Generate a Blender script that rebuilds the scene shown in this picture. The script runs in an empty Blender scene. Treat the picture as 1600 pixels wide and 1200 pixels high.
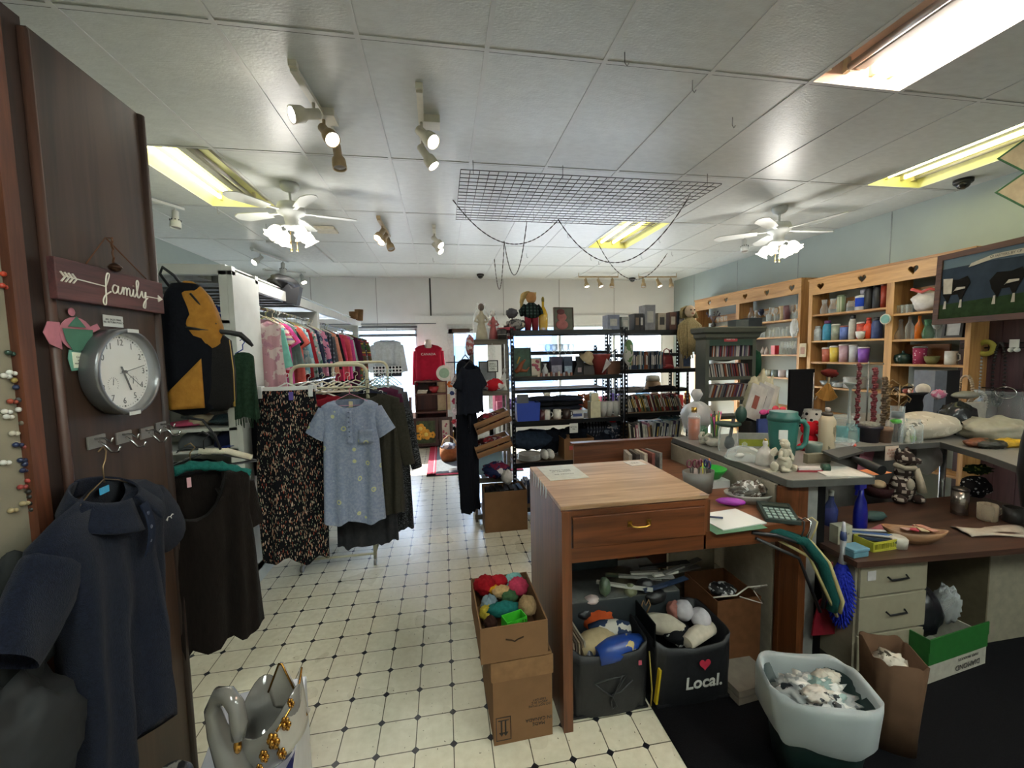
import bpy, bmesh, math, random
from mathutils import Vector, Matrix, noise as mnoise
PI = math.pi
V = Vector
C = bpy.context.scene.collection
sc = bpy.context.scene
random.seed(7)
# ------------------------------------------------------------------ camera (a 14 mm wide angle held at 1.74 m)
FPX, CH, CEIL = 641.7, 1.737, 3.231
yaw, pit, rol = .1658, -.075, -.0197
FW = V((math.sin(yaw)*math.cos(pit), math.cos(yaw)*math.cos(pit), math.sin(pit)))
r0 = V((math.cos(yaw), -math.sin(yaw), 0)); u0 = r0.cross(FW)
RT = r0*math.cos(rol)+u0*math.sin(rol); UP = -r0*math.sin(rol)+u0*math.cos(rol)
cam = bpy.data.cameras.new('camera'); camo = bpy.data.objects.new('camera', cam); C.objects.link(camo)
cam.sensor_width = 36; cam.lens = FPX/1600*36; cam.clip_start = .05; cam.clip_end = 200
camo.matrix_world = Matrix(((RT.x, UP.x, -FW.x, 0), (RT.y, UP.y, -FW.y, 0), (RT.z, UP.z, -FW.z, CH), (0, 0, 0, 1)))
sc.camera = camo
# ------------------------------------------------------------------ view, world, sun
sc.view_settings.view_transform = 'Standard'; sc.view_settings.look = 'None'
sc.view_settings.gamma = 1; sc.view_settings.use_curve_mapping = False
sc.view_settings.exposure = EXPOSURE = 2.05
w = bpy.data.worlds.new('world'); sc.world = w; w.use_nodes = True
nt = w.node_tree; bg = nt.nodes['Background']
sky = nt.nodes.new('ShaderNodeTexSky'); sky.sky_type = 'NISHITA'; sky.sun_disc = False
sky.sun_elevation = math.radians(36); sky.sun_rotation = math.radians(-38)
nt.links.new(sky.outputs[0], bg.inputs[0]); bg.inputs[1].default_value = .8
sun = bpy.data.lights.new('sun', 'SUN'); sun.energy = 9; sun.angle = math.radians(.6); sun.color = (1, .95, .86)
so = bpy.data.objects.new('sun', sun); C.objects.link(so)
so.rotation_euler = V((.78, -1.42, -1.05)).to_track_quat('-Z', 'Y').to_euler()
def portal(x0, x1, z0, z1, y=8.44):
    l = bpy.data.lights.new('daylight', 'AREA'); l.shape = 'RECTANGLE'; l.size = x1-x0; l.size_y = z1-z0
    l.cycles.is_portal = True
    o = bpy.data.objects.new('daylight', l); C.objects.link(o); o.location = ((x0+x1)/2, y, (z0+z1)/2); o.rotation_euler = (PI/2, 0, PI)
    o.rotation_euler = V((0, -1, 0)).to_track_quat('-Z', 'Y').to_euler()
    return o
# ------------------------------------------------------------------ helpers
def ray(px, py): return FW+RT*((px-800)/FPX)-UP*((py-600)/FPX)
def at(px, py, X=None, Y=None, Z=None):
    """pixel of the 1600x1200 photo -> the point where its sight line meets a plane of the room"""
    d = ray(px, py); t = X/d.x if X is not None else Y/d.y if Y is not None else (Z-CH)/d.z
    return V((0, 0, CH))+d*t
def kpx(p): return (p-V((0, 0, CH))).dot(FW)/FPX     # metres per pixel at a point
def lin(h):
    if not isinstance(h, str): return tuple(h)+(1,) if len(h) == 3 else h
    c = [int(h[i:i+2], 16)/255 for i in (0, 2, 4)]
    return tuple((x/12.92 if x <= .04045 else ((x+.055)/1.055)**2.4) for x in c)+(1,)
MC = {}
def mat(hx, rough=.6, metal=0, var=.12, vs=25, bump=0, bs=80, trans=0, coat=0, emit=0, sheen=0, name=None, stretch=None):
    """procedural material: a colour broken up by noise, optional bump"""
    key = (hx, rough, metal, var, vs, bump, bs, trans, coat, emit, sheen, stretch)
    if key in MC: return MC[key]
    m = bpy.data.materials.new(name or 'm_'+(hx if isinstance(hx, str) else 'x')); m.use_nodes = True; MC[key] = m
    n = m.node_tree; b = n.nodes['Principled BSDF']; c = lin(hx)
    b.inputs['Roughness'].default_value = rough; b.inputs['Metallic'].default_value = metal
    if rough >= .8 and not metal: b.inputs['Specular IOR Level'].default_value = .12
    if trans: b.inputs['Transmission Weight'].default_value = trans; b.inputs['IOR'].default_value = 1.4
    if coat: b.inputs['Coat Weight'].default_value = coat; b.inputs['Coat Roughness'].default_value = .08
    if sheen: b.inputs['Sheen Weight'].default_value = sheen; b.inputs['Sheen Roughness'].default_value = .5
    if emit: b.inputs['Emission Color'].default_value = c; b.inputs['Emission Strength'].default_value = emit
    tc = n.nodes.new('ShaderNodeTexCoord'); src = tc.outputs['Object']
    if stretch:
        mp = n.nodes.new('ShaderNodeMapping'); mp.inputs['Scale'].default_value = stretch; n.links.new(src, mp.inputs[0]); src = mp.outputs[0]
    if var:
        t = n.nodes.new('ShaderNodeTexNoise'); t.inputs['Scale'].default_value = vs; t.inputs['Detail'].default_value = 4
        n.links.new(src, t.inputs['Vector']); r = n.nodes.new('ShaderNodeValToRGB')
        r.color_ramp.elements[0].position = .3; r.color_ramp.elements[1].position = .7
        r.color_ramp.elements[0].color = tuple(x*(1-var) for x in c[:3])+(1,)
        r.color_ramp.elements[1].color = tuple(min(1, x*(1+var)) for x in c[:3])+(1,)
        n.links.new(t.outputs['Fac'], r.inputs[0]); n.links.new(r.outputs[0], b.inputs['Base Color'])
    else: b.inputs['Base Color'].default_value = c
    if bump:
        t = n.nodes.new('ShaderNodeTexNoise'); t.inputs['Scale'].default_value = bs; t.inputs['Detail'].default_value = 5
        n.links.new(src, t.inputs['Vector']); bp = n.nodes.new('ShaderNodeBump'); bp.inputs['Strength'].default_value = bump
        bp.inputs['Distance'].default_value = .004; n.links.new(t.outputs['Fac'], bp.inputs['Height']); n.links.new(bp.outputs[0], b.inputs['Normal'])
    return m
def wood(c1, c2, ax='z', sc_=1, rough=.42, name=None):
    key = ('wood', c1, c2, ax, sc_, rough)
    if key in MC: return MC[key]
    m = bpy.data.materials.new(name or 'wood'); m.use_nodes = True; MC[key] = m; n = m.node_tree; b = n.nodes['Principled BSDF']
    b.inputs['Roughness'].default_value = rough
    tc = n.nodes.new('ShaderNodeTexCoord'); mp = n.nodes.new('ShaderNodeMapping'); s = {'x': (1.1, 17, 17), 'y': (17, 1.1, 17), 'z': (17, 17, 1.1)}[ax]
    mp.inputs['Scale'].default_value = tuple(q*sc_ for q in s); n.links.new(tc.outputs['Object'], mp.inputs[0])
    t = n.nodes.new('ShaderNodeTexNoise'); t.inputs['Scale'].default_value = 1; t.inputs['Detail'].default_value = 3; t.inputs['Distortion'].default_value = 1.4
    t2 = n.nodes.new('ShaderNodeTexNoise'); t2.inputs['Scale'].default_value = 9; t2.inputs['Detail'].default_value = 5
    n.links.new(mp.outputs[0], t.inputs['Vector']); n.links.new(mp.outputs[0], t2.inputs['Vector'])
    a = n.nodes.new('ShaderNodeMath'); a.operation = 'MULTIPLY_ADD'; a.inputs[1].default_value = .35
    n.links.new(t2.outputs['Fac'], a.inputs[0]); n.links.new(t.outputs['Fac'], a.inputs[2])
    r = n.nodes.new('ShaderNodeValToRGB'); e = r.color_ramp.elements; e[0].position = .48; e[1].position = .84; e[0].color = lin(c1); e[1].color = lin(c2)
    n.links.new(a.outputs[0], r.inputs[0]); n.links.new(r.outputs[0], b.inputs['Base Color'])
    return m
def nodes(name, rough=.6):
    m = bpy.data.materials.new(name); m.use_nodes = True; n = m.node_tree; b = n.nodes['Principled BSDF']; b.inputs['Roughness'].default_value = rough
    if rough >= .8: b.inputs['Specular IOR Level'].default_value = .12
    tc = n.nodes.new('ShaderNodeTexCoord')
    return m, n, b, tc.outputs['Object']
def mth(n, op, a, b=None, c=None):
    x = n.nodes.new('ShaderNodeMath'); x.operation = op
    for i, q in enumerate((a, b, c)):
        if q is None: continue
        if isinstance(q, (int, float)): x.inputs[i].default_value = q
        else: n.links.new(q, x.inputs[i])
    return x.outputs[0]
def mixc(n, f, a, b):
    x = n.nodes.new('ShaderNodeMix'); x.data_type = 'RGBA'
    for i, q in ((0, f), (6, a), (7, b)):
        if isinstance(q, (int, float)): x.inputs[i].default_value = q
        elif isinstance(q, (tuple, str)): x.inputs[i].default_value = lin(q)
        else: n.links.new(q, x.inputs[i])
    return x.outputs[2]
def pat(name, base, layers, rough=.8):
    """cloth print: base colour with layers ('dot', col, scale, r[, stretch]) ('noise', col, scale, threshold[, stretch]) ('stripe', col, scale, frac, axis)"""
    m, n, b, co = nodes(name, rough); col = base
    for L in layers:
        kind, c, s, th = L[:4]; st = L[4] if len(L) > 4 else None
        if kind == 'stripe':
            sp = n.nodes.new('ShaderNodeSeparateXYZ'); n.links.new(co, sp.inputs[0])
            f = mth(n, 'LESS_THAN', mth(n, 'FRACT', mth(n, 'MULTIPLY', sp.outputs[st or 'Z'], s)), th)
        else:
            mp = n.nodes.new('ShaderNodeMapping'); mp.inputs['Scale'].default_value = st or (1, 1, 1); n.links.new(co, mp.inputs[0])
            mp.inputs['Location'].default_value = (len(n.nodes)*.37, .2, .1)
            if kind == 'noise':
                t = n.nodes.new('ShaderNodeTexNoise'); t.inputs['Scale'].default_value = s; t.inputs['Detail'].default_value = 3
                n.links.new(mp.outputs[0], t.inputs['Vector']); f = mth(n, 'GREATER_THAN', t.outputs['Fac'], th)
            else:
                t = n.nodes.new('ShaderNodeTexVoronoi'); t.inputs['Scale'].default_value = s
                if len(L) > 5: t.inputs['Randomness'].default_value = L[5]
                n.links.new(mp.outputs[0], t.inputs['Vector']); f = mth(n, 'LESS_THAN', t.outputs['Distance'], th)
                if kind == 'ring': f = mth(n, 'SUBTRACT', f, mth(n, 'LESS_THAN', t.outputs['Distance'], th*.55))
        col = mixc(n, f, col, c)
    if isinstance(col, str): b.inputs['Base Color'].default_value = lin(col)
    else: n.links.new(col, b.inputs['Base Color'])
    return m
def thin(name, hx, alpha=.12, rough=.03):
    """clear glass or film: mostly see-through, glossy at grazing angles"""
    key = ('thin', hx, alpha, rough)
    if key in MC: return MC[key]
    m = bpy.data.materials.new(name); m.use_nodes = True; MC[key] = m; n = m.node_tree; n.nodes.clear(); out = n.nodes.new('ShaderNodeOutputMaterial')
    tr = n.nodes.new('ShaderNodeBsdfTransparent'); pb = n.nodes.new('ShaderNodeBsdfPrincipled'); mx = n.nodes.new('ShaderNodeMixShader')
    pb.inputs['Base Color'].default_value = lin(hx); pb.inputs['Roughness'].default_value = rough
    lw = n.nodes.new('ShaderNodeLayerWeight'); lw.inputs[0].default_value = .35
    f = mth(n, 'ADD', mth(n, 'MULTIPLY', lw.outputs['Facing'], .55), alpha)
    n.links.new(f, mx.inputs[0]); n.links.new(tr.outputs[0], mx.inputs[1]); n.links.new(pb.outputs[0], mx.inputs[2]); n.links.new(mx.outputs[0], out.inputs[0])
    return m
class B:
    """collects shapes and links them as one mesh object"""
    def __init__(s, *mats): s.bm = bmesh.new(); s.mats = [m for m in mats]; s.m = 0; s.xf = Matrix.Identity(4)
    def use(s, m):
        if m not in s.mats: s.mats.append(m)
        s.m = s.mats.index(m); return s
    def vs(s, pts): return [s.bm.verts.new(s.xf @ V(p)) for p in pts]
    def f(s, vs, sm=False):
        try: q = s.bm.faces.new(vs)
        except ValueError: return
        q.material_index = s.m; q.smooth = sm; return q
    def box(s, x0, x1, y0, y1, z0, z1):
        v = s.vs([(x, y, z) for z in (z0, z1) for x, y in ((x0, y0), (x1, y0), (x1, y1), (x0, y1))])
        for q in ((3, 2, 1, 0), (4, 5, 6, 7), (0, 1, 5, 4), (1, 2, 6, 5), (2, 3, 7, 6), (3, 0, 4, 7)): s.f([v[i] for i in q])
        return s
    def bar(s, p, q, a, b=None, up=(0, 0, 1)):
        """a rectangular bar from p to q, a wide and b thick"""
        p, q = V(p), V(q); b = b or a; d = (q-p).normalized(); u = V(up)
        if abs(d.dot(u)) > .98: u = V((0, 1, 0))
        r = d.cross(u).normalized()*a/2; t = r.cross(d).normalized()*b/2
        v = s.vs([p-r-t, p+r-t, p+r+t, p-r+t, q-r-t, q+r-t, q+r+t, q-r+t])
        for k in ((0, 1, 2, 3), (7, 6, 5, 4), (0, 4, 5, 1), (1, 5, 6, 2), (2, 6, 7, 3), (3, 7, 4, 0)): s.f([v[i] for i in k])
        return s
    def loft(s, rings, closed=True, cap=True, sm=True):
        R = [s.vs(r) for r in rings]; n = len(R[0])
        for a, b in zip(R, R[1:]):
            for i in range(n if closed else n-1): s.f([a[i], a[(i+1) % n], b[(i+1) % n], b[i]], sm)
        if cap and closed: s.f(R[0][::-1]); s.f(R[-1])
        return s
    def lathe(s, prof, c=(0, 0, 0), seg=16, cap=True, sy=1, sm=True):
        c = V(c)
        s.loft([[c+V((r*math.cos(2*PI*i/seg), sy*r*math.sin(2*PI*i/seg), z)) for i in range(seg)] for r, z in [(max(r, .0005), z) for r, z in prof]], True, cap, sm); return s
    def tube(s, pts, r, seg=8, cap=True, closed=False):
        pts = [V(p) for p in pts]; n = len(pts); rr = r if isinstance(r, (list, tuple)) else [r]*n; rings = []; pn = None
        for i, p in enumerate(pts):
            d = (pts[min(i+1, n-1)]-pts[max(i-1, 0)])
            if closed: d = pts[(i+1) % n]-pts[i-1]
            d = d.normalized() if d.length > 1e-9 else V((0, 0, 1))
            if pn is None:
                pn = d.cross(V((0, 0, 1)) if abs(d.z) < .9 else V((0, 1, 0))).normalized()
            pn = (pn-d*pn.dot(d)).normalized(); bn = d.cross(pn)
            rings.append([p+pn*rr[i]*math.cos(2*PI*k/seg)+bn*rr[i]*math.sin(2*PI*k/seg) for k in range(seg)])
        if closed: rings.append(rings[0])
        s.loft(rings, True, cap and not closed); return s
    def cyl(s, p, q, r, seg=12): return s.tube([p, q], r, seg)
    def ball(s, c, r, seg=12, rings=8, bump=0, fr=6, seed=0):
        c = V(c); r = V(r) if isinstance(r, (tuple, list, Vector)) else V((r, r, r)); R = []
        for j in range(rings+1):
            t = PI*j/rings; t = min(max(t, .03), PI-.03); ring = []
            for i in range(seg):
                d = V((math.sin(t)*math.cos(2*PI*i/seg), math.sin(t)*math.sin(2*PI*i/seg), math.cos(t)))
                k = 1+(bump*mnoise.noise(d*fr*.4+V((seed, seed*.7, 0))) if bump else 0)
                ring.append(c+V((d.x*r.x, d.y*r.y, d.z*r.z))*k)
            R.append(ring)
        s.loft(R[::-1]); return s
    def prism(s, poly, t, org=(0, 0, 0), ux=(1, 0, 0), uy=(0, 0, 1)):
        """extrude a 2-D outline by t along ux x uy, centred"""
        o, ux, uy = V(org), V(ux), V(uy); n = ux.cross(uy).normalized()*t/2
        a = s.vs([o+ux*x+uy*y+n for x, y in poly]); b = s.vs([o+ux*x+uy*y-n for x, y in poly])
        s.f(a); s.f(b[::-1])
        for i in range(len(a)): s.f([a[i-1], b[i-1], b[i], a[i]])
        return s
    def grid(s, fn, nu, nv, sm=True, th=0):
        P = [[V(fn(i/nu, j/nv)) for i in range(nu+1)] for j in range(nv+1)]
        G = [s.vs(r) for r in P]
        for j in range(nv):
            for i in range(nu): s.f([G[j][i], G[j][i+1], G[j+1][i+1], G[j+1][i]], sm)
        if th:
            H = []
            for j in range(nv+1):
                row = []
                for i in range(nu+1):
                    a = P[j][min(i+1, nu)]-P[j][max(i-1, 0)]; b = P[min(j+1, nv)][i]-P[max(j-1, 0)][i]; nn = a.cross(b)
                    row.append(P[j][i]-(nn.normalized() if nn.length > 1e-12 else V((0, 0, 1)))*th)
                H.append(s.vs(row))
            for j in range(nv):
                for i in range(nu): s.f([H[j][i], H[j+1][i], H[j+1][i+1], H[j][i+1]], sm)
            for j in range(nv): s.f([G[j][0], G[j+1][0], H[j+1][0], H[j][0]]); s.f([G[j+1][nu], G[j][nu], H[j][nu], H[j+1][nu]])
            for i in range(nu): s.f([G[0][i+1], G[0][i], H[0][i], H[0][i+1]]); s.f([G[nv][i], G[nv][i+1], H[nv][i+1], H[nv][i]])
        return s
    def build(s, name, parent=None, loc=None, rz=0, bev=0, fix=True, rot=None):
        if fix: bmesh.ops.recalc_face_normals(s.bm, faces=s.bm.faces)
        me = bpy.data.meshes.new(name); s.bm.to_mesh(me); s.bm.free()
        for m in s.mats: me.materials.append(m)
        o = bpy.data.objects.new(name, me); C.objects.link(o); o.parent = parent
        if loc is not None: o.location = loc
        if rot: o.rotation_euler = rot
        elif rz: o.rotation_euler.z = rz
        if bev:
            md = o.modifiers.new('bevel', 'BEVEL'); md.width = bev; md.segments = 2; md.limit_method = 'ANGLE'; md.angle_limit = .6
        return o
def tag(o, label=None, cat=None, group=None, kind=None):
    if label: o['label'] = label
    if cat: o['category'] = cat
    if group: o['group'] = group
    if kind: o['kind'] = kind
    return o
def thing(name, label, cat, loc=(0, 0, 0), rz=0, group=None, rot=None):
    o = bpy.data.objects.new(name, None); C.objects.link(o); o.location = loc; o.rotation_euler = rot or (0, 0, rz); o.empty_display_size = .05
    return tag(o, label, cat, group)
def struct(o): o['kind'] = 'structure'; return o
def kids(o): return [c for c in bpy.data.objects if c.parent == o]
def dup(root, loc, rz=None, label=None, group=None, scale=None, rot=None):
    def cp(o, par):
        c = o.copy(); C.objects.link(c); c.parent = par
        for k in CH_OF.get(o.name) or kids(o): cp(k, c)
        return c
    r = cp(root, None); r.location = loc
    if rz is not None: r.rotation_euler = (0, 0, rz)
    if rot: r.rotation_euler = rot
    if label: r['label'] = label
    if group: r['group'] = group
    if scale: r.scale = scale if isinstance(scale, tuple) else (scale,)*3
    return r
CH_OF = {}
def text(body, size, parent, m, loc, rot=(PI/2, 0, 0), name='lettering', ext=.0015, bold=0, shear=0, align='CENTER', mirror=False):
    cu = bpy.data.curves.new(name, 'FONT'); cu.body = body; cu.size = size; cu.extrude = ext; cu.align_x = align; cu.align_y = 'CENTER'; cu.offset = bold; cu.shear = shear
    cu.resolution_u = 3
    t = bpy.data.objects.new('tmp', cu); C.objects.link(t); bpy.context.view_layer.update()
    me = bpy.data.meshes.new_from_object(t.evaluated_get(bpy.context.evaluated_depsgraph_get())); bpy.data.objects.remove(t)
    me.materials.clear(); me.materials.append(m); o = bpy.data.objects.new(name, me); C.objects.link(o); o.parent = parent; o.location = loc; o.rotation_euler = rot
    return o
RZX = PI/2          # local x turned onto world y
# ------------------------------------------------------------------ materials of the room
WHITE = mat('c9ccc8', .5, var=.04, vs=4); WPAINT = mat('c3c5c0', .45, var=.06, vs=9, bump=.15, bs=40)
WALLW = mat('96a19c', .62, var=.05, vs=2.2, bump=.1, bs=30); WALLG = mat('cfd0ce', .62, var=.05, vs=2)
BLACK = mat('08090a', .5, var=.2); BLKMET = mat('101113', .35, metal=.4, var=.1); CHROME = mat('b9b9b9', .2, metal=1, var=.03)
STEEL = mat('8d8c88', .3, metal=.9, var=.1); BRASS = mat('b08d45', .3, metal=1, var=.1); CREAM = mat('cfc5a8', .4, var=.05)
CARD = mat('74573d', .85, var=.07, vs=12); CARDD = mat('6f5238', .9, var=.1, vs=12)
OAK = wood('48260f', '68391c', 'x', rough=.4); OAKZ = wood('48260f', '6b3d20', 'z', rough=.4); OAKTOP = wood('84664a', 'ae8e6e', 'x', .9, rough=.38)
DARKW = wood('2c1a14', '50352a', 'z', .5, rough=.45); DARKW2 = wood('1d1411', '35241d', 'z', .6, rough=.5); REDW = wood('3f2015', '6a3c26', 'z', 1, rough=.5)
PINE = wood('8c6236', 'b88e58', 'y', .8, rough=.5); PINEZ = wood('8c6236', 'b48a55', 'z', .8, rough=.5)
LAM = mat('7c7972', .35, var=.08, vs=60); LAMEDGE = mat('4a4a47', .5, var=.1)
GLASS = thin('clear_glass', 'dfe9e8', .1); GLASSG = thin('green_glass', '5b8f6c', .3); GLASSB = thin('blue_glass', '6fa6a8', .25); AMBER = thin('amber_glass', 'c46a20', .72)
FILM = thin('plastic_film', 'd9dcdc', .3, .25); CLOUDY = thin('cloudy_plastic', 'cfd3d0', .55, .3)
# floor: cream vinyl tiles with little dark diamonds at the corners
m, n, b, co = nodes('vinyl_floor', .3)
sp = n.nodes.new('ShaderNodeSeparateXYZ'); n.links.new(co, sp.inputs[0])
def cell(o_, off): return mth(n, 'ABSOLUTE', mth(n, 'SUBTRACT', mth(n, 'FRACT', mth(n, 'ADD', mth(n, 'DIVIDE', mth(n, 'SUBTRACT', o_, off), .1671), 100.5)), .5))
ax, ay = cell(sp.outputs['X'], -.0055), cell(sp.outputs['Y'], 1.7366)
dia = mth(n, 'LESS_THAN', mth(n, 'ADD', ax, ay), .112); ln = mth(n, 'LESS_THAN', mth(n, 'MINIMUM', ax, ay), .014)
t = n.nodes.new('ShaderNodeTexNoise'); t.inputs['Scale'].default_value = 28; t.inputs['Detail'].default_value = 6; n.links.new(co, t.inputs['Vector'])
t2 = n.nodes.new('ShaderNodeTexNoise'); t2.inputs['Scale'].default_value = 2.2; n.links.new(co, t2.inputs['Vector'])
base = mixc(n, t.outputs['Fac'], 'c2bca4', 'e6e2d0'); base = mixc(n, mth(n, 'MULTIPLY', t2.outputs['Fac'], .5), base, 'bdb69c')
sc1 = n.nodes.new('ShaderNodeTexNoise'); sc1.inputs['Scale'].default_value = 60; n.links.new(co, sc1.inputs['Vector'])
base = mixc(n, mth(n, 'GREATER_THAN', sc1.outputs['Fac'], .72), base, '6d6656')
col = mixc(n, ln, base, '57503f'); col = mixc(n, dia, col, '14161c'); n.links.new(col, b.inputs['Base Color'])
rr = mth(n, 'MULTIPLY_ADD', t2.outputs['Fac'], .25, .18); n.links.new(rr, b.inputs['Roughness'])
FLOORM = m
X0, X1, Y0, Y1 = -3.4, 5.0, -2.9, 8.36
struct(B(FLOORM).box(X0-.15, X1+.15, Y0-.15, Y1+.2, -.1, 0).build('floor'))
CARPET = mat('0b0b0e', .95, var=.45, vs=160, bump=.6, bs=300)
struct(B(CARPET).box(.95, X1, Y0, 2.42, 0, .006).build('floor_carpet'))
# ceiling of 2x4 ft vinyl tiles, with the openings of the recessed lamps left out
CX, CY = -1.5669, 2.125
CTILE = mat('bcbfbb', .36, var=.06, vs=14, bump=.32, bs=55, stretch=(1, 2.2, 1)); TBAR = mat('bdbebb', .4, var=.03)
holes = {(6, -1), (6, -3), (9, 0), (-1, 1), (6, 2), (2, -3), (-2, -3), (9, -3)}
holes.add((0, 2)) if False else None
bc = B(CTILE)
for i in range(-4, 12):
    for j in range(-5, 6):
        if (i, j) in holes: continue
        a0, a1 = CX+.61*i, CX+.61*(i+1); c0, c1 = CY+1.22*j, CY+1.22*(j+1)
        a0, a1, c0, c1 = max(a0, X0-.1), min(a1, X1+.1), max(c0, Y0-.1), min(c1, Y1+.1)
        if a1 > a0 and c1 > c0: bc.box(a0, a1, c0, c1, CEIL, CEIL+.012)
ceil = struct(bc.build('ceiling'))
bt = B(TBAR)
for i in range(-3, 12):
    x = CX+.61*i
    if X0 < x < X1:
        bt.box(x-.012, x+.012, Y0, Y1, CEIL-.005, CEIL+.001)
for j in range(-4, 6):
    y = CY+1.22*j
    if Y0 < y < Y1: bt.box(X0, X1, y-.011, y+.011, CEIL-.004, CEIL+.001); bt.use(mat('3c3c3a', .8)).box(X0, X1, y+.011, y+.014, CEIL-.004, CEIL+.001).use(TBAR)
struct(bt.build('ceiling_trim'))
struct(B(mat('6d6d6b', .9)).box(X0-.1, X1+.1, Y0-.1, Y1+.1, CEIL+.4, CEIL+.45).build('roof_slab'))
# walls
struct(B(WALLW).box(X0-.12, X0, Y0-.1, Y1+.1, 0, CEIL+.4).build('wall_left'))
bw = B(WALLW).box(X1, X1+.12, Y0-.1, Y1+.1, 0, CEIL+.4); bw.use(mat('8f9594', .7))
for y in (7.6, 6.38, 5.16, 3.94, 2.72, 1.5): bw.box(X1-.004, X1, y-.004, y+.004, 2.0, CEIL)
struct(bw.build('wall_right'))
struct(B(WALLG).box(X0, X1, Y0-.12, Y0, 0, CEIL+.4).build('wall_rear'))
# shop front wall with its windows and the glazed door
WIN = [(-3.3, -.47, .55, 2.26), (1.25, 4.75, .62, 2.3)]; DOOR = (.13, 1.0, 0.02, 2.24)
bf = B(WALLG)
for x0, x1, z0, z1 in [(X0, X1, 2.32, CEIL+.4), (X0, WIN[0][0], 0, 2.32), (WIN[0][1], DOOR[0], 0, 2.32), (DOOR[1], WIN[1][0], 0, 2.32), (WIN[1][1], X1, 0, 2.32), (WIN[0][0], WIN[0][1], 0, WIN[0][2]), (WIN[1][0], WIN[1][1], 0, WIN[1][2]), (WIN[0][0], WIN[0][1], WIN[0][3], 2.32), (WIN[1][0], WIN[1][1], WIN[1][3], 2.32), (DOOR[0], DOOR[1], 2.24, 2.32)]:
    bf.box(x0, x1, Y1-.03, Y1+.14, z0, z1)
bf.use(mat('8c8c89', .7))
for x in (-2.4, -1.22, 1.25, 2.42, 3.62): bf.box(x-.005, x+.005, Y1-.034, Y1-.03, 2.32, CEIL)
bf.use(BLACK).box(-.215, -.185, Y1-.036, Y1-.03, 2.5, CEIL)
struct(bf.build('wall_front'))
struct(B(mat('cfd2cf', .45, var=.03)).box(-.5, 5.0, Y1-.06, Y1-.031, 2.33, 2.5).box(-.48, .1, Y1-.055, Y1-.031, 0, 2.33).build('trim_1'))
struct(B(mat('55585a', .6)).box(X0, -.47, Y1-.06, Y1-.031, 2.27, 2.31).build('trim_2'))
for k, (x0, x1, z0, z1) in enumerate(WIN):
    fr = B(mat('bfc4c4', .4)); f_ = .045
    fr.box(x0, x1, Y1-.02, Y1+.05, z0, z0+f_).box(x0, x1, Y1-.02, Y1+.05, z1-f_, z1).box(x0, x0+f_, Y1-.02, Y1+.05, z0, z1).box(x1-f_, x1, Y1-.02, Y1+.05, z0, z1)
    if k == 1: fr.box(2.4, 2.45, Y1-.02, Y1+.05, z0, z1).box(3.6, 3.65, Y1-.02, Y1+.05, z0, z1)
    else: fr.box(-1.9, -1.86, Y1-.02, Y1+.05, z0, z1)
    wf = struct(fr.build('window_%d' % (k+1)))
    B(GLASS).box(x0, x1, Y1+.015, Y1+.021, z0, z1).build('window_pane', wf)
    portal(x0, x1, z0, z1)
struct(B(mat('4b5052', .6)).box(X0+.05, -.48, Y1-.09, Y1-.06, 2.1, 2.155).build('trim_3'))
x0, x1, z0, z1 = DOOR; fr = B(mat('c6c9c7', .4))
fr.box(x0-.07, x0+.1, Y1-.05, Y1+.05, z0, z1).box(x1-.1, x1+.06, Y1-.05, Y1+.05, z0, z1).box(x0, x1, Y1-.05, Y1+.05, z1-.09, z1+.06).box(x0, x1, Y1-.05, Y1+.05, 0.005, .28)
dr = struct(fr.build('door_1')); B(GLASS).box(x0+.1, x1-.1, Y1, Y1+.006, .28, z1-.09).build('door_pane', dr)
B(mat('4a3a30', .6)).box(.2, .55, Y1-.12, Y1-.051, 2.17, 2.24).cyl((.5, Y1-.14, 2.2), (.62, Y1-.1, 2.22), .012).build('door_closer', dr)
B(STEEL).bar((x1-.06, Y1-.09, .95), (x1-.06, Y1-.09, 1.2), .02).build('door_handle', dr)
portal(x0, x1, z0+.3, z1)
# purple wall boards low on the right wall
PURP = wood('39262c', '4f373d', 'z', .5, rough=.5)
bp = B(PURP); y = 3.19
while y > Y0+.1:
    bp.box(4.9, 4.985, y-.148, y, 0, 2.25); y -= .152
bp.use(BLACK).box(4.93, 4.999, Y0, 3.19, 0, 2.24)
struct(bp.build('wall_panelling'))
# street seen through the glass
struct(B(mat('c9c9c4', .9, var=.1, vs=3)).box(-25, 25, 8.52, 45, -.2, -.1).build('street'))
def building(label, x0, x1, y, h, hx, win, name='building'):
    t = thing(name, label, 'building', ((x0+x1)/2, y, -.1)); W = x1-x0
    B(mat(hx, .8, var=.06, vs=2)).box(-W/2, W/2, 0, 5, 0, h).build('wall', t)
    B(mat('6b7378', .7)).box(-W/2-.15, W/2+.15, -.15, 5.1, h, h+.18).build('roof', t)
    for i in range(win):
        xx = -W/2+W*(i+.5)/win
        B(mat('5f6c78', .2)).box(xx-.5, xx+.5, -.05, -.01, 1.0, 2.3).use(WHITE).box(xx-.56, xx+.56, -.045, -.005, .92, 1.0).build('window', t)
    return t
building('pale stucco building across the street seen through the left window', -9, -.6, 22, 3.6, 'd3dde0', 4)
building('low blue sided building across the street beyond the glass door', .2, 6.5, 24, 4.6, '7c9cc6', 3)
building('cream building across the street behind the shelves', 7.2, 16, 22, 4.0, 'd8d2c4', 4)
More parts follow.
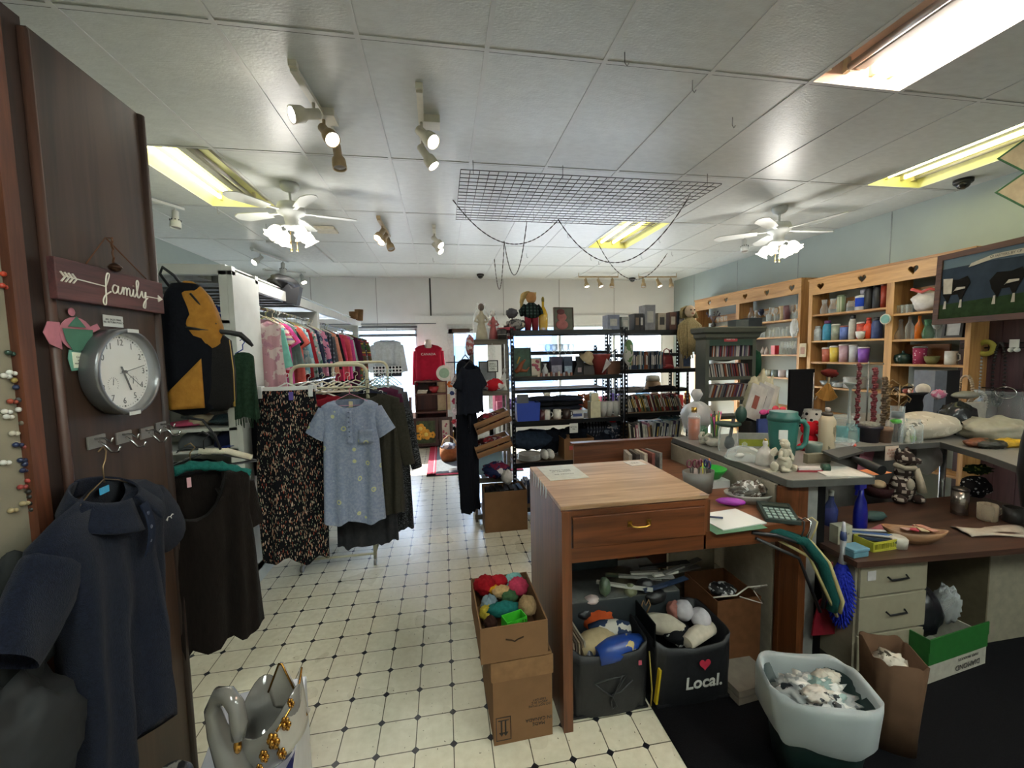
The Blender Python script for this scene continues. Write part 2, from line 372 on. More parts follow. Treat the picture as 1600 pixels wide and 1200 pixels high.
# ------------------------------------------------------------------ recessed fluorescent lamps
TUBEON = mat('fff1e2', .4, var=0, emit=16); TUBEFILL = mat('eef7ef', .4, var=0, emit=21); TUBEY = mat('fff9b4', .4, var=0, emit=2.2); TUBEOFF = mat('8f8b86', .3, var=.05)
PINKW = mat('d8b9a2', .45, var=.04); GREYH = mat('8b8b88', .5, var=.1); YELH = mat('e4e2a4', .5, var=.04)
def troffer(i, j, label, on, off, housing, tube, offm, dark=None, wide=1):
    x0, x1, y0, y1 = CX+.61*i, CX+.61*(i+wide), CY+1.22*j, CY+1.22*(j+1)
    t = thing('fluorescent_light', label, 'ceiling light', ((x0+x1)/2, (y0+y1)/2, CEIL), 0); w, d, h = (x1-x0)/2-.006, .604, .13
    b = B(housing); s = .06
    b.box(-w, w, -d, d, h, h+.01)
    for a, c in ((-1, 1), (1, -1)):
        v = b.vs([(a*w, -d, 0), (a*w, d, 0), (a*(w-s), d, h), (a*(w-s), -d, h)]); b.f(v)
        v = b.vs([(-w, a*d, 0), (w, a*d, 0), (w, a*(d-.01), h), (-w, a*(d-.01), h)]); b.f(v)
    b.use(GREYH).box(-.03, .03, -d+.02, d-.02, h-.05, h)
    b.use(CREAM)
    for x in (-.21, -.09, .09, .21):
        for a in (-1, 1): b.box(x-.012, x+.012, a*d-.02*a-.015, a*d-.02*a+.015, h-.075, h)
    b.build('housing', t, fix=False)
    for k, x in enumerate((-.21, -.09, .09, .21)):
        st = k in on; 
        if not st and k not in off: continue
        B(tube if st else offm).cyl((x, -d+.04, h-.055), (x, d-.04, h-.055), .019, 12).build('tube', t)
    return t
troffer(6, -1, 'recessed ceiling light with two glowing warm white tubes and two dead tubes', (2, 3), (0, 1), PINKW, TUBEON, TUBEOFF)
troffer(-1, 1, 'recessed ceiling light with yellow glowing tubes beside the left ceiling fan', (0, 1), (2, 3), YELH, TUBEY, TUBEOFF)
troffer(9, 0, 'yellow glowing ceiling light next to the right wall, near the black dome camera', (0, 1, 2), (3,), YELH, TUBEY, TUBEOFF)
troffer(6, 2, 'yellow glowing ceiling light just beyond the hanging wire grid', (1, 2), (0, 3), YELH, TUBEY, TUBEOFF)
for i, j in ((6, -3), (2, -3), (-2, -3), (9, -3)):  # unseen fixtures added behind the camera to raise the ambient light
    troffer(i, j, 'unseen recessed ceiling light added as fill in the rear of the shop', (0, 1, 2, 3), (), GREYH, TUBEFILL, TUBEOFF, )['group'] = 'unseen fill lights added behind the camera'
# ------------------------------------------------------------------ track spotlights
SPOTON = mat('fff6e4', .4, var=0, emit=14); SPOTW = mat('cfcab9', .35, var=.05); SPOTT = mat('a58f6c', .4, var=.08); 
def spot_head(par, p, d, m, on=True, L=.13, R=.045, drop=.06, cage=False, power=4.5):
    """one lamp head on its track at p, aimed along d"""
    p, d = V(p), V(d).normalized(); q = p-V((0, 0, drop)); u = d.orthogonal().normalized(); v = d.cross(u)
    b = B(m); b.cyl(p, q, .009, 8)
    def ring(t, r): return [q+d*t+(u*math.cos(2*PI*k/18)+v*math.sin(2*PI*k/18))*r for k in range(18)]
    b.loft([ring(-.035, .022), ring(-.03, R*.62), ring(L*.35, R*.62), ring(L*.5, R*.95), ring(L*.62, R), ring(L, R*1.04), ring(L, R*.93), ring(L-.012, R*.9)], cap=False)
    b.loft([ring(-.035, .022), ring(-.037, .002)], cap=False)
    if cage:
        b.use(BLACK)
        for k in range(10):
            a = 2*PI*k/10; c = q+d*L*.45+(u*math.cos(a)+v*math.sin(a))*R*.99; b.ball(c, .006, 6, 4)
    o = b.build('spot_head', par)
    e = B(SPOTON if on else TUBEOFF); e.loft([ring(L-.014, R*.9), ring(L-.006, R*.6), ring(L-.003, .002)], cap=False); e.build('bulb', o)
    if on:
        l = bpy.data.lights.new('spot', 'SPOT'); l.energy = power; l.spot_size = 1.2; l.spot_blend = .6; l.shadow_soft_size = .04; l.color = (1, .96, .88)
        lo = bpy.data.objects.new('spot_light', l); C.objects.link(lo); lo.parent = o; lo.location = q+d*(L+.01); lo.rotation_euler = d.to_track_quat('-Z', 'Y').to_euler()
    return o
def track(label, a, b_, heads, m, drop=.02, group=None, box=None):
    """track from a to b just under the ceiling; heads = (t, direction, on)"""
    a, b_ = V(a), V(b_); t = thing('track_light', label, 'track light', a, group=group); d = b_-a
    tb = B(m); tb.bar((0, 0, -.012-drop), d+V((0, 0, -.012-drop)), .035, .024)
    if drop > .02: tb.cyl((0, 0, 0), (0, 0, -drop), .006); tb.cyl(d, d-V((0, 0, drop)), .006)
    else: tb.box(-.02, .02, -.02, .02, -.03, 0)
    if box: tb.box(*box)
    tb.build('track', t)
    for h in heads:
        spot_head(t, d*h[0]+V((0, 0, -.024-drop)), h[1], h[3] if len(h) > 3 else m, h[2], **(h[4] if len(h) > 4 else {}))
    return t
Z = CEIL
track('ceiling track with three spotlights, nearest the dark wood divider', (-.70, 2.35, Z), (-.655, 3.05, Z), [(.38, (-.75, -.5, -.35), True), (.62, (.45, -.5, -.65), True, SPOTT), (.97, (.12, -.1, -1), False, SPOTT)], SPOTW, box=(-.0, .1, .38, .5, -.045, 0))
track('short ceiling track with two cream spotlights left of the wire grid', (-.08, 2.44, Z), (-.09, 3.1, Z), [(.45, (.5, -.45, -.6), True), (.8, (.5, -.1, -.75), True, SPOTW, dict(R=.042))], SPOTW, box=(-.0, .11, .28, .38, -.045, 0))
track('ceiling track with three tan spotlights beyond the left ceiling fan', (-.63, 4.7, Z), (-.6, 5.35, Z), [(.3, (-.35, -.5, -.7), True, SPOTT), (.6, (-.3, -.5, -.6), True, SPOTT), (.85, (.3, -.3, -.9), False, SPOTT)], SPOTT)
track('ceiling track with two white cone spotlights in front of the shop window', (-.05, 4.95, Z), (-.05, 5.6, Z), [(.3, (.5, -.35, -.6), True), (.75, (.5, -.35, -.6), True)], SPOTW)
track('white ceiling track with two spotlights above the white clothes rack', (-2.5, 6.2, Z), (-2.3, 6.9, Z), [(.2, (-.4, -.6, -.6), True, WHITE), (.85, (0, -.1, -1), False, WHITE, dict(cage=True))], WHITE)
track('ceiling track with one lit spotlight by the far left corner', (-2.9, 7.6, Z), (-2.3, 7.75, Z), [(.9, (.3, -.3, -.7), True, WHITE)], WHITE)
track('white ceiling track by the left wall with a caged spotlight', (-2.8, 3.9, Z), (-2.45, 4.6, Z), [(.1, (.2, -.7, -.6), True, WHITE), (.9, (0, -.1, -1), False, WHITE, dict(cage=True))], WHITE)
track('left of the two ceiling tracks with three spotlights by the front wall', (2.6, 7.62, Z), (3.38, 7.58, Z), [(.18, (.1, -.3, -1), True), (.5, (.35, -.3, -1), True), (.85, (-.15, -.2, -1), False)], SPOTT, drop=.06)
track('right of the two ceiling tracks with three spotlights by the front wall', (3.8, 7.57, Z), (4.55, 7.5, Z), [(.12, (-.1, -.3, -1), False), (.5, (.25, -.4, -1), True), (.85, (0, -.2, -1), False)], SPOTT, drop=.06)
track('white ceiling track with two spotlights beside the right ceiling fan', (3.9, 4.95, Z), (4.45, 4.7, Z), [(.1, (-.1, -.2, -1), False, WHITE, dict(cage=True)), (.75, (.1, -.2, -1), False, WHITE, dict(cage=True))], WHITE)
# ------------------------------------------------------------------ ceiling fans
TULIP = mat('e8e2d4', .3, var=0, emit=.55)
def fan(label, x, y, rod, a0, blades=4, r=.52):
    t = thing('ceiling_fan', label, 'ceiling fan', (x, y, CEIL))
    B(WHITE).lathe([(.075, 0), (.075, -.03), (.06, -.055), (.02, -.075)], seg=20).build('ceiling_cup', t)
    B(WHITE).cyl((0, 0, -.07), (0, 0, -rod), .011).build('down_rod', t)
    z = -rod
    B(WHITE).lathe([(.03, z+.03), (.1, z+.02), (.115, z-.02), (.11, z-.06), (.06, z-.09), (.05, z-.15), (.06, z-.18), (.02, z-.2)], seg=24).build('motor', t)
    for k in range(blades):
        a = a0+2*PI*k/blades; ca, sa = math.cos(a), math.sin(a); b = B(WHITE)
        def pt(u, v): return V((ca*u-sa*v, sa*u+ca*v, z-.05+v*.16))
        out = [(.2, -.045), (.3, -.058), (r-.06, -.068), (r, -.035), (r+.012, 0), (r, .035), (r-.06, .068), (.3, .058), (.2, .045)]
        top = b.vs([pt(u, v) for u, v in out]); bot = b.vs([pt(u, v)-V((0, 0, .007)) for u, v in out]); b.f(top); b.f(bot[::-1])
        for i in range(len(out)): b.f([top[i-1], bot[i-1], bot[i], top[i]])
        bl = b.build('blade', t); B(BRASS if 0 else WHITE).bar(pt(.08, 0), pt(.25, 0), .03, .008).build('blade_arm', t)
    for k in range(4):
        a = a0+.5+2*PI*k/4; c = V((math.cos(a)*.115, math.sin(a)*.115, z-.2)); d = V((math.cos(a)*.55, math.sin(a)*.55, -.8)).normalized(); u = d.orthogonal().normalized(); v = d.cross(u)
        B(WHITE).tube([(0, 0, z-.16), (c.x*.6, c.y*.6, z-.17), c], .008).build('lamp_arm', t)
        def ring(s_, r_, fl=0): return [c+d*s_+(u*math.cos(2*PI*q/24)+v*math.sin(2*PI*q/24))*(r_+fl*math.cos(2*PI*q/4)) for q in range(24)]
        B(TULIP).loft([ring(-.01, .018), ring(.01, .04), ring(.05, .05, .003), ring(.085, .048, .006), ring(.105, .065, .014)], cap=False).build('lamp_shade', t)
    for dx in (.03, -.02): B(BRASS).cyl((dx, .02, z-.2), (dx, .02, z-.36), .002).ball((dx, .02, z-.37), .009).build('pull_chain', t)
    l = bpy.data.lights.new('fan_light', 'POINT'); l.energy = 6; l.shadow_soft_size = .1; l.color = (1, .96, .9)
    lo = bpy.data.objects.new('fan_light', l); C.objects.link(lo); lo.parent = t; lo.location = (0, 0, z-.42)
    return t
fan('white ceiling fan with a lit tulip lamp cluster beside the yellow ceiling light', -1.257, 3.93, .19, .28, 5, .53)
fan('white ceiling fan with a lit tulip lamp cluster near the right wall', 3.6, 3.97, .19, -.05, 5, .62)
# ------------------------------------------------------------------ cameras, vent, open tile, hooks
for (x, y), lb in (((4.72, 3.12), 'black dome security camera near the yellow ceiling light by the right wall'), ((.75, 7.85), 'black dome security camera left of the hanging chain loops'), ((3.9, 8.05), 'black dome security camera between the two far ceiling tracks'), ((-2.85, 8.1), 'black dome security camera in the far left corner of the ceiling')):
    t = thing('dome_camera', lb, 'security camera', (x, y, CEIL), group=None)
    B(BLACK).lathe([(.068, 0), (.068, -.03), (.06, -.04)], seg=20).build('camera_base', t)
    B(mat('17181a', .08, var=0)).ball((0, 0, -.04), (.05, .05, .045), 16, 8).use(STEEL).lathe([(.03, -.065), (.032, -.07), (.012, -.088)], seg=12).build('dome', t)
t = thing('air_vent', 'pale metal air vent hanging open beside the left ceiling fan', 'vent', (-1.29, 5.25, CEIL))
B(BLACK).box(-.1, .1, -.13, .13, -.003, 0).build('opening', t); B(mat('c9c2ad', .5)).box(-.11, .11, -.16, .04, -.035, -.006).build('cover', t)
tag(B(mat('b9bbb8', .5)).box(-.27, .27, -.56, .56, -.028, -.001).build('ceiling_tile', loc=(-1.9, 6.35, CEIL)), 'sagging ceiling tile beyond the left ceiling fan', 'ceiling tile')
hk = [(-2.15, 4.6), (-1.9, 5.1), (.95, 2.05), (1.42, 2.2), (1.9, 2.5), (1.6, 5.1), (2.9, 5.2), (2.35, 6.3), (2.6, 6.6), (3.1, 6.1), (3.5, 5.9), (-.1, 6.6), (1.3, 6.2)]
for i, (x, y) in enumerate(hk):
    tag(B(STEEL).tube([(0, 0, 0), (0, 0, -.05), (.012, 0, -.065), (.022, 0, -.05)], .0025, 6).build('ceiling_hook', loc=(x, y, CEIL)), 'small metal hook stuck in the ceiling', 'hook', 'small ceiling hooks')
# ------------------------------------------------------------------ wire grid panel hung under the ceiling and its chains
GRIDM = mat('55504e', .4, metal=.5, var=.1)
t = thing('wire_grid', 'large wire grid panel hanging flat beneath the ceiling', 'grid panel', (0, 0, 0))
gz = 3.13; g0, g1, h0, h1 = .18, 2.38, 3.25, 4.42
b = B(GRIDM); n_ = 30
for i in range(n_+1):
    x = g0+(g1-g0)*i/n_; b.cyl((x, h0, gz), (x, h1, gz), .0028, 5)
b.build('wire', t)
b = B(GRIDM); n_ = 16
for i in range(n_+1):
    y = h0+(h1-h0)*i/n_; b.cyl((g0, y, gz+.006), (g1, y, gz+.006), .0035, 5)
b.build('wire', t); b = B(GRIDM)
for x in (g0+.1, 1.0, g1-.1):
    for y in (h0+.05, h1-.05): b.cyl((x, y, gz), (x, y, CEIL), .002, 5)
b.build('hanger_wire', t)
CHAIN = mat('4c4541', .35, metal=.6, var=.1)
def chain(p, q, sag, label, r=.0045, n_=46, ty=(0, 0, 1)):
    p, q = V(p), V(q); b = B(CHAIN)
    pts = [p.lerp(q, i/n_)-V((0, 0, sag*4*(i/n_)*(1-i/n_))) for i in range(n_+1)]
    for i in range(n_):
        a, c = pts[i], pts[i+1]; e = (c-a)*.12; b.bar(a-e, c+e, r*(2.4 if i % 2 else 1.0), r*(1.0 if i % 2 else 2.4))
    return tag(b.build('chain', loc=(0, 0, 0)), label, 'chain')
chain((.15, 4.15, CEIL), (1.25, 4.3, 3.13), .33, 'chain looping from the left corner of the wire grid')
chain((1.25, 4.3, 3.13), (2.25, 3.5, 3.13), .52, 'chain looping from the middle of the wire grid to its right end')
chain((.93, 4.4, 3.13), (.86, 5.55, CEIL), .5, 'chain hanging in a narrow loop below the wire grid, longest drop')
chain((.86, 5.55, CEIL), (.86, 6.6, CEIL), .55, 'chain loop nearest the front wall dome camera')
chain((2.1, 5.4, CEIL), (2.9, 5.0, 2.98), .42, 'chain loop hanging over the pair of far ceiling tracks')
# ------------------------------------------------------------------ garments, hangers, hats, shoes: shared builders
HW = mat('d9d9d6', .4, var=.03); HDARK = mat('1b1c1e', .4, var=.05); HPINK = mat('d98aa6', .4, var=.03); WIRE = mat('8a7455', .35, metal=.9, var=.05)
def hanger(par, w, m=HW, z=0, kind='plastic', hook=.07):
    b = B(m); r = .005 if kind == 'plastic' else .0022
    h = [(0, 0, z+.03), (0, 0, z+.045)]+[(.02*math.cos(a)-.0, 0, z+.065+hook-.05+.02*math.sin(a)) for a in [PI*1.5, PI*1.85, PI*2.2, PI*2.6, PI*2.95]]
    b.tube(h, .0025, 6)
    b.tube([(-w/2, 0, z-.055), (-w*.2, 0, z-.0), (0, 0, z+.03), (w*.2, 0, z-.0), (w/2, 0, z-.055)], r, 7)
    b.tube([(-w/2, 0, z-.055), (w/2, 0, z-.06)], r*.8, 7)
    return b.build('hanger', par)
def torso(w, h, depth, m, neck=.075, scoop=.05, back=.01, flare=.03, nf=7, amp=.02, seed=0, rows=22, waist=0, hem=.01, slope=.055, m2=None, band=None):
    b = B(m); R = []; seg = 56
    if m2: b.use(m2); b.m = 0
    for j in range(rows+3):
        if j == 0: hw, z, dd = neck, 0, .02
        elif j == 1: hw, z, dd = neck+(w/2-neck)*.55, -slope*.5, depth*.4
        elif j == 2: hw, z, dd = w/2, -slope, depth*.62
        else:
            v = (j-2)/rows; hw = w/2*(1-.07*min(1, v*5))+flare*v-waist*math.sin(PI*v); z = -slope-(h-slope)*v; dd = depth*(.8+.2*min(1, v*3))
        ring = []
        v = max(0, (-z)/h)
        for i in range(seg):
            a = 2*PI*i/seg; cx, sy = math.cos(a), math.sin(a)
            x = hw*math.copysign(abs(cx)**.75, cx); y = dd*.5*math.copysign(abs(sy)**.6, sy)
            f = amp*min(1, v*1.6)*(math.sin(nf*x/w*2*PI+seed+2*v)*.6+math.sin(nf*.57*x/w*2*PI+seed*2.1+1.3*v)*.5)
            y += f*(1-abs(cx)**6*.7)+.25*amp*mnoise.noise(V((x*9, sy, z*7+seed)))
            zz = z
            e = 1-(x/(neck*1.05))**2
            if e > 0 and j < rows*.6: zz = min(zz, -(scoop if sy < 0 else back)*math.sqrt(e)-.2*slope*(1-e))
            if j == rows+2: zz += hem*math.sin(nf*x/w*PI+seed)+hem*.7*math.sin(3.1*x/w+seed)
            ring.append((x, y, zz))
        R.append(ring)
    b.loft(R, cap=False)
    return b
def sleeve(s, w, L, m, r0=.08, r1=.06, ang=.35, flat=.45, slope=.055, seed=0, bend=0, top=.035, cuff=None):
    b = B(m); n_ = 12; seg = 16; p = V((s*(w/2-.05), 0, -slope-r0*.5-.012)); R = [[p+V((-s*.045+s*.45*r0*math.cos(2*PI*k/seg), r0*.3*math.sin(2*PI*k/seg), .012+.45*r0*math.sin(ang)*math.cos(2*PI*k/seg))) for k in range(seg)]]
    for j in range(n_+1):
        t = j/n_; aa = ang*(1-bend*t); d = V((s*math.sin(aa), 0, -math.cos(aa))); q = V((d.z*-1, 0, d.x)) if False else V((math.cos(aa)*s, 0, math.sin(aa)))
        c = p+d*(L*t); r = r0+(r1-r0)*t; R.append([c+q*(r*math.cos(2*PI*k/seg))+V((0, 1, 0))*(r*flat*math.sin(2*PI*k/seg)+.006*math.sin(5*t+k+seed)) for k in range(seg)])
        if cuff and j == n_-1: pass
    b.loft(R, cap=False); return b
def shirt(name, label, cat, loc, rz, w, h, m, sl='short', depth=.09, hm=HW, hk='plastic', group=None, seed=0, sm=None, body='torso', **k):
    t = thing(name, label, cat, loc, rz, group)
    torso(w, h, depth, m, seed=seed, **k).build(body, t)
    if sl:
        L, a_, r1 = {'short': (.2, .55, .075), 'long': (.5, .22, .045), 'mid': (.34, .4, .06), 'kid': (.15, .6, .055), 'kidlong': (.33, .25, .04)}[sl]
        k0 = .085 if w > .36 else .065
        for s in (-1, 1): sleeve(s, w, L, sm or m, r0=k0, r1=min(r1, k0), ang=a_, seed=seed).build('sleeve', t)
    hanger(t, w*.86, hm, kind=hk)
    return t
def cap_hat(name, label, loc, rz, m, brim, group=None, s=1, lettering=None):
    t = thing(name, label, 'hat', loc, rz, group); R = []
    b = B(m)
    for j in range(8):
        a = PI/2*j/7; r = .095*math.cos(a); z = .11*math.sin(a); R.append([(max(r, .002)*math.cos(2*PI*k/20)*1.0, max(r, .002)*math.sin(2*PI*k/20)*1.12, z) for k in range(20)])
    b.loft(R, cap=False).ball((0, 0, .11), .007, 8, 5); b.build('crown_panel', t)
    b = B(brim); b.grid(lambda u, v: ((u-.5)*.175*(1-.25*v*v), -.085-.085*v*(1-(2*u-1)**2*.45), .004-.03*(2*u-1)**2+.012), 10, 5, th=.004); b.build('brim', t)
    if lettering: text(lettering, .028, t, WHITE, (0, -.1, .055), (1.2, 0, 0))
    t.scale = (s, s, s); return t
def shoe(label, loc, rz, m, sole, lace, group=None, hi=0, cat='shoe', tilt=0):
    t = thing('sneaker', label, cat, loc, rz, group); prof = []
    def oval(w0, y0, y1, z, sh=0): return [(w0*math.cos(2*PI*k/24)*(1-.18*math.sin(2*PI*k/24)), (y0+y1)/2+(y1-y0)/2*math.sin(2*PI*k/24), z+(.012*(math.sin(2*PI*k/24)**4))) for k in range(24)]
    B(sole).loft([oval(.046, -.145, .14, 0), oval(.049, -.15, .145, .012), oval(.047, -.145, .14, .026)]).build('sole', t)
    def up(w0, y0, y1, z): return [(w0*math.cos(2*PI*k/24)*(1-.15*math.sin(2*PI*k/24)), (y0+y1)/2+(y1-y0)/2*math.sin(2*PI*k/24), z) for k in range(24)]
    B(m).loft([up(.045, -.14, .137, .024), up(.045, -.137, .137, .04), up(.042, -.1, .135, .058), up(.037, -.045, .133, .076), up(.034, -.01, .135, .094+hi), up(.033, 0, .138, .1+hi), up(.027, .012, .128, .096+hi), up(.026, .02, .12, .05)], cap=False).build('upper', t)
    b = B(lace)
    for k in range(5):
        y = -.085+k*.02; z = .062+k*.0085; b.tube([(-.026, y, z-.006), (0, y-.004, z+.004), (.026, y, z-.006)], .0035, 6)
        if k < 4: b.tube([(-.022, y, z), (.022, y+.02, z+.01)], .003, 5)
    b.build('lace', t)
    if tilt: t.rotation_euler.x = tilt
    return t
def script_word(strokes, par, m, org, s, r, name='lettering'):
    b = B(m)
    for st in strokes:
        P = [V((x, 0, y)) for x, y in st]; out = []
        for i in range(len(P)-1):
            p0, p1, p2, p3 = P[max(i-1, 0)], P[i], P[i+1], P[min(i+2, len(P)-1)]
            for k in range(6):
                t = k/6; out.append(.5*((2*p1)+(p2-p0)*t+(2*p0-5*p1+4*p2-p3)*t*t+(3*p1-p0-3*p2+p3)*t**3))
        out.append(P[-1]); b.tube([V(org)+V((q.x*s, 0, q.z*s*.66)) for q in out], r, 6)
    return b.build(name, par)
# ------------------------------------------------------------------ dark wood divider on the left
PX = -1.04
MAINW = wood('241812', '453227', 'z', .45, rough=.42); MAINW2 = wood('2a1c15', '4a3326', 'z', .5, rough=.42)
t = thing('divider_panel', 'tall dark wood divider panel with the family sign and clock', 'room divider', (PX, 1.4, 0))
B(MAINW).box(-.1, 0, -.075, .32, 0, 2.61).build('board', t)
B(DARKW2).tube([(-.006, .335, 0), (-.006, .335, 2.61)], .018, 14).use(DARKW2).box(-.1, -.008, .32, .35, 0, 2.61).build('edge_trim', t)
B(DARKW2).box(-.1, -.012, -.15, -.075, 0, 2.63).use(DARKW).tube([(-.006, -.078, 0), (-.006, -.078, 2.6)], .012, 10).build('recessed_strip', t)
B(REDW).box(-.1, .008, -.19, -.15, 0, 2.62).build('edge_board', t)
struct(B(mat('8b8472', .8, var=.16, vs=6, bump=.1)).box(-1.14, -1.052, -1.2, 1.21, 0, 3.0).build('wall_partition'))
struct(B(mat('8b8472', .8, var=.16, vs=6)).box(-3.4, -1.14, -1.2, -1.1, 0, 3.22).build('wall_back_room'))
pins = [(5, 428, 'b0402a'), (3, 446, 'a03524'), (13, 551, '2c4438'), (15, 582, 'd8d8d0'), (6, 587, 'ccccc4'), (22, 594, '9c8a4c'), (25, 605, '26304a'), (29, 625, '3a3a3a'), (16, 627, '8d3c2a'), (7, 643, 'd5d3cb'), (10, 651, 'c9c7c0'), (29, 640, 'c6c4be'), (35, 661, '5a5348'), (19, 677, 'b8b4a4'), (25, 695, '202c4c'), (39, 698, '7d3a34'), (32, 719, '1e2946'), (39, 725, '26304e'), (36, 735, '202848'), (44, 751, 'a04038'), (32, 761, '8a3b36'), (45, 768, '26241f'), (47, 776, '2a2723'), (49, 786, '1d1c1a'), (50, 796, '272420'), (35, 787, '9c8f6c'), (17, 798, 'a0906a'), (5, 723, 'd2d0c8')]
CN = {'b0': 'red', 'a0': 'dark red', '2c': 'dark green', 'd8': 'white', 'cc': 'pearl white', '9c': 'brass', '26': 'navy blue', '3a': 'black', '8d': 'rust red', 'd5': 'white', 'c9': 'white', 'c6': 'white', '5a': 'grey', 'b8': 'beige', '20': 'navy blue', '7d': 'brown', '1e': 'navy blue', '8a': 'rust red', '2a': 'black', '1d': 'black', '27': 'black', 'd2': 'white'}
for i, (x, y, c) in enumerate(pins):
    p = at(x, y, X=-1.046); b = B(mat(c, .3, var=0)); b.ball((0, 0, 0), .0065, 8, 6).ball((0, .012, -.003), .0055, 8, 6); b.use(STEEL).cyl((-.006, 0, 0), (0, 0, 0), .0015)
    col = CN[c[:2]]
    tag(b.build('stud_earring', loc=p), 'pair of %s stud earrings pinned on the beige wall' % col, 'earrings', 'stud earrings pinned on the wall')
# family sign
p = at(167.5, 450, X=PX+.02); t = thing('family_sign', 'reddish wooden sign reading family hung over the clock', 'sign', (PX+.02, (at(83, 440, X=PX+.02).y+at(252, 470, X=PX+.02).y)/2, p.z), RZX)
SW = (at(252, 470, X=PX+.02).y-at(83, 440, X=PX+.02).y)/2; SH = .056
B(wood('3c2224', '633a38', 'x', 1.4, rough=.55)).box(-SW, SW, -.008, .012, -SH, SH).build('plank', t, bev=.002)
fam = [[(-.62, .28), (-.5, .62), (-.42, .95), (-.5, 1.0), (-.58, .7), (-.62, .1), (-.66, -.6), (-.74, -.72), (-.78, -.5), (-.66, -.2), (-.4, .05)],
       [(-.05, .4), (-.22, .45), (-.32, .2), (-.24, .0), (-.1, .12), (-.03, .42), (-.06, .1), (.03, .0), (.13, .2)],
       [(.13, .2), (.2, .44), (.2, .0), (.23, .3), (.32, .44), (.37, .3), (.36, .0), (.39, .3), (.48, .44), (.53, .3), (.52, .08), (.6, .0), (.7, .25)],
       [(.7, .25), (.73, .42), (.7, .1), (.78, .0), (.9, .3)], [(.73, .62), (.74, .64)],
       [(.9, .3), (1.02, .8), (.99, 1.0), (.91, .85), (.92, .1), (1.0, .0), (1.12, .25)],
       [(1.12, .25), (1.18, .42), (1.2, .1), (1.3, .08), (1.38, .42), (1.36, -.1), (1.3, -.55), (1.2, -.5), (1.28, -.2), (1.5, .1)]]
LW = mat('d8d3c6', .6, var=.02)
script_word(fam, t, LW, (.0, -.010, -.014), .086, .0021)
def tri(b, pts): b.prism(pts, .003, (0, -.0095, 0))
b = B(LW); b.bar((-SW+.02, -.0095, .008), (-.055, -.0095, .002), .0016, .003); b.bar((.125, -.0095, -.004), (SW-.03, -.0095, -.004), .0016, .003); tri(b, [(SW-.032, .008), (SW-.01, -.004), (SW-.032, -.016)])
for k in range(4):
    x = -SW+.024+k*.012; b.bar((x, -.0095, .005), (x-.012, -.0095, .018), .004, .003); b.bar((x, -.0095, .005), (x-.012, -.0095, -.008), .004, .003)
b.build('arrow_lettering', t)
TW = mat('5e4030', .9, var=.2); B(TW).tube([(-.12, -.012, SH), (-.022, 0, SH+.1)], .002, 6).tube([(.125, -.012, SH), (-.022, 0, SH+.1)], .002, 6).build('twine', t)
bl = thing('bell_ornament', 'small bronze bell on a twisted chain in front of the family sign', 'bell', (PX+.035, t.location.y-.02, t.location.z+SH+.1), RZX)
b = B(mat('6b4a35', .4, metal=.7)); 
for k in range(9): b.bar((.003*math.sin(k*2), 0, -k*.0085), (.003*math.sin(k*2+2), 0, -(k+1)*.0085-.002), .006 if k % 2 else .002, .002 if k % 2 else .006)
b.cyl((-.0, .012, .0), (0, -.004, 0), .002); b.build('chain', bl)
B(mat('4a3428', .3, metal=.8)).ball((.004, 0, -.09), (.017, .017, .014), 14, 8).lathe([(.0175, -.093), (.0185, -.09), (.0175, -.087)], (.004, 0, 0)).build('bell', bl)
# wall clock
CYc, CZ = at(209, 581, X=PX+.07).y, at(209, 581, X=PX+.07).z
t = thing('wall_clock', 'round silver wall clock with thermometer dials hanging below the family sign', 'clock', (PX, CYc+.016, CZ), RZX); t.scale = (.93, .85, .93)
def disc(b, r, y, seg=48, c=(0, 0)): v = b.vs([(c[0]+r*math.cos(2*PI*k/seg), y, c[1]+r*math.sin(2*PI*k/seg)) for k in range(seg)]); b.f(v[::-1])
def rings(b, prof, seg=48, c=(0, 0)): b.loft([[(c[0]+r*math.cos(2*PI*k/seg), y, c[1]+r*math.sin(2*PI*k/seg)) for k in range(seg)] for r, y in prof], cap=False)
CR = .148
b = B(mat('77787a', .3, metal=.7, var=.04)); rings(b, [(CR-.012, 0), (CR-.002, -.01), (CR, -.058), (CR-.004, -.066), (CR-.012, -.067), (CR-.017, -.06), (CR-.02, -.03)]); disc(b, CR-.012, -.001); b.build('case', t)
b = B(mat('dcdcd8', .5, var=.02)); disc(b, CR-.018, -.031); b.build('face', t)
INK = mat('17181a', .5, var=0)
for k in range(12):
    a = PI/2-2*PI*(k+1)/12; text(str(k+1), .03, t, INK, (math.cos(a)*.1, -.0325, math.sin(a)*.1), name='numeral', ext=.0004)
b = B(INK)
for k in range(60):
    a = 2*PI*k/60; r = .118; s = .0028 if k % 5 == 0 else .0011; b.box(r*math.cos(a)-s, r*math.cos(a)+s, -.0335, -.032, r*math.sin(a)-s, r*math.sin(a)+s)
for cx_ in (-.045, .045):
    for k in range(14):
        a = -PI*.2+PI*1.4*k/13; b.bar((cx_+.02*math.cos(a), -.033, -.04+.02*math.sin(a)), (cx_+.024*math.cos(a), -.033, -.04+.024*math.sin(a)), .001)
    b.bar((cx_, -.033, -.043), (cx_+.003, -.033, -.022), .0014)
b.build('dial_markings', t)
def hand(a, L, w_, y, nm):
    d = V((math.sin(a), 0, math.cos(a))); B(INK).bar(V((0, y, 0))-d*.02, V((0, y, 0))+d*L, .0015, w_, up=(0, 1, 0)).ball((0, y, 0), .006, 10, 6).build(nm, t)
hand(2*PI*5.22/12, .07, .006, -.037, 'hour_hand'); hand(2*PI*13/60, .098, .004, -.041, 'minute_hand'); hand(2*PI*21.5/60, .09, .0012, -.044, 'second_hand')
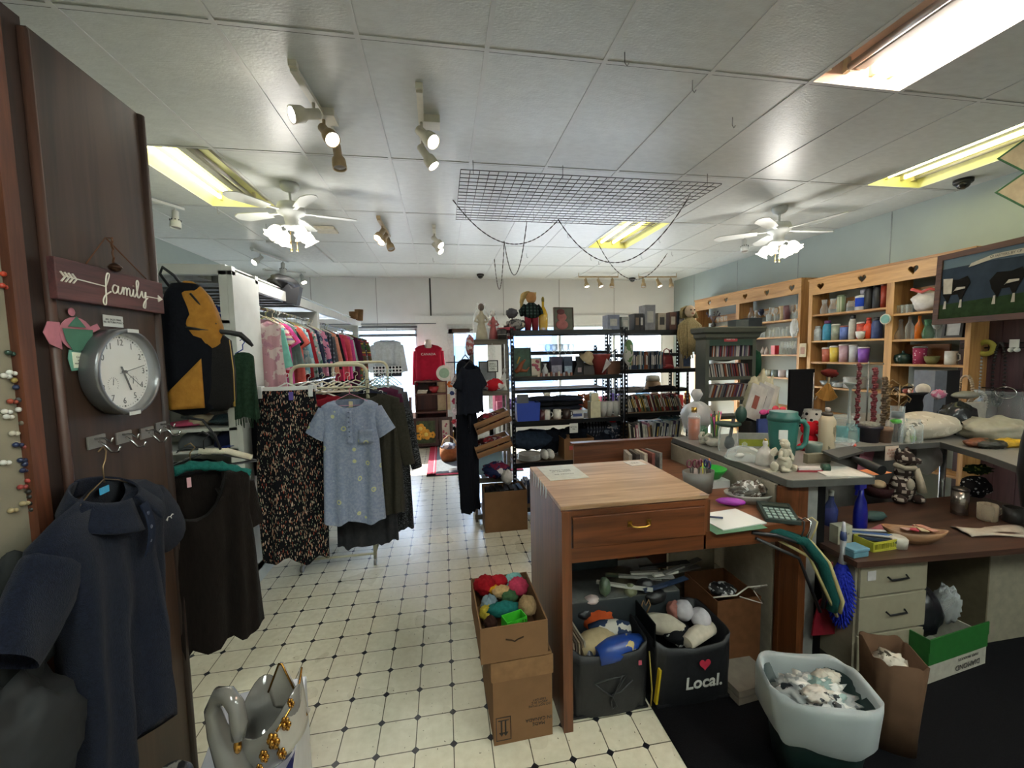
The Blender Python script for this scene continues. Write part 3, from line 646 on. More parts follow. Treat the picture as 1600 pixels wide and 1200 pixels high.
b = B(thin('clock_glass', 'e8ecec', .03)); disc(b, CR-.016, -.056); b.build('glass_cover', t, fix=False)
for s_, a in ((1, PI/2-.12), (-1, -PI/2-.05)): B(WHITE).box(math.cos(a)*.14-.026, math.cos(a)*.14+.026, -.069, -.0675, math.sin(a)*.142-.006, math.sin(a)*.142+.006).build('rim_label', t)
# notes and the paper teapot
p = at(177, 502, X=PX+.003); t = thing('paper_note', 'small white note reading all sales final no return policy', 'note', (PX+.003, p.y, p.z), RZX)
B(WHITE).box(-.04, .04, -.001, .001, -.018, .018).build('paper', t); text('ALL SALES FINAL\nNO RETURN POLICY', .0088, t, INK, (0, -.0015, .0), ext=.0002)
p = at(120, 522, X=PX+.006); t = thing('paper_teapot', 'pink and green paper teapot pinned left of the clock', 'paper decoration', (PX+.006, p.y, p.z), RZX)
PK = mat('b4707e', .7); GR = mat('41705c', .7)
B(PK).prism([(.05*math.cos(a)*1.1, .048*math.sin(a)+.0) for a in [2*PI*k/20 for k in range(20)]], .002).prism([(-.05, .03), (-.085, .03), (-.1, .0), (-.085, -.03), (-.05, -.045)], .002, (0, .001, 0)).prism([(.04, .0), (.085, .02), (.075, .035), (.04, .02)], .002, (0, .001, 0)).ball((-.01, 0, .062), (.012, .002, .012), 12, 6).build('teapot', t)
B(GR).prism([(-.048, .014), (.05, .014), (.044, -.025), (.02, -.048), (-.022, -.048), (-.04, -.02)], .002, (0, -.004, 0)).prism([(-.03, .02), (0, .05), (.028, .02)], .002, (0, -.0035, 0)).build('cup', t)
B(mat('5d9080', .7)).prism([(-.03, -.045), (.045, -.05), (.05, -.1), (-.028, -.105), (-.036, -.07)], .002).use(mat('d7dbc8', .7)).prism([(-.024, -.052), (.04, -.056), (.044, -.093), (-.022, -.097)], .002, (0, -.002, 0)).build('recipe_card', t)
for dz in (.066, .075, .084): pass
text('Good friends\nare like tea\nwarm and sweet', .009, t, INK, (.01, -.0035, -.075), ext=.0001)
# coat hooks
for i, (x, y) in enumerate(((150, 690), (193, 683), (229, 676), (252, 667))):
    p = at(x, y, X=PX+.004); t = thing('coat_hook', ['steel double coat hook on the divider holding the blue polo', 'steel double coat hook second from the left on the divider', 'steel double coat hook third from the left on the divider', 'steel double coat hook at the right edge of the divider'][i], 'coat hook', (PX+.004, p.y, p.z), RZX)
    B(mat('9a9690', .35, metal=.7, var=.08)).box(-.032, .032, -.004, .002, -.019, .019).build('back_plate', t, bev=.001)
    B(CHROME).tube([(.005, -.004, .0), (.005, -.02, -.015), (.005, -.035, -.035), (.005, -.052, -.035), (.005, -.06, -.018)], .0035, 8).tube([(-.008, -.004, .01), (-.008, -.03, .01), (-.008, -.045, -.005), (-.008, -.05, .012)], .0035, 8).build('hook', t)
# navy polo on a wire hanger
POLO = mat('141927', .95, var=.3, vs=140, bump=.8, bs=420, sheen=.06)
def cloth_sheet(fn, m, nu=40, nv=50, th=.004): return B(m).grid(fn, nu, nv, th=th)
pt = thing('polo_shirt', 'navy blue polo shirt with a small chest emblem hanging from the divider hooks', 'shirt', (-.94, 1.295, 1.4), RZX+.12)
torso(.49, .77, .13, POLO, neck=.085, scoop=.075, back=.0, flare=-.05, nf=4.2, amp=.036, seed=1.2, rows=34, hem=.03, waist=.03, slope=.085).build('torso', pt)
for s in (-1, 1): sleeve(s, .49, .19, POLO, r0=.09, r1=.078, ang=.8, flat=.45, slope=.09, seed=s).build('sleeve', pt)
for s in (-1, 1):
    b = B(POLO)
    def col(u, v, s=s):
        a = -PI/2+PI*u*.98+.04; cx, sx = math.cos(a), math.sin(a)
        return (s*((.088+.05*v)*cx+.035*v*(1-u)**3), (.062+.03*v)*sx-.012*v, .03*sx-.02-.052*v-.03*v*(1-u)**2)
    b.grid(col, 18, 6, th=.005)
    b.build('collar', pt)
b = B(mat('1d2333', .9, var=.1, bump=.4, bs=300)); b.grid(lambda u, v: (-.018+.036*u+.006*math.sin(v*3), -.084-.012*math.sin(PI*v), -.07-.15*v), 4, 10, th=.003)
for k in range(3): b.use(mat('3b4254', .3)).ball((0, -.094-.004*k*(2-k), -.1-.04*k), (.006, .003, .006), 10, 5)
b.build('button_placket', pt)
B(mat('3f9bc4', .5)).box(-.018, .018, .0, .003, -.03, -.012).build('neck_label', pt)
b = B(mat('c9c6bd', .5)); b.tube([(.0, 0, 0), (.012, 0, .006), (.025, 0, .002), (.036, 0, .006), (.042, 0, .003)], .0016, 6).tube([(.008, 0, .002), (.004, 0, -.004)], .0012, 5).tube([(.026, 0, .001), (.03, 0, -.005)], .0012, 5)
b.build('emblem', pt, loc=(.085, -.097, -.155))
B(WIRE).tube([(0, 0, .0), (.0, 0, .045), (.012, 0, .06), (.02, 0, .085), (.01, 0, .1), (-.012, -.0, .09)], .0018, 6).tube([(-.21, 0, -.09), (-.06, 0, -.01), (0, 0, .01), (.06, 0, -.01), (.21, 0, -.09)], .0018, 6).build('hanger', pt)
# brown scoop neck top on a green crochet covered hanger
BRN = mat('17120f', .95, var=.25, vs=90, bump=.6, bs=260, sheen=.04, stretch=(1, 1, .25))
bt_ = thing('brown_blouse', 'dark brown scoop neck top on a green crochet hanger behind the polo', 'top', (-1.02, 1.83, 1.29), .62)
torso(.40, .74, .12, BRN, neck=.1, scoop=.2, back=.02, flare=.035, nf=6, amp=.03, seed=4, rows=30, hem=.012, slope=.05).build('torso', bt_)
for s in (-1, 1): sleeve(s, .4, .2, BRN, r0=.07, r1=.06, ang=.16, flat=.4, seed=s).build('sleeve', bt_)
b = B(mat('1c5a53', .9, var=.2, vs=60, bump=.8, bs=160)); P = [(-.2, 0, -.06), (-.1, 0, -.005), (0, 0, .018), (.1, 0, -.005), (.2, 0, -.06)]
b.tube([V(P[i]).lerp(V(P[i+1]), k/6) for i in range(4) for k in range(6)]+[V(P[4])], [.019+.004*math.sin(k*2.2) for k in range(25)], 10); b.use(WIRE).tube([(0, 0, .03), (0, 0, .07), (.018, 0, .09), (.005, 0, .11), (-.015, 0, .1)], .0025, 6)
b.build('crochet_hanger', bt_); B(mat('c99aa0', .7)).box(-.014, .0, .022, .026, -.075, -.035).build('price_tag', bt_)
hg = thing('black_hanger', 'black plastic hanger hooked behind the brown top', 'hanger', (-1.02, 1.93, 1.33), .5); b = B(HDARK); b.tube([(-.19, 0, -.06), (0, 0, .01), (.19, 0, -.06), (-.19, 0, -.06)], .006, 8).tube([(0, 0, .01), (0, 0, .06), (.02, 0, .08), (0, 0, .1), (-.015, 0, .09)], .003, 6); b.build('frame', hg)
b = B(mat('c9c3ad', .9, bump=.6, bs=200)); b.tube([(-.02, .005, .015), (.08, .005, -.0), (.17, .005, -.045)], .014, 8); b.build('crochet_cover', hg)
# black and yellow hiking backpack
BK = mat('0c0e14', .85, var=.2, vs=60, bump=.3); YL = mat('96692a', .85, var=.12, vs=30, bump=.3); MESHM = mat('1b1a1a', .95, var=.3, vs=200)
bp_ = thing('hiking_backpack', 'large black and ochre hiking backpack hanging at the divider end', 'backpack', (-1.06, 1.98, 1.49), .35); bp_.scale = (.72, .85, .78)
def sq(w_, d_, z, ox=0, oy=0, p_=.45, n_=28): return [(ox+w_*math.copysign(abs(math.cos(2*PI*k/n_))**p_, math.cos(2*PI*k/n_)), oy+d_*math.copysign(abs(math.sin(2*PI*k/n_))**p_, math.sin(2*PI*k/n_)), z) for k in range(n_)]
B(BK).loft([sq(.06, .1, .02), sq(.115, .13, .05), sq(.13, .145, .2), sq(.135, .15, .4), sq(.125, .145, .55), sq(.1, .12, .66), sq(.07, .1, .715), sq(.02, .05, .73)]).build('main_sack', bp_)
B(YL).loft([sq(.06, .08, .35, .07, -.04), sq(.085, .1, .4, .08, -.045), sq(.09, .11, .5, .07, -.045), sq(.08, .1, .58, .06, -.04), sq(.07, .085, .66, .04, -.04), sq(.05, .06, .71, .02, -.03), sq(.02, .03, .735, .01, -.03)]).build('lid_pocket', bp_)
B(YL).grid(lambda u, v: (-.1+.16*u*(1-.0*v), -.153-.004, .06+.26*v*(.35+.65*u)), 8, 8, th=.01).build('side_patch', bp_)
B(MESHM).loft([sq(.05, .07, .03, .11, -.03), sq(.085, .1, .08, .115, -.03), sq(.09, .105, .25, .115, -.03), sq(.085, .1, .42, .11, -.03), sq(.04, .06, .47, .1, -.03)]).build('mesh_pocket', bp_)
B(mat('0f1013', .6)).tube([(-.0, -.15, .48), (.1, -.14, .47), (.2, -.1, .46), (.25, -.09, .45), (.29, -.09, .41), (.31, -.09, .385)], [.008, .012, .014, .016, .014, .008], 8).build('compression_strap', bp_)
B(mat('0f1013', .6)).tube([(-.05, -.15, .02), (.05, -.18, -.0), (.1, -.17, -.09), (.12, -.16, -.17)], .007, 8).build('hip_strap', bp_)
B(mat('0f1013', .6)).tube([(-.02, -.04, .71), (-.05, -.05, .76), (-.1, -.05, .8), (-.12, -.02, .77), (-.08, .0, .7)], .008, 8).build('haul_loop', bp_)
B(mat('0f1013', .6)).tube([(.03, -.13, .66), (.1, -.13, .56), (.14, -.14, .5)], .006, 8).use(mat('b9974a', .4, metal=.5)).tube([(.195, -.09, .05), (.2, -.09, .25), (.19, -.09, .42)], .006, 8).build('edge_piping', bp_)
# dark mesh bags and plastic hung behind the polo, orange cloth
def lump(name, label, cat, loc, r, m, seed=0, bump=.5, fr=5, group=None, seg=26, rg=16, rz=0, body=None):
    o = B(m).ball((0, 0, 0), r, seg, rg, bump, fr, seed).build(name, loc=loc, rz=rz); return tag(o, label, cat, group)
lump('mesh_bag', 'dark grey see-through mesh bag hanging left of the polo', 'bag', (-.99, 1.08, 1.13), (.05, .07, .17), mat('262828', .8, var=.3, vs=14), 3, .25)
lump('plastic_bag', 'crumpled dark green plastic bag behind the polo hem', 'bag', (-.96, 1.02, .86), (.08, .15, .17), mat('15181a', .75, var=.4, vs=9), 5, .3, 8)
lump('orange_cloth', 'orange fuzzy cloth at the left edge beside the divider', 'cloth', (-.72, .68, .97), (.05, .05, .07), mat('a04a16', .95, var=.3, vs=60, bump=.8), 2, .15, 8)
# ------------------------------------------------------------------ white gondola: hat shelves at its near end, clothes rail beyond
GX = -1.45
t = thing('white_gondola', 'white painted shelving unit with a hat and shoe shelf end and a clothes rail', 'shelving unit', (GX, 3.24, 0))
b = B(WPAINT); b.box(-.035, 0, 0, .42, .0, 2.36).box(-.09, -.035, 0, .02, .12, 2.36); b.build('end_panel', t, bev=.002)
B(WPAINT).box(-.95, -.915, 0, .42, 0, 2.36).build('end_panel', t)
B(WPAINT).box(-.915, -.035, .4, .42, .1, 1.78).build('back_panel', t)
B(WPAINT).box(-.95, -.035, .0, .06, .0, .13).box(-.95, 0, .02, .4, .1, .155).build('plinth', t)
LV = (.155, .535, .8, 1.085, 1.24, 1.405, 1.57, 1.73, 2.01)
for z in LV[1:]: B(WPAINT).box(-.915, -.035, .0, .4, z-.022, z).build('shelf', t)
b = B(WPAINT); b.box(-1.25, 0, 0, .05, 2.33, 2.39).box(-1.25, 0, .37, .42, 2.33, 2.39).box(-1.25, -.04, .0, 4.4, 2.39, 2.4)
b.build('top_frame', t)
b = B(mat('8f8f88', .7, var=.25, vs=20)); b.box(-1.2, -.3, .05, .36, 2.34, 2.385); b.build('top_board', t)
b = B(WPAINT); b.box(-.04, 0, .42, 4.7, 2.27, 2.36).box(-1.0, -.96, .42, 4.7, 2.27, 2.36); b.build('side_rail', t)
for y in (1.98, 4.35): 
    B(WPAINT).box(-.09, 0, y, y+.09, 0, 2.27).build('post', t); B(WPAINT).box(-1.0, -.91, y, y+.09, 0, 2.27).build('post', t); B(WPAINT).box(-.91, -.09, y, y+.04, 2.2, 2.27).build('cross_rail', t)
B(STEEL).cyl((-.1, .42, 2.17), (-.1, 4.5, 2.17), .015).build('hanging_rail', t); B(STEEL).cyl((-.85, .42, 2.17), (-.85, 4.5, 2.17), .015).build('hanging_rail', t)
B(WPAINT).box(-1.0, 0, .42, 4.6, .0, .1).build('base_board', t); B(mat('777d80', .7)).box(-.5, -.46, .42, 4.4, .1, 2.0).build('divider_board', t)
for k in range(7): B(mat('6e6f6c', .6)).box(-.9, -.06, .5+k*.2, .58+k*.2, 2.3, 2.32).build('top_slat', t)
# hats and shoes
def GP(x, z, y=.16): return (GX+x, 3.24+y, z)
cap_hat('baseball_hat', 'royal blue baseball cap on the top shelf of the white unit', GP(-.19, 2.011), .25, mat('24397a', .8), mat('24397a', .8), s=1.05, lettering='Blue Grey')
lump('knit_hat', 'teal grey knitted hat on the second shelf of the white unit', 'hat', GP(-.12, 1.79), (.09, .1, .06), mat('52665f', .9, bump=.5), 1, .2)
b = B(mat('b3242c', .8)); b.ball((0, 0, .0), (.12, .14, .07), 20, 12, .1); b.use(BLACK).ball((.02, -.125, .02), (.035, .02, .03), 8, 6, .6, 9); tag(b.build('baseball_hat', loc=GP(-.14, 1.64)), 'bright red cap with a black print on the white shelves', 'hat')
cap_hat('baseball_hat', 'charcoal grey cap on the shelf under the red cap', GP(-.16, 1.406), .3, mat('4b4b4f', .9), mat('3b3b3f', .9), s=1.0)
lump('pink_hat', 'pink hat flattened on the shelf below the grey cap', 'hat', GP(-.42, 1.265), (.14, .12, .022), mat('b04a68', .9), 3, .25)
lump('cream_hat', 'cream fluffy hat between the pink hat and the dark sequin hat', 'hat', GP(-.34, 1.285), (.08, .1, .04), mat('b9a98f', .95, bump=.6), 4, .3)
lump('sequin_hat', 'dark blue glittery hat on the shelf below the grey cap', 'hat', GP(-.15, 1.285), (.13, .12, .045), mat('1f3038', .3, var=.6, vs=90), 6, .25)
cap_hat('baseball_hat', 'grey mesh cap on the shelf left of the navy visor cap', GP(-.4, 1.086), .2, mat('56595c', .9), mat('4d5053', .9), s=1.1)
cap_hat('baseball_hat', 'navy cap with a bright blue brim on the white shelves', GP(-.16, 1.086), .5, mat('1c2138', .9), mat('2b3c80', .8), s=1.1)
cap_hat('baseball_hat', 'pale pink baseball cap with grey front above the shoes', GP(-.15, .801), -.35, mat('8c8580', .8), mat('cfc0bd', .8), s=1.25)
lump('black_bag', 'black soft bag on the shelf behind the pale pink cap', 'bag', GP(-.45, .89, .2), (.2, .13, .09), mat('17181b', .9), 8, .25)
BS = mat('1b1c1f', .7, var=.2); SOLEW = mat('b9b7ae', .6); LACEW = mat('c9c8c2', .8)
shoe('black running shoe facing out on the upper shoe shelf', GP(-.14, .536, .19), .15, BS, mat('3a3a3a', .6), LACEW, group=None)
shoe('black running shoe at the left of the upper shoe shelf', GP(-.32, .536, .2), -.1, BS, mat('2a2a2a', .6), BS)
shoe('black and white sneaker with white laces on the bottom shoe shelf', GP(-.36, .16, .2), .12, BS, SOLEW, LACEW, hi=.03).scale = (1.15,)*3
shoe('black sneaker standing tilted with white sole on the bottom shoe shelf', GP(-.25, .17, .2), .05, mat('26282b', .8), SOLEW, LACEW, hi=.01).scale = (.8, 1.1, 1.5)
shoe('dark navy slip sneaker with white sole nearest the end panel', GP(-.14, .16, .19), -.25, mat('23262d', .8), SOLEW, mat('303238', .8)).scale = (1.2,)*3
# green scarf on a blue hook
t = thing('green_scarf', 'dark green fringed scarf hanging on a blue hanger beside the shoe shelves', 'scarf', (-1.36, 3.12, 1.78))
SC = mat('263a2c', .95, var=.25, vs=50, bump=.8, bs=180)
torso(.13, .46, .06, SC, neck=.04, scoop=.0, flare=.02, nf=2.2, amp=.018, seed=2, rows=18, hem=.01, slope=.03).build('scarf_body', t)
b = B(SC)
for k in range(16): b.tube([(-.065+k*.0088, -.02+.02*(k % 3), -.44), (-.066+k*.009+.004*math.sin(k*5), -.02+.02*(k % 3), -.51-.02*math.sin(k*3.3))], .0028, 5)
tag(b.build('fringe', t), kind='stuff'); B(mat('3a4f9a', .4)).tube([(-.05, 0, -.01), (0, 0, .02), (0, 0, .05), (.015, 0, .07), (0, 0, .09), (-.015, 0, .08)], .004, 8).build('hook', t)
# things on top of the unit
lump('duffel_bag', 'black bag lying on top of the white shelving unit', 'bag', (-1.5, 4.4, 2.46), (.1, .3, .07), mat('0f1013', .5), 2, .2)
tag(B(mat('14151a', .6)).prism([(-.06, -.1), (.06, -.12), (.1, .05), (.02, .03), (-.02, .1), (-.09, .08)], .09, (0, 0, 0)).build('cloth_bag', loc=(-1.42, 4.3, 2.36)), 'black pointed cloth bag hanging over the top rail of the white unit', 'bag')
for x, y, h, lb in ((-1.45, 7.3, .12, 'small'), (-1.42, 7.62, .19, 'tall')):
    t = thing('basket', lb+' brown woven basket on the far end of the white rail', 'basket', (x, y, 2.36)); B(mat('6e5236', .8, bump=.6, bs=90)).lathe([(.06, 0), (.075, h), (.068, h), (.056, .01)], seg=16).build('bowl', t)
# clothes on the white rail, each facing the aisle end
def prints():
    return dict(
        tie=pat('tiedye', 'c79aa3', [('noise', 'd8c6c4', 9, .5), ('noise', 'b98a9a', 17, .6)]), aqua=mat('7fc4b6', .9), stripe=pat('stripy', 'd8c8b8', [('stripe', 'b98a48', 22, .25), ('stripe', '8c6fa0', 11, .2), ('stripe', 'c4607a', 7, .15)]),
        redw=pat('redprint', '9c2438', [('dot', 'd8c8c8', 24, .2), ('stripe', 'c98a9a', 9, .2)]), sage=mat('5c6f6b', .9), coral=mat('b8574e', .9), teal=pat('blueflor', '6f9aa8', [('noise', 'a8c0c0', 14, .52), ('dot', '2c6a78', 12, .16)]),
        dkred=mat('7c1c24', .9), floral=pat('floral1', '7d8a8a', [('dot', 'c49090', 22, .28), ('noise', '3c5a4c', 22, .58)]), navyd=pat('navyspot', '23263c', [('dot', '5a6484', 26, .2)]), camo=pat('camo', '2c3340', [('noise', '6c7480', 14, .52), ('noise', 'b0a8a8', 19, .62)]),
        pinkp=pat('pinkprint', 'b87890', [('noise', '30405c', 20, .55), ('dot', 'd8b8c8', 20, .2)]), check=pat('dkcheck', '3b3e48', [('stripe', '6a6e78', 20, .4), ('stripe', '22242c', 28, .5, 'X')]), gry=mat('54565c', .9, var=.2, vs=50), peach=mat('c98872', .9), hot=mat('c23a5c', .9), rose=mat('c4505c', .9),
        mint=mat('9ab8b0', .9), knit=pat('knit', '5a4a38', [('stripe', '8c3c3c', 9, .35), ('stripe', 'b89a50', 7, .15), ('noise', '3c5c3c', 18, .55)]), blk=mat('1c1d22', .9), magenta=mat('c04a8a', .9), wht=mat('b9bcc0', .9), plum=mat('4a2036', .9))
PR = prints()
rail = [(.06, 'tie', 'pale pink hooded top with aqua sleeves', .6, 'kidlong', 'aqua', .34), (.2, 'stripe', 'striped yellow top', .36, 'kid', None, .3), (.27, 'redw', 'red dress with white print', .5, 'kid', None, .3), (.36, 'magenta', 'bright magenta long dress', .85, 'kid', None, .28),
        (.44, 'sage', 'sage grey hooded top', .42, 'kidlong', None, .34), (.54, 'blk', 'black top', .42, 'kid', None, .3), (.64, 'coral', 'coral skirt dress', .6, 'kid', None, .3), (.74, 'teal', 'light blue floral top', .5, 'kidlong', None, .34), (.86, 'dkred', 'dark red jacket', .55, 'kidlong', None, .36),
        (.98, 'floral', 'grey green floral top', .55, 'kidlong', None, .34), (1.1, 'navyd', 'navy speckled ruffled top', .5, 'kidlong', None, .36), (1.22, 'camo', 'grey camouflage pattern top', .6, 'kidlong', None, .36), (1.36, 'pinkp', 'pink and navy printed top', .55, 'kidlong', None, .36), (1.5, 'check', 'dark checked shirt', .62, 'kidlong', None, .38),
        (1.66, 'gry', 'charcoal grey sweater', .62, 'kidlong', None, .38), (1.84, 'peach', 'peach coloured top', .55, 'kidlong', None, .36), (2.05, 'blk', 'black top with open collar', .5, 'kidlong', None, .36), (2.2, 'hot', 'hot pink jacket', .66, 'kidlong', None, .38), (2.42, 'rose', 'rose pink coat', .66, 'kidlong', None, .38),
        (2.66, 'magenta', 'bright magenta fleece', .66, 'kidlong', None, .38), (2.9, 'mint', 'pale mint top', .56, 'kidlong', None, .36), (3.15, 'plum', 'dark plum jacket', .8, 'kidlong', None, .38), (3.4, 'knit', 'brown and red patterned knit sweater', .95, 'kidlong', None, .42), (3.62, 'camo', 'grey camouflage fleece', .9, 'kidlong', None, .42), (3.8, 'knit', 'red and yellow striped knit jacket', .9, 'kidlong', None, .44)]
prev = 'the white post'
for i, (y, k, lb, h, sl, smk, w_) in enumerate(rail):
    hm = [HW, CREAM, HDARK, mat('8fb0a8', .4), mat('b5b95a', .4)][i*7 % 5]
    shirt('hanging_garment', lb+' on the white rail'+('' if i == 0 else ' just behind the '+prev), 'clothing', (-1.5-.01*(i % 3), 3.68+y, 2.07), .25 if i < 4 else .1*math.sin(i), w_, h, PR[k], sl, .1, hm, group=None, seed=i, sm=PR[smk] if smk else None, amp=.012, neck=.06, rows=12)
    prev = lb.split(' with')[0]
# a second row deeper on the unit, dark garments under and behind
for i, (y, k, h, lb) in enumerate(((.3, 'blk', .8, 'black long garment'), (.8, 'plum', .8, 'dark plum dress'), (1.4, 'gry', .8, 'grey hooded coat'), (2.1, 'navyd', .9, 'navy speckled dress'), (2.9, 'blk', .9, 'black coat'))):
    shirt('hanging_dress', lb+' hanging low under the white rail', 'clothing', (-1.68, 3.7+y, 1.5), .2, .4, h, PR[k], 'kid', .12, seed=i+50, amp=.02, rows=12)
for i in range(9):
    t = thing('empty_hanger', 'white plastic hanger on the white clothes rail without a garment', 'hanger', (-1.5, 3.75+i*.42, 2.07), .3*math.sin(i*2), 'empty hangers on the white rail'); hanger(t, .3, HW if i % 2 else CREAM)
# ------------------------------------------------------------------ rolling rack
RKM = mat('b9b498', .35, var=.05)
t = thing('rolling_rack', 'cream metal rolling clothes rack with arched ends', 'clothes rack', (-.89, 3.45, 0))
for y in (0, 1.25):
    pts = [(-.285, y, .06), (-.285, y, 1.58)]+[(-.215+.07*math.cos(a)*1.0, y, 1.6+.07*math.sin(a)) for a in (PI, PI*.83, PI*.67, PI*.5)]+[(.215+.07*math.cos(a), y, 1.6+.07*math.sin(a)) for a in (PI*.5, PI*.33, PI*.17, 0)]+[(.285, y, 1.58), (.285, y, .06)]
    B(RKM).tube(pts, .014, 10).build('end_frame', t)
for x in (-.27, .27): B(CHROME).cyl((x, 0, 1.52), (x, 1.25, 1.52), .01).build('hang_bar', t)
B(RKM).cyl((-.285, 0, 1.49), (.285, 0, 1.49), .008).build('cross_bar', t)
B(RKM).cyl((-.3, 0, .1), (.3, 0, .1), .01).cyl((-.285, 0, .1), (-.285, 1.25, .1), .01).cyl((.285, 0, .1), (.285, 1.25, .1), .01).cyl((-.3, 1.25, .1), (.3, 1.25, .1), .01).build('base_frame', t)
for x in (-.285, .285):
    for y in (0, 1.25):
        B(STEEL).cyl((x-.01, y, .03), (x+.01, y, .03), .03, 16).bar((x, y, .03), (x, y, .09), .012, .03).build('caster', t)
FROND = pat('frond', '0f0f14', [('dot', 'b98f76', 20, .24, (4.2, 1, .8)), ('dot', 'd2bda4', 34, .26, (4.6, 1, .7)), ('noise', '101014', 22, .54), ('dot', '9c4a34', 18, .18, (4, 1, .8)), ('dot', '8fa084', 30, .17, (4, 1, .8))], .85)
DENIM = pat('denimflor', '7d879e', [('noise', '8992a6', 60, .5), ('ring', 'b9b98c', 9, .17), ('dot', 'a9b0a0', 9, .07), ('ring', '99a2b4', 15, .12)], .9)
t = thing('palm_skirt', 'long black skirt printed with tan and cream fronds clipped on a white hanger', 'skirt', (-1.145, 3.27, 1.505), .1)
b = torso(.38, 1.3, .12, FROND, neck=.185, scoop=.01, back=.0, flare=.05, nf=3.5, amp=.026, seed=3, rows=40, hem=.028, slope=.01, waist=-.03); b.build('skirt_body', t)
hanger(t, .3, HW, z=.015); B(HW).box(-.21, .2, -.012, .012, -.022, .018).build('clip_bar', t)
for x in (-.17, .165): B(mat('c9cccc', .3)).box(x-.014, x+.014, -.045, .03, -.06, .025).build('clip', t)
B(mat('5a4a9c', .6)).box(.02, .05, -.05, -.04, -.08, -.02).build('size_tag', t)
def layered(name, lb, cat, loc, rz, w, h, m, sl, **k): return shirt(name, lb, cat, loc, rz, w, h, m, sl, **k)
layered('blue_dress', 'light denim blue short sleeve dress with pale flowers on a pink wire hanger', 'dress', (-.69, 3.2, 1.43), .04, .40, .95, DENIM, 'short', depth=.11, hm=HPINK, hk='wire', neck=.1, scoop=.075, flare=.035, amp=.024, seed=2, nf=3.6, hem=.02, rows=30)
d = bpy.data.objects['blue_dress']
b = B(DENIM); b.grid(lambda u, v: (.06+.11*u, -.083-.004*math.sin(v*9), -.23-.1*v), 6, 6, th=.006); b.grid(lambda u, v: (-.02+.04*u, -.078-.006*math.sin(v*20), -.09-.24*v), 3, 14, th=.006); b.build('pocket', d)
b = B(mat('555f74', .4)); 
for k in range(6): b.ball((0, -.087, -.1-.035*k), (.007, .004, .007), 8, 5)
b.build('button_row', d); B(mat('b9b08a', .7)).box(-.014, .014, .02, .026, -.075, -.03).build('neck_tag', d)
RK = [('black_jacket', 'black long sleeve jacket behind the frond print skirt', -1.2, 3.4, 1.44, .42, .62, mat('15161c', .9), 'long'), ('red_blouse', 'dark red long top showing between skirt and blue dress', -1.02, 3.55, 1.44, .44, .92, mat('7a1824', .9), 'long'), ('floral_blouse', 'black and orange floral top hanging low behind the skirt', -.98, 3.7, 1.4, .42, 1.1, pat('florlow', '20181a', [('noise', '8c3c24', 14, .56), ('noise', '54584c', 11, .6)]), 'short'),
      ('olive_coat', 'olive brown long coat hanging right of the blue dress', -.6, 3.42, 1.45, .5, .98, mat('35332c', .95, var=.15, vs=60, bump=.4), 'long'), ('grey_shirt', 'dark grey draped cardigan with pointed hem below the blue dress', -.66, 3.5, 1.36, .46, 1.18, mat('303134', .95, var=.2), 'short'), ('tweed_coat', 'charcoal speckled knit coat lowest on the rolling rack', -.53, 3.62, 1.34, .44, 1.12, pat('tweed', '1c1d1f', [('noise', '55585c', 60, .56, (1, 1, 3))]), 'long'),
      ('black_blouse', 'black and white collared top under the white hangers', -.98, 3.9, 1.44, .44, .8, PR['blk'], 'long'), ('navy_jacket', 'navy jacket in the middle of the rolling rack', -.76, 4.05, 1.44, .46, .8, mat('1e2230', .9), 'long'), ('maroon_jacket', 'maroon and grey jacket near the far end of the rolling rack', -.68, 4.25, 1.44, .46, .85, PR['plum'], 'long'), ('grey_cardigan', 'mid grey cardigan at the far end of the rolling rack', -.66, 4.5, 1.44, .48, .9, PR['gry'], 'long')]
for i, (nm, lb, x, y, z, w_, h, m, sl) in enumerate(RK):
    shirt(nm, lb, 'clothing', (x, y, z), .15*math.sin(i*1.7), w_, h, m, sl, .13, [HW, HW, CREAM, HDARK][i % 4], seed=i+20, amp=.03, hem=.014 if 'draped' in lb else .008, rows=16)
for i, (x, y, a) in enumerate(((-1.1, 3.62, .5), (-1.0, 3.66, .45), (-.93, 3.74, .5), (-.86, 3.6, .55), (-.8, 3.66, .5), (-.76, 3.78, .4))):
    t = thing('white_hanger', 'white plastic hanger hooked over the rolling rack bar', 'hanger', (x, y, 1.5), a, 'white hangers on the rolling rack'); hanger(t, .36, [HW, CREAM][i % 2])
for i in range(7):
    t = thing('teal_hanger', 'pale teal hanger bunched at the right bar of the rolling rack', 'hanger', (-.68+.03*i, 3.8+.06*i, 1.5), 1.1, 'pale teal hangers'); hanger(t, .34, mat('9ab8b8', .4))
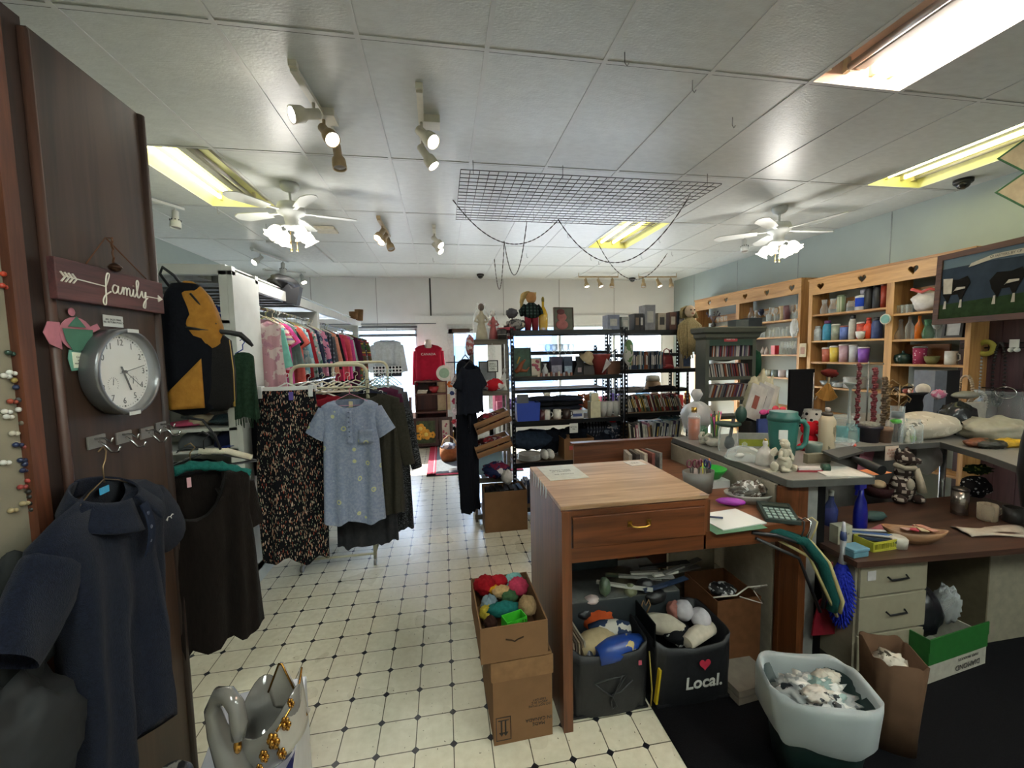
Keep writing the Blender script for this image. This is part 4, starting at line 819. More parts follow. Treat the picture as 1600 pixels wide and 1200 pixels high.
# ------------------------------------------------------------------ goods builders used on every shelf
def R_(a, b): return random.uniform(a, b)
def put(b, name, label, cat, loc, rz=0, group=None): return tag(b.build(name, loc=loc, rz=rz), label, cat, group)
def mug(label, loc, rz, m, r=.04, h=.095, group=None, name='mug', inner=None):
    t = thing(name, label, 'mug', loc, rz, group); B(m).lathe([(r*.9, 0), (r, .008), (r, h), (r-.004, h), (r-.005, .01)], seg=20).build('cup', t)
    B(m).tube([(r*.97, 0, h*.8), (r+.024, 0, h*.72), (r+.026, 0, h*.4), (r*.97, 0, h*.22)], .005, 8).build('handle', t); return t
def glassware(kind, label, loc, s=1, m=None, group=None, name=None):
    m = m or GLASS; b = B(m)
    P = dict(tumbler=[(.03, 0), (.034, .1), (.032, .1), (.028, .008)], wine=[(.034, 0), (.004, .006), (.004, .085), (.03, .11), (.038, .14), (.032, .18), (.03, .18), (.035, .14), (.02, .1)], flute=[(.03, 0), (.004, .006), (.004, .08), (.022, .11), (.026, .2), (.024, .2), (.02, .12)],
             vase=[(.04, 0), (.05, .05), (.026, .13), (.034, .19), (.031, .19), (.022, .13)], jar=[(.04, 0), (.045, .01), (.045, .1), (.03, .115), (.033, .13), (.03, .13)], bowl=[(.03, 0), (.06, .035), (.07, .06), (.067, .06), (.05, .03)], decanter=[(.045, 0), (.05, .05), (.02, .12), (.016, .16), (.022, .17), (.006, .175), (.02, .2), (.004, .215)],
             candle=[(.04, 0), (.012, .01), (.009, .12), (.028, .15), (.026, .15)], bottle=[(.034, 0), (.036, .13), (.013, .18), (.013, .23), (.015, .235)])[kind]
    b.lathe([(r*s, z*s) for r, z in P], seg=18, cap=kind in ('bottle', 'decanter')); return put(b, name or {'wine': 'wine_glass', 'flute': 'flute_glass', 'candle': 'candle_holder'}.get(kind, 'glass_'+kind if kind != 'tumbler' else 'tumbler_glass'), label, 'glassware', loc, 0, group)
def flask(label, loc, m, lid, r=.036, h=.2, group=None, kind='flask', taper=0):
    t = thing('drink_'+kind, label, 'bottle' if kind == 'flask' else 'tumbler', loc, R_(0, 6), group)
    if kind == 'flask': B(m).lathe([(r*.9, 0), (r, .01), (r, h*.7), (r*.7, h*.82), (r*.62, h*.84)], seg=20).build('bottle_body', t); B(lid).lathe([(r*.66, h*.84), (r*.7, h*.86), (r*.68, h*.98), (r*.5, h)], seg=18).build('screw_cap', t)
    else: B(m).lathe([(r*(1-taper), 0), (r, h*.9)], seg=20).build('cup_body', t); B(lid).lathe([(r*1.05, h*.9), (r*1.05, h*.95), (r*.8, h)], seg=18).build('drink_lid', t)
    return t
def plates(label, loc, n_, r, m, group=None):
    for i in range(n_): put(B(m).lathe([(r*.55, 0), (r*.6, .003), (r, .014), (r*1.0, .017), (r*.6, .007)], seg=28), 'dinner_plate', label, 'plate', V(loc)+V((R_(-.004, .004), R_(-.004, .004), i*.009)), 0, group)
def bowl(name, label, loc, r, h, m, group=None, cat='bowl'): return put(B(m).lathe([(r*.45, 0), (r*.8, h*.35), (r, h), (r*.96, h), (r*.75, h*.4), (r*.3, h*.12)], seg=24), name, label, cat, loc, 0, group)
def book(label, loc, w, d, h, hx, rz=0, tilt=0, group=None, name='book', cat='book'):
    """spine faces local -y; w = thickness along x"""
    t = thing(name, label, cat, loc, 0, group); m = mat(hx, .6, var=.05)
    b = B(m); b.box(-w/2, w/2, -d/2, -d/2+.002, 0, h).box(-w/2, -w/2+.0025, -d/2, d/2, 0, h).box(w/2-.0025, w/2, -d/2, d/2, 0, h); b.build('book_cover', t)
    B(PAGES).box(-w/2+.0025, w/2-.0025, -d/2+.003, d/2-.004, .003, h-.003).build('pages', t)
    if w > .012: B(mat(SPT[int(loc[0]*977+loc[2]*31) % 4], .6)).box(-w*.22, w*.22, -d/2-.0006, -d/2, h*.25, h*.8).build('spine_title', t)
    t.rotation_euler = (0, tilt, rz); return t
PAGES = mat('c9c2ac', .8, var=.05); SPT = ['d8d2bc', 'c9a84a', '1a1a1a', 'e6e6e6']
CNAME = {'7a2430': 'maroon', '22304f': 'navy blue', 'c9c4b8': 'cream white', '1c1d21': 'black', '3f5a44': 'dark green', '8a6a3a': 'tan', 'b8b8b4': 'pale grey', '5a4a6c': 'dusty purple', 'a83c2c': 'brick red', '47748c': 'teal blue', 'd0a23c': 'yellow', '6a6c70': 'mid grey', 'c98a9a': 'pink', '8c4a2a': 'rust brown'}
CK = list(CNAME)
def book_row(x0, x1, y, z, h0, h1, d, label, group, w=(.014, .032), lean=0, name='book', cat='book', pal=None, yjit=.01):
    """a row of books between x0 and x1; each gets its own colour"""
    x = x0; pal = pal or CK; i = 0; last = ''
    seen = {}
    while x < x1:
        tw = R_(*w); hx = random.choice(pal); h = R_(h0, h1); le = lean
        if lean: h *= .96
        x += tw/2/math.cos(le) if le else tw/2
        lb = '%s %s %s' % (CNAME.get(hx, 'grey'), name.replace('_', ' '), label)
        o = book(lb, (x, y+R_(-yjit, yjit), z), tw, d, h, hx, 0, le, None, name, cat); o['group'] = group
        x += tw/2/max(.6, math.cos(le))+.0008; i += 1
# ------------------------------------------------------------------ by the front window: display shirt, mannequin, bookcase, frames
t = shirt('polka_blouse', 'white blouse with black polka dot hem hanging in the shop window', 'blouse', (-1.0, 7.9, 2.03), .0, .5, .62, mat('b9c2c8', .8), 'long', .12, HDARK, seed=4, neck=.12, scoop=.05, rows=16)
B(pat('polka', 'c9ccd0', [('dot', '14151a', 17, .36, (1, .2, 1), 0)])).grid(lambda u, v: (-.25+.5*u, -.09-.02*math.sin(u*PI), -.48-.14*v), 8, 3, th=.01).use(mat('35373c', .9)).grid(lambda u, v: (-.25+.5*u, -.092-.02*math.sin(u*PI), -.62-.06*v), 8, 2, th=.01).build('dotted_hem', t)
B(HDARK).cyl((0, 0, .1), (0, 0, .25), .003).build('hook_wire', t)
t2 = shirt('white_blouse', 'small white blouse on a black hanger left of the polka dot blouse', 'blouse', (-1.5, 7.95, 1.98), 0, .4, .5, mat('c5ccd0', .8), 'kid', .1, HDARK, seed=9)
B(mat('5a5d60', .6)).cyl((-1.9, 0, .29), (.9, 0, .29), .008).build('window_rail', t)
BEFORE = set(bpy.data.objects)
# mannequin torso in a red shirt on the dark bookcase
BW = wood('3a1f1a', '5c332a', 'z', .8)
bx = thing('dark_bookcase', 'dark wooden bookcase near the door with a red shirted bust on top', 'bookcase', (-.18, 6.3, 0))
for x in (-.235, .215): B(BW).box(x, x+.02, -.14, .14, .4, 1.37).build('side_panel', bx)
for z in (.41, .48, .9, 1.17, 1.36): B(BW).box(-.215, .215, -.14, .14, z, z+.022).build('shelf', bx)
B(BW).box(-.215, .215, .13, .14, .41, 1.36).build('back_panel', bx)
mq = thing('shop_bust', 'white bust form wearing a red long sleeve sweatshirt on the bookcase', 'mannequin', (-.2, 6.3, 1.93))
REDS = mat('9c1a30', .85, var=.1, bump=.3)
torso(.4, .55, .2, REDS, neck=.07, scoop=.07, flare=.02, nf=3, amp=.008, seed=2, slope=.07).build('sweatshirt', mq)
for s in (-1, 1): sleeve(s, .4, .5, REDS, r0=.075, r1=.04, ang=.13, flat=.8, slope=.07).build('sleeve', mq)
B(mat('c9bdb2', .5)).lathe([(.06, -.08), (.05, 0), (.05, .05), (.02, .06)], seg=16).build('neck_form', mq)
text('CANADA', .05, mq, WHITE, (0, -.108, -.16), ext=.001)
b = B(mat('c9bdb2', .5)).lathe([(.1, -.57), (.02, -.56), (.02, -.5)], seg=14); b.build('stand_base', mq)
pl = thing('round_plate', 'round white decorative plate with a green rim standing on the bookcase corner', 'plate', (.02, 6.14, 1.49)); B(mat('c9c9c0', .3)).tube([(0, .0, 0), (0, .012, 0)], [.115, .115], 32).use(mat('86a28a', .4)).tube([(0, -.003, 0), (0, .0, 0)], [.075, .075], 24).build('plate_disc', pl)
put(B(mat('8c1c22', .4)).lathe([(.04, 0), (.07, .05), (.075, .1), (.07, .1)], seg=16), 'red_pot', 'small red pot inside the dark bookcase', 'pot', (-.14, 6.24, 1.195))
put(B(mat('b7b0a0', .6)).box(-.07, .07, -.09, .09, 0, .03).box(-.06, .08, -.08, .08, .03, .05), 'book_pile', 'flat pile of pale books inside the dark bookcase', 'books', (-.31, 6.27, 1.195))
put(B(mat('c4b08c', .7)).box(-.03, .12, .0, .012, 0, .2), 'tan_board', 'tan board standing at the right of the dark bookcase', 'board', (-.06, 6.26, 1.195)); put(B(mat('c4b08c', .7)).box(-.09, .1, .0, .015, 0, .24), 'beige_folder', 'tall beige folder in the middle of the dark bookcase', 'folder', (.0, 6.27, .925))
for i, (x, w_, h, hx, lb) in enumerate(((-.36, .03, .2, 'c9c9c4', 'white'), (-.31, .03, .21, 'd3cfc4', 'cream'), (-.27, .025, .19, 'b9b9b4', 'grey'), (.08, .11, .1, 'a3803c', 'mustard'))): book(lb+' framed card standing low in the dark bookcase', (x, 6.25, .505), w_, .15, h, hx, 0, .05)
t = thing('soap_bottle', 'squat white bottle low in the dark bookcase', 'bottle', (-.17, 6.22, .505)); B(WHITE).lathe([(.035, 0), (.035, .08), (.02, .09)], seg=14).build('bottle_body', t); B(BRASS).lathe([(.02, .09), (.02, .1)], seg=10).build('cap', t)
# framed flower pictures on the floor before the bookcase
def framed(label, loc, w_, h, rz, fm, art, tilt=-.08, name='framed_picture', fw=.045, cat='picture'):
    t = thing(name, label, cat, loc, rz); b = B(fm); b.box(-w_/2, w_/2, -.012, .015, 0, fw).box(-w_/2, w_/2, -.012, .015, h-fw, h).box(-w_/2, -w_/2+fw, -.012, .015, fw, h-fw).box(w_/2-fw, w_/2, -.012, .015, fw, h-fw); b.build('frame', t)
    art(t, w_-2*fw, h-2*fw, fw); t.rotation_euler = (tilt, 0, rz); return t
def art_flower(t, w_, h, z0):
    B(mat('3c4a2a', .6, var=.6, vs=14)).box(-w_/2, w_/2, 0, .006, z0, z0+h).build('print', t)
    b = B(mat('e0a030', .6, var=.25, vs=20))
    for (x, z, r) in ((-.08, .22, .075), (.0, .13, .08), (.09, .12, .05), (-.1, .1, .05)):
        for k in range(5):
            a = 2*PI*k/5; b.ball((x+r*.6*math.cos(a), -.002, z0+z+r*.6*math.sin(a)), (r*.48, .003, r*.42), 10, 6)
    b.use(mat('e8c860', .6))
    for (x, z) in ((-.08, .22), (.0, .13)): b.ball((x, -.005, z0+z), (.03, .003, .03), 10, 6)
    b.build('blossom', t)
FRM = wood('2a1814', '452a22', 'z', 1)
framed('dark framed picture of yellow tropical flowers leaning on the bookcase', (-.27, 6.1, .42), .36, .42, 0, FRM, art_flower)
def art_cream(t, w_, h, z0):
    B(mat('c9bfae', .7, var=.2, vs=12)).box(-w_/2, w_/2, 0, .006, z0, z0+h).build('print', t); b = B(mat('9c4a5c', .6))
    for k in range(9): b.ball((R_(-w_/2, w_/2)*.7, -.002, z0+h*R_(.15, .85)), (.016, .003, .016), 8, 5)
    b.build('blossom', t)
framed('narrow dark framed floral picture beside the yellow flower picture', (.02, 6.1, .42), .2, .42, 0, FRM, art_cream)
t = thing('storage_cubby', 'small dark wood rack side left of the bookcase', 'rack', (-.47, 6.3, .0)); B(BW).box(-.03, 0, -.15, .15, .5, 1.15).build('side_panel', t)
for k in range(5): B(BW).cyl((-.04, -.17, .55+k*.13), (-.04, .17, .55+k*.13), .01).build('rail', t)
# the bookcase and what is on it were set too near: scaled up roughly about the camera, out to the front wall
for o in bpy.data.objects:
    if o not in BEFORE and o.parent is None:
        o.location = V((-.235, 7.98, .0))+(o.location-V((-.18, 6.3, .395)))*1.27; o.scale = (1.27,)*3
# hanging decorations and the basket right of the bookcase
for i, (x, z, r, hx, lb) in enumerate(((.1, 1.3, .05, 'd06a20', 'orange'), (.16, 1.05, .05, '9c3050', 'wine red'), (.17, .9, .06, 'd8c8d0', 'pale pink'), (.2, .72, .07, 'd8a0b0', 'pink'), (.12, 1.17, .035, '3a4a7c', 'blue'), (.14, .75, .04, 'b83040', 'red'))):
    b = B(mat(hx, .6)); 
    for k in range(6): a = PI*k/3; b.ball((r*.6*math.cos(a), 0, r*.6*math.sin(a)), (r*.45, .012, r*.4), 8, 5)
    b.ball((0, -.01, 0), r*.3, 8, 5).cyl((0, 0, r), (0, 0, r+.06), .002); put(b, 'flower_ornament', lb+' flower ornament dangling right of the dark bookcase', 'ornament', (x, 6.05, z))
t = thing('ornament_stand', 'thin dark metal stand carrying dangling flower ornaments', 'stand', (.17, 6.07, 0)); B(BLKMET).lathe([(.15, 0), (.14, .015), (.012, .02)], seg=20).cyl((0, 0, 0), (0, 0, 1.72), .01).build('pole', t)
B(BLKMET).tube([(.13*math.cos(a), .13*math.sin(a), 1.62) for a in [2*PI*k/20 for k in range(20)]], .006, 6, closed=True).cyl((-.13, 0, 1.62), (.13, 0, 1.62), .005).cyl((0, -.2, 1.7), (0, .1, 1.7), .005).build('ring_arm', t)
shirt('flower_romper', 'white romper with small dark pink flowers hanging past the bookcase', 'clothing', (.3, 6.0, 1.5), .1, .26, .55, pat('romper', 'a9a0a0', [('dot', '7c3a4c', 30, .25), ('dot', '2a2a30', 22, .16)]), 'kid', .1, HDARK, seed=3)
t = thing('wicker_basket', 'tan wicker basket with a handle on the floor past the grey mat', 'basket', (.06, 6.7, .0)); B(mat('8c5c38', .8, bump=.7, bs=70)).lathe([(.12, 0), (.155, .1), (.15, .22), (.14, .22), (.13, .02)], seg=20).build('bowl', t); B(mat('a9814f', .7)).tube([(-.14, 0, .2), (-.08, 0, .36), (.0, 0, .42), (.08, 0, .36), (.14, 0, .2)], .01, 8).build('handle', t)
lump('basket_cloth', 'grey and blue cloth bundled in the wicker basket', 'cloth', (.04, 6.7, .23), (.11, .11, .07), pat('clothb', '6c7488', [('noise', 'c9ccd0', 14, .5)]), 4, .2)
tag(B(pat('paperroll', 'c9c4c4', [('noise', '5c6a8c', 20, .58), ('noise', 'b04a5a', 24, .62)])).tube([(0, 0, 0), (.03, .02, .95)], .06, 14).build('gift_wrap_roll', loc=(.3, 6.5, .03)), 'tall roll of patterned gift wrap beside the wicker basket', 'gift wrap')
tag(B(mat('b56a70', .6)).tube([(0, 0, 0), (.03, .0, .5), (.06, 0, .92)], .035, 12).build('pink_roll', loc=(.22, 6.3, .03)), 'pink paper roll leaning above the wicker basket', 'gift wrap')
# rug and front boxes
t = thing('entrance_mat', 'grey entrance mat with a red border by the shop door', 'mat', (.38, 6.85, 0))
B(mat('5e6468', .9, var=.2, vs=40)).box(-.66, .75, -.98, 1.1, .003, .012).use(mat('a83446', .85, var=.2, vs=40)).box(-.66, -.53, -.98, 1.1, .012, .014).box(-.66, .75, -.98, -.9, .012, .014).use(mat('c98890', .85)).box(-.57, -.555, -.9, 1.1, .0145, .0155).build('mat_pile', t)
t = thing('cardboard_box', 'open brown cardboard box of dark shoes below the shop window', 'box', (-.85, 7.9, 0)); B(CARD).box(-.25, .25, -.2, .2, 0, .62).build('carton', t)
lump('shoe_heap', 'black shoes heaped on the cardboard box below the window', 'shoes', (-.82, 7.85, .68), (.2, .15, .12), mat('15161a', .5), 4, .35, 9)
put(B(mat('b4aeb4', .7, var=.15, vs=8)).box(-.25, .25, -.2, .2, 0, .5), 'patterned_box', 'pale pattern box standing in front of the window box', 'box', (-.9, 7.45, 0))
put(B(mat('d4d8da', .5)).ball((0, 0, .14), (.09, .09, .13), 14, 9), 'white_jug', 'rounded white jug near the boxes at the window', 'jug', (-1.06, 7.3, .5))
put(B(mat('6a6058', .7)).box(-.25, .25, -.03, .03, 0, .75), 'window_ledge_board', 'grey board standing under the window left of the boxes', 'board', (-1.2, 8.1, 0))
# ------------------------------------------------------------------ grey brown ladder shelf, crates, black dress
GW = wood('4c453c', '756b5e', 'x', 1, rough=.6)
t = thing('slatted_shelf', 'weathered grey wooden slatted shelf beside the black metal shelving', 'shelf', (.47, 4.15, 0))
for x in (-.185, .165):
    for y in (-.0, .3): B(GW).box(x, x+.025, y-.015, y+.015, 0, 1.9).build('post', t)
for z in (.06, .44, .76, 1.34, 1.86):
    B(GW).box(-.19, .19, -.02, .0, z-.03, z+.02).build('rail', t); B(GW).box(-.19, .19, .3, .32, z-.03, z+.02).build('rail', t)
    for k in range(5): B(GW).box(-.185+k*.078, -.125+k*.078, .0, .3, z+.004, z+.018).build('slat', t)
B(thin('mirror_sheet', 'a9c4c4', .6)).box(-.14, .12, .1, .106, .46, .72).build('glass_sheet', t)
bd = shirt('black_dress', 'long black sleeveless dress hanging at the end of the slatted shelf', 'dress', (.215, 3.98, 1.7), .95, .26, 1.5, mat('12141b', .9), None, .12, HDARK, seed=5, amp=.03, flare=-.02, rows=24, hem=.008, neck=.06)
shirt('black_jacket_small', 'short black jacket hanging over the long black dress', 'jacket', (.25, 3.87, 1.64), .5, .22, .46, mat('191c25', .9), 'kid', .12, HDARK, seed=7)
lump('lace_scarf', 'black scarf with white specks hanging on the slatted shelf corner', 'scarf', (.23, 3.88, 1.25), (.02, .05, .25), pat('lace', '15171d', [('noise', 'b9b9b9', 30, .66)]), 4, .2)
for i, (dz, an, lb) in enumerate(((.9, .35, 'upper'), (.66, .3, 'lower'))):
    c = thing('produce_crate', lb+' tilted wooden crate with red ribbon on the slatted shelf', 'crate', (.49, 4.05, 1.02+dz-.9), 0, rot=(0, -an, 0))
    CW = wood('5c3d26', '8c643f', 'x', 1.5)
    for z in (0, .065): B(CW).box(-.19, .17, -.14, -.13, z, z+.05).build('slat', c); B(CW).box(-.19, .17, .1, .11, z, z+.05).build('slat', c)
    B(CW).box(-.19, -.18, -.13, .1, 0, .11).build('end_board', c); B(CW).box(.16, .17, -.13, .1, 0, .11).build('end_board', c); B(CW).box(-.18, .16, -.13, .1, 0, .008).build('bottom_board', c)
    lump('ribbon_bundle', 'dark red ribbons and candy in the %s tilted crate' % lb, 'ribbon', (.46, 4.03, 1.1+dz-.9), (.13, .09, .05), pat('ribbon%d' % i, '4c2a2a', [('noise', 'a8a0a0', 22, .6), ('noise', '8c2a34', 18, .55)]), i, .35, 9)
# ornaments on the slatted shelf
def figurine(label, loc, s, body, head, rz=0, name='figurine', wings=None, cat='figurine', arms=True, skirt=True):
    t = thing(name, label, cat, loc, rz); b = B(body)
    b.lathe([(.045*s if skirt else .025*s, 0), (.04*s, .04*s), (.022*s, .12*s), (.028*s, .16*s), (.012*s, .19*s), (.01*s, .2*s)], seg=14, sy=.8); b.build('gown', t)
    if arms: B(body).tube([(-.025*s, 0, .165*s), (-.045*s, -.015*s, .13*s), (-.02*s, -.035*s, .12*s)], .009*s, 6).tube([(.025*s, 0, .165*s), (.045*s, -.015*s, .13*s), (.02*s, -.035*s, .12*s)], .009*s, 6).build('arm_pair', t)
    B(head).ball((0, 0, .225*s), (.022*s, .024*s, .027*s), 12, 8).build('head', t)
    if wings:
        for q in (-1, 1): B(wings).prism([(0, .1*s), (q*.05*s, .19*s), (q*.07*s, .16*s), (q*.05*s, .09*s), (q*.02*s, .07*s)], .006*s, (0, .022*s, 0)).build('wing', t)
    return t
def wrap(t, r, h, n_='plastic_wrap'): B(thin('clear_wrap', 'e4e6e4', .05, .1)).lathe([(r, 0), (r*1.05, h*.4), (r*.95, h*.6), (r*.6, h*.85), (r*.45, h)], seg=14, cap=False).build(n_, t, fix=False)
f = figurine('cream angel figurine in clear wrap on top of the slatted shelf', (.4, 4.2, 1.88), 1.45, mat('a99f86', .6), mat('5c4438', .7)); wrap(f, .085, .37)
f = figurine('red gowned figurine in clear wrap on top of the slatted shelf', (.52, 4.2, 1.88), 1.15, mat('9c2c30', .5), mat('b8b0a8', .6)); wrap(f, .055, .29)
put(B(mat('1c1a1a', .4)).lathe([(.045, 0), (.05, .09), (.035, .1)], seg=14).use(mat('8c8c84', .4)).lathe([(.03, .03), (.052, .045), (.03, .06)], seg=14), 'dark_candle', 'dark round candle jar beside the wrapped red figurine', 'candle', (.6, 4.12, 1.88))
for i in range(4): put(B([mat('8c2c34', .7), mat('b0a8a8', .7), mat('4c2a34', .7), mat('a8404c', .7)][i]).box(-.06, .06, -.08, .08, 0, .03), 'wrapped_parcel', ['wine red', 'pale grey', 'dark plum', 'rosy red'][i]+' folded cloth at the right end of the slatted shelf top', 'cloth', (.66, 4.22, 1.88+.03*i), .3*i)
lump('fabric_wreath', 'small red and white fabric wreath on the left end of the slatted shelf', 'wreath', (.27, 4.1, 1.82), (.04, .1, .1), pat('wreath', '9c5c5c', [('noise', 'b8b0b0', 22, .5)]), 4, .3, 9)
t = thing('hanging_sign', 'small white sign with a black beaded border hanging from the slatted shelf', 'sign', (.49, 4.08, 1.62)); B(BLACK).box(-.055, .055, -.004, .004, -.07, .05).use(mat('c9ccc8', .6)).box(-.044, .044, -.006, -.003, -.06, .04).build('board', t); B(WHITE).cyl((0, 0, .05), (0, 0, .22), .0015).build('cord', t)
text('SMALL\nTOWN\nGIRL', .024, t, INK, (0, -.0065, -.01), ext=.0003)
lump('maple_leaf_bow', 'red and white maple leaf bow on the middle slatted shelf', 'bow', (.5, 4.12, 1.42), (.11, .05, .06), pat('maple', 'c9c4c4', [('noise', 'b0202c', 9, .5)]), 9, .3, 9)
f = figurine('white pointed ornament on the middle of the slatted shelf', (.62, 4.16, 1.36), .9, WHITE, WHITE)
t = thing('framed_glass', 'pale framed glass panel on the slatted shelf above the crates', 'frame', (.45, 4.2, 1.36)); B(mat('4c4a48', .6)).box(-.09, .09, 0, .02, 0, .3).use(mat('84888c', .4)).box(-.075, .075, -.003, 0, .015, .285).build('glass_panel', t)
lump('blue_teddy', 'navy and red soft toys at the foot of the slatted shelf', 'soft toy', (.5, 4.1, .55), (.13, .1, .08), pat('toys', '20284a', [('noise', '6a2038', 9, .55), ('noise', 'b9b9bc', 14, .62)]), 4, .35, 8)
lump('white_teddy', 'white fluffy toy at the foot of the slatted shelf', 'soft toy', (.6, 4.0, .5), (.06, .06, .07), mat('b5b2ae', .9), 8, .25, 8)
# cardboard box on the aisle floor before the shelves
def carton(label, x, y, w_, d_, h, rz=0, m=None, flaps=0, z=0, name='cardboard_box', inner=True):
    t = thing(name, label, 'box', (x, y, z), rz); m = m or CARD; th = .006
    b = B(m); b.box(-w_/2, w_/2, -d_/2, -d_/2+th, 0, h).box(-w_/2, w_/2, d_/2-th, d_/2, 0, h).box(-w_/2, -w_/2+th, -d_/2+th, d_/2-th, 0, h).box(w_/2-th, w_/2, -d_/2+th, d_/2-th, 0, h).box(-w_/2+th, w_/2-th, -d_/2+th, d_/2-th, 0, .006); b.build('carton', t)
    return t
c = carton('plain brown open cardboard box on the floor before the slatted shelf', .565, 4.0, .42, .28, .4)
for k in range(8): put(B(BLACK).box(-.018, .018, -.1, .1, 0, .3+.01*(k % 3)).use(thin('tape_film', 'b9bcc0', .35, .1)).box(-.018, .018, -.102, -.1, .05, .3), 'video_case', 'black video case standing in the floor cardboard box', 'video case', (.4+k*.046, 3.99, .09), .05*math.sin(k*3), 'video cases in the floor cardboard box')
# ------------------------------------------------------------------ black metal shelving (two bays) in the middle of the shop
SY = 4.1
BM = mat('0e0f11', .35, metal=.3, var=.1); PBOARD = mat('6b5a48', .8, var=.1)
def metal_bay(label, x0, x1, levels, dep=.42, y=SY, h=1.99):
    t = thing('metal_shelving', label, 'shelving', ((x0+x1)/2, y, 0)); w_ = (x1-x0)/2
    for sx in (-1, 1):
        for yy in (0, dep):
            b = B(BM); a, c = sx*w_, sx*(w_-.032); b.box(min(a, c), min(a, c)+.009, yy-.003, yy+.003, 0, h).box(max(a, c)-.009, max(a, c), yy-.003, yy+.003, 0, h)
            z = .03
            while z < h: b.box(min(a, c), max(a, c), yy-.003, yy+.003, z, z+.024); z += .042
            b.box(a-.003 if sx > 0 else a, a if sx > 0 else a+.003, yy, yy+(.03 if yy == 0 else -.03), 0, h); b.build('post', t)
    for z in levels:
        B(BM).box(-w_+.012, w_-.012, 0, .012, z-.042, z).box(-w_+.012, w_-.012, dep-.012, dep, z-.042, z).box(-w_+.012, -w_+.024, .012, dep-.012, z-.042, z).box(w_-.024, w_-.012, .012, dep-.012, z-.042, z).build('beam', t)
        B(PBOARD if z < 1.9 else BM).box(-w_+.02, w_-.02, .008, dep-.008, z-.012, z-.001).build('deck', t)
    return t
A1 = (1.965, 1.49, 1.035, .6, .12); A2 = (1.955, 1.535, 1.065, .735, .3)
metal_bay('black metal shelving bay with cardboard box and plates, beside the slatted shelf', .68, 1.885, A1)
metal_bay('black metal shelving bay with book rows, left of the green cabinet', 1.905, 2.78, A2, h=1.97)
metal_bay('black metal shelving bay standing behind the mug shelf', .8, 2.0, (1.75, 1.3, .9, .4), y=4.75, h=1.8)
metal_bay('black metal shelving bay standing behind the book rows', 2.1, 3.1, (1.7, 1.25, .85, .4), y=4.8, h=1.75)
def PX_(px, z, dy=.12, Y=SY): p = at(px, 600, Y=Y+dy); return V((p.x, Y+dy, z))
K = .0066
# top of the bays
t = thing('straw_hair_doll', 'scarecrow doll with straw hair, dark plaid shirt and red trousers on the black shelving', 'doll', PX_(832, 1.965)); 
B(mat('7a2a34', .8)).tube([(-.04, 0, 0), (-.035, 0, .15)], [.032, .04], 12).tube([(.04, 0, 0), (.035, 0, .15)], [.032, .04], 12).build('trousers', t)
B(pat('plaid', '20302c', [('stripe', '3c4c48', 30, .3), ('stripe', '12181a', 26, .4, 'X')])).lathe([(.07, .13), (.085, .17), (.07, .26), (.03, .29)], seg=18, sy=.7).tube([(-.06, 0, .26), (-.11, -.01, .2), (-.1, -.03, .16)], .028, 10).tube([(.06, 0, .26), (.1, -.01, .2), (.1, -.03, .16)], .028, 10).build('plaid_shirt', t)
B(mat('b08458', .8)).ball((0, 0, .34), (.055, .05, .06), 16, 10).build('head', t); b = B(mat('b9a06c', .9))
for k in range(40):
    a = -PI*.1+PI*1.2*k/39; b.tube([(.05*math.cos(a), .02, .35+.045*math.sin(a)), (.085*math.cos(a)-.02, .02, .36+.05*math.sin(a)), (-.1-.02*R_(0, 1), .0, .3-.1*R_(0, 1))] if k > 18 else [(.05*math.cos(a), .02, .35+.045*math.sin(a)), (.06*math.cos(a), .03, .4)], .004, 5)
tag(b.build('straw_hair', t), kind='stuff')
t = thing('yellow_bottle', 'tall translucent yellow glass bottle next to the scarecrow doll', 'bottle', PX_(850, 1.965)); B(thin('yellow_glass', 'c9a01c', .75)).lathe([(.045, 0), (.048, .02), (.048, .17), (.03, .22), (.013, .25), (.013, .3)], seg=20).build('bottle_body', t); B(mat('8a7c2c', .5)).lathe([(.015, .3), (.016, .33), (.008, .35)], seg=12).build('cork', t)
def art_boy(t, w_, h, z0):
    B(mat('5a5f54', .7, var=.2, vs=12)).box(-w_/2, w_/2, 0, .006, z0, z0+h).build('print', t); B(mat('9a5c5a', .7, var=.25, vs=20)).ball((-.02, -.002, z0+.13), (.055, .003, .045), 14, 8).ball((-.02, -.002, z0+.05), (.07, .003, .05), 14, 8).use(mat('5a2a2c', .7)).ball((-.03, -.004, z0+.185), (.045, .002, .03), 14, 8).build('printed_figure', t)
framed('square picture of a child in red tones on top of the black shelving', PX_(882, 1.966, .1), .22, .24, .1, mat('4c3a34', .6), art_boy, -.06, fw=.008)
lump('yarn_bundle', 'grey and white mixed yarn bundle on the shelving left of the doll', 'yarn', PX_(808, 2.03, .15), (.1, .09, .06), pat('yarn', '8c8884', [('noise', '4c4a4c', 18, .52), ('noise', 'c9c0a9', 22, .6)]), 2, .35, 9)
lump('yarn_ball', 'dark grey yarn ball above the mixed yarn bundle', 'yarn', PX_(802, 2.15, .15), (.06, .05, .05), mat('5c5c60', .95, bump=.7), 2, .3, 9)
put(B(mat('b9c0c0', .6)).box(-.22, .2, -.06, .06, 0, .006).bar((-.1, 0, .006), (-.16, 0, .05), .003), 'thin_papers', 'thin pale papers lying beside the child picture on the shelving', 'papers', PX_(925, 1.967))
box_top = [(956, 492, 20, '70788c', 'blue grey boxed mug with print'), (974, 495, 13, '8c9490', 'pale green tall box'), (992, 490, 9, '1e1e20', 'narrow black photo box'), (999, 490, 6, '26262a', 'narrow black and tan box'), (1012, 476, 18, '7c7e84', 'tall plain grey box'), (1030, 489, 14, '9c9484', 'cream box with a black figure'), (1047, 488, 12, '5a3c30', 'brown striped box'), (1059, 486, 10, '26282c', 'dark grey file box')]
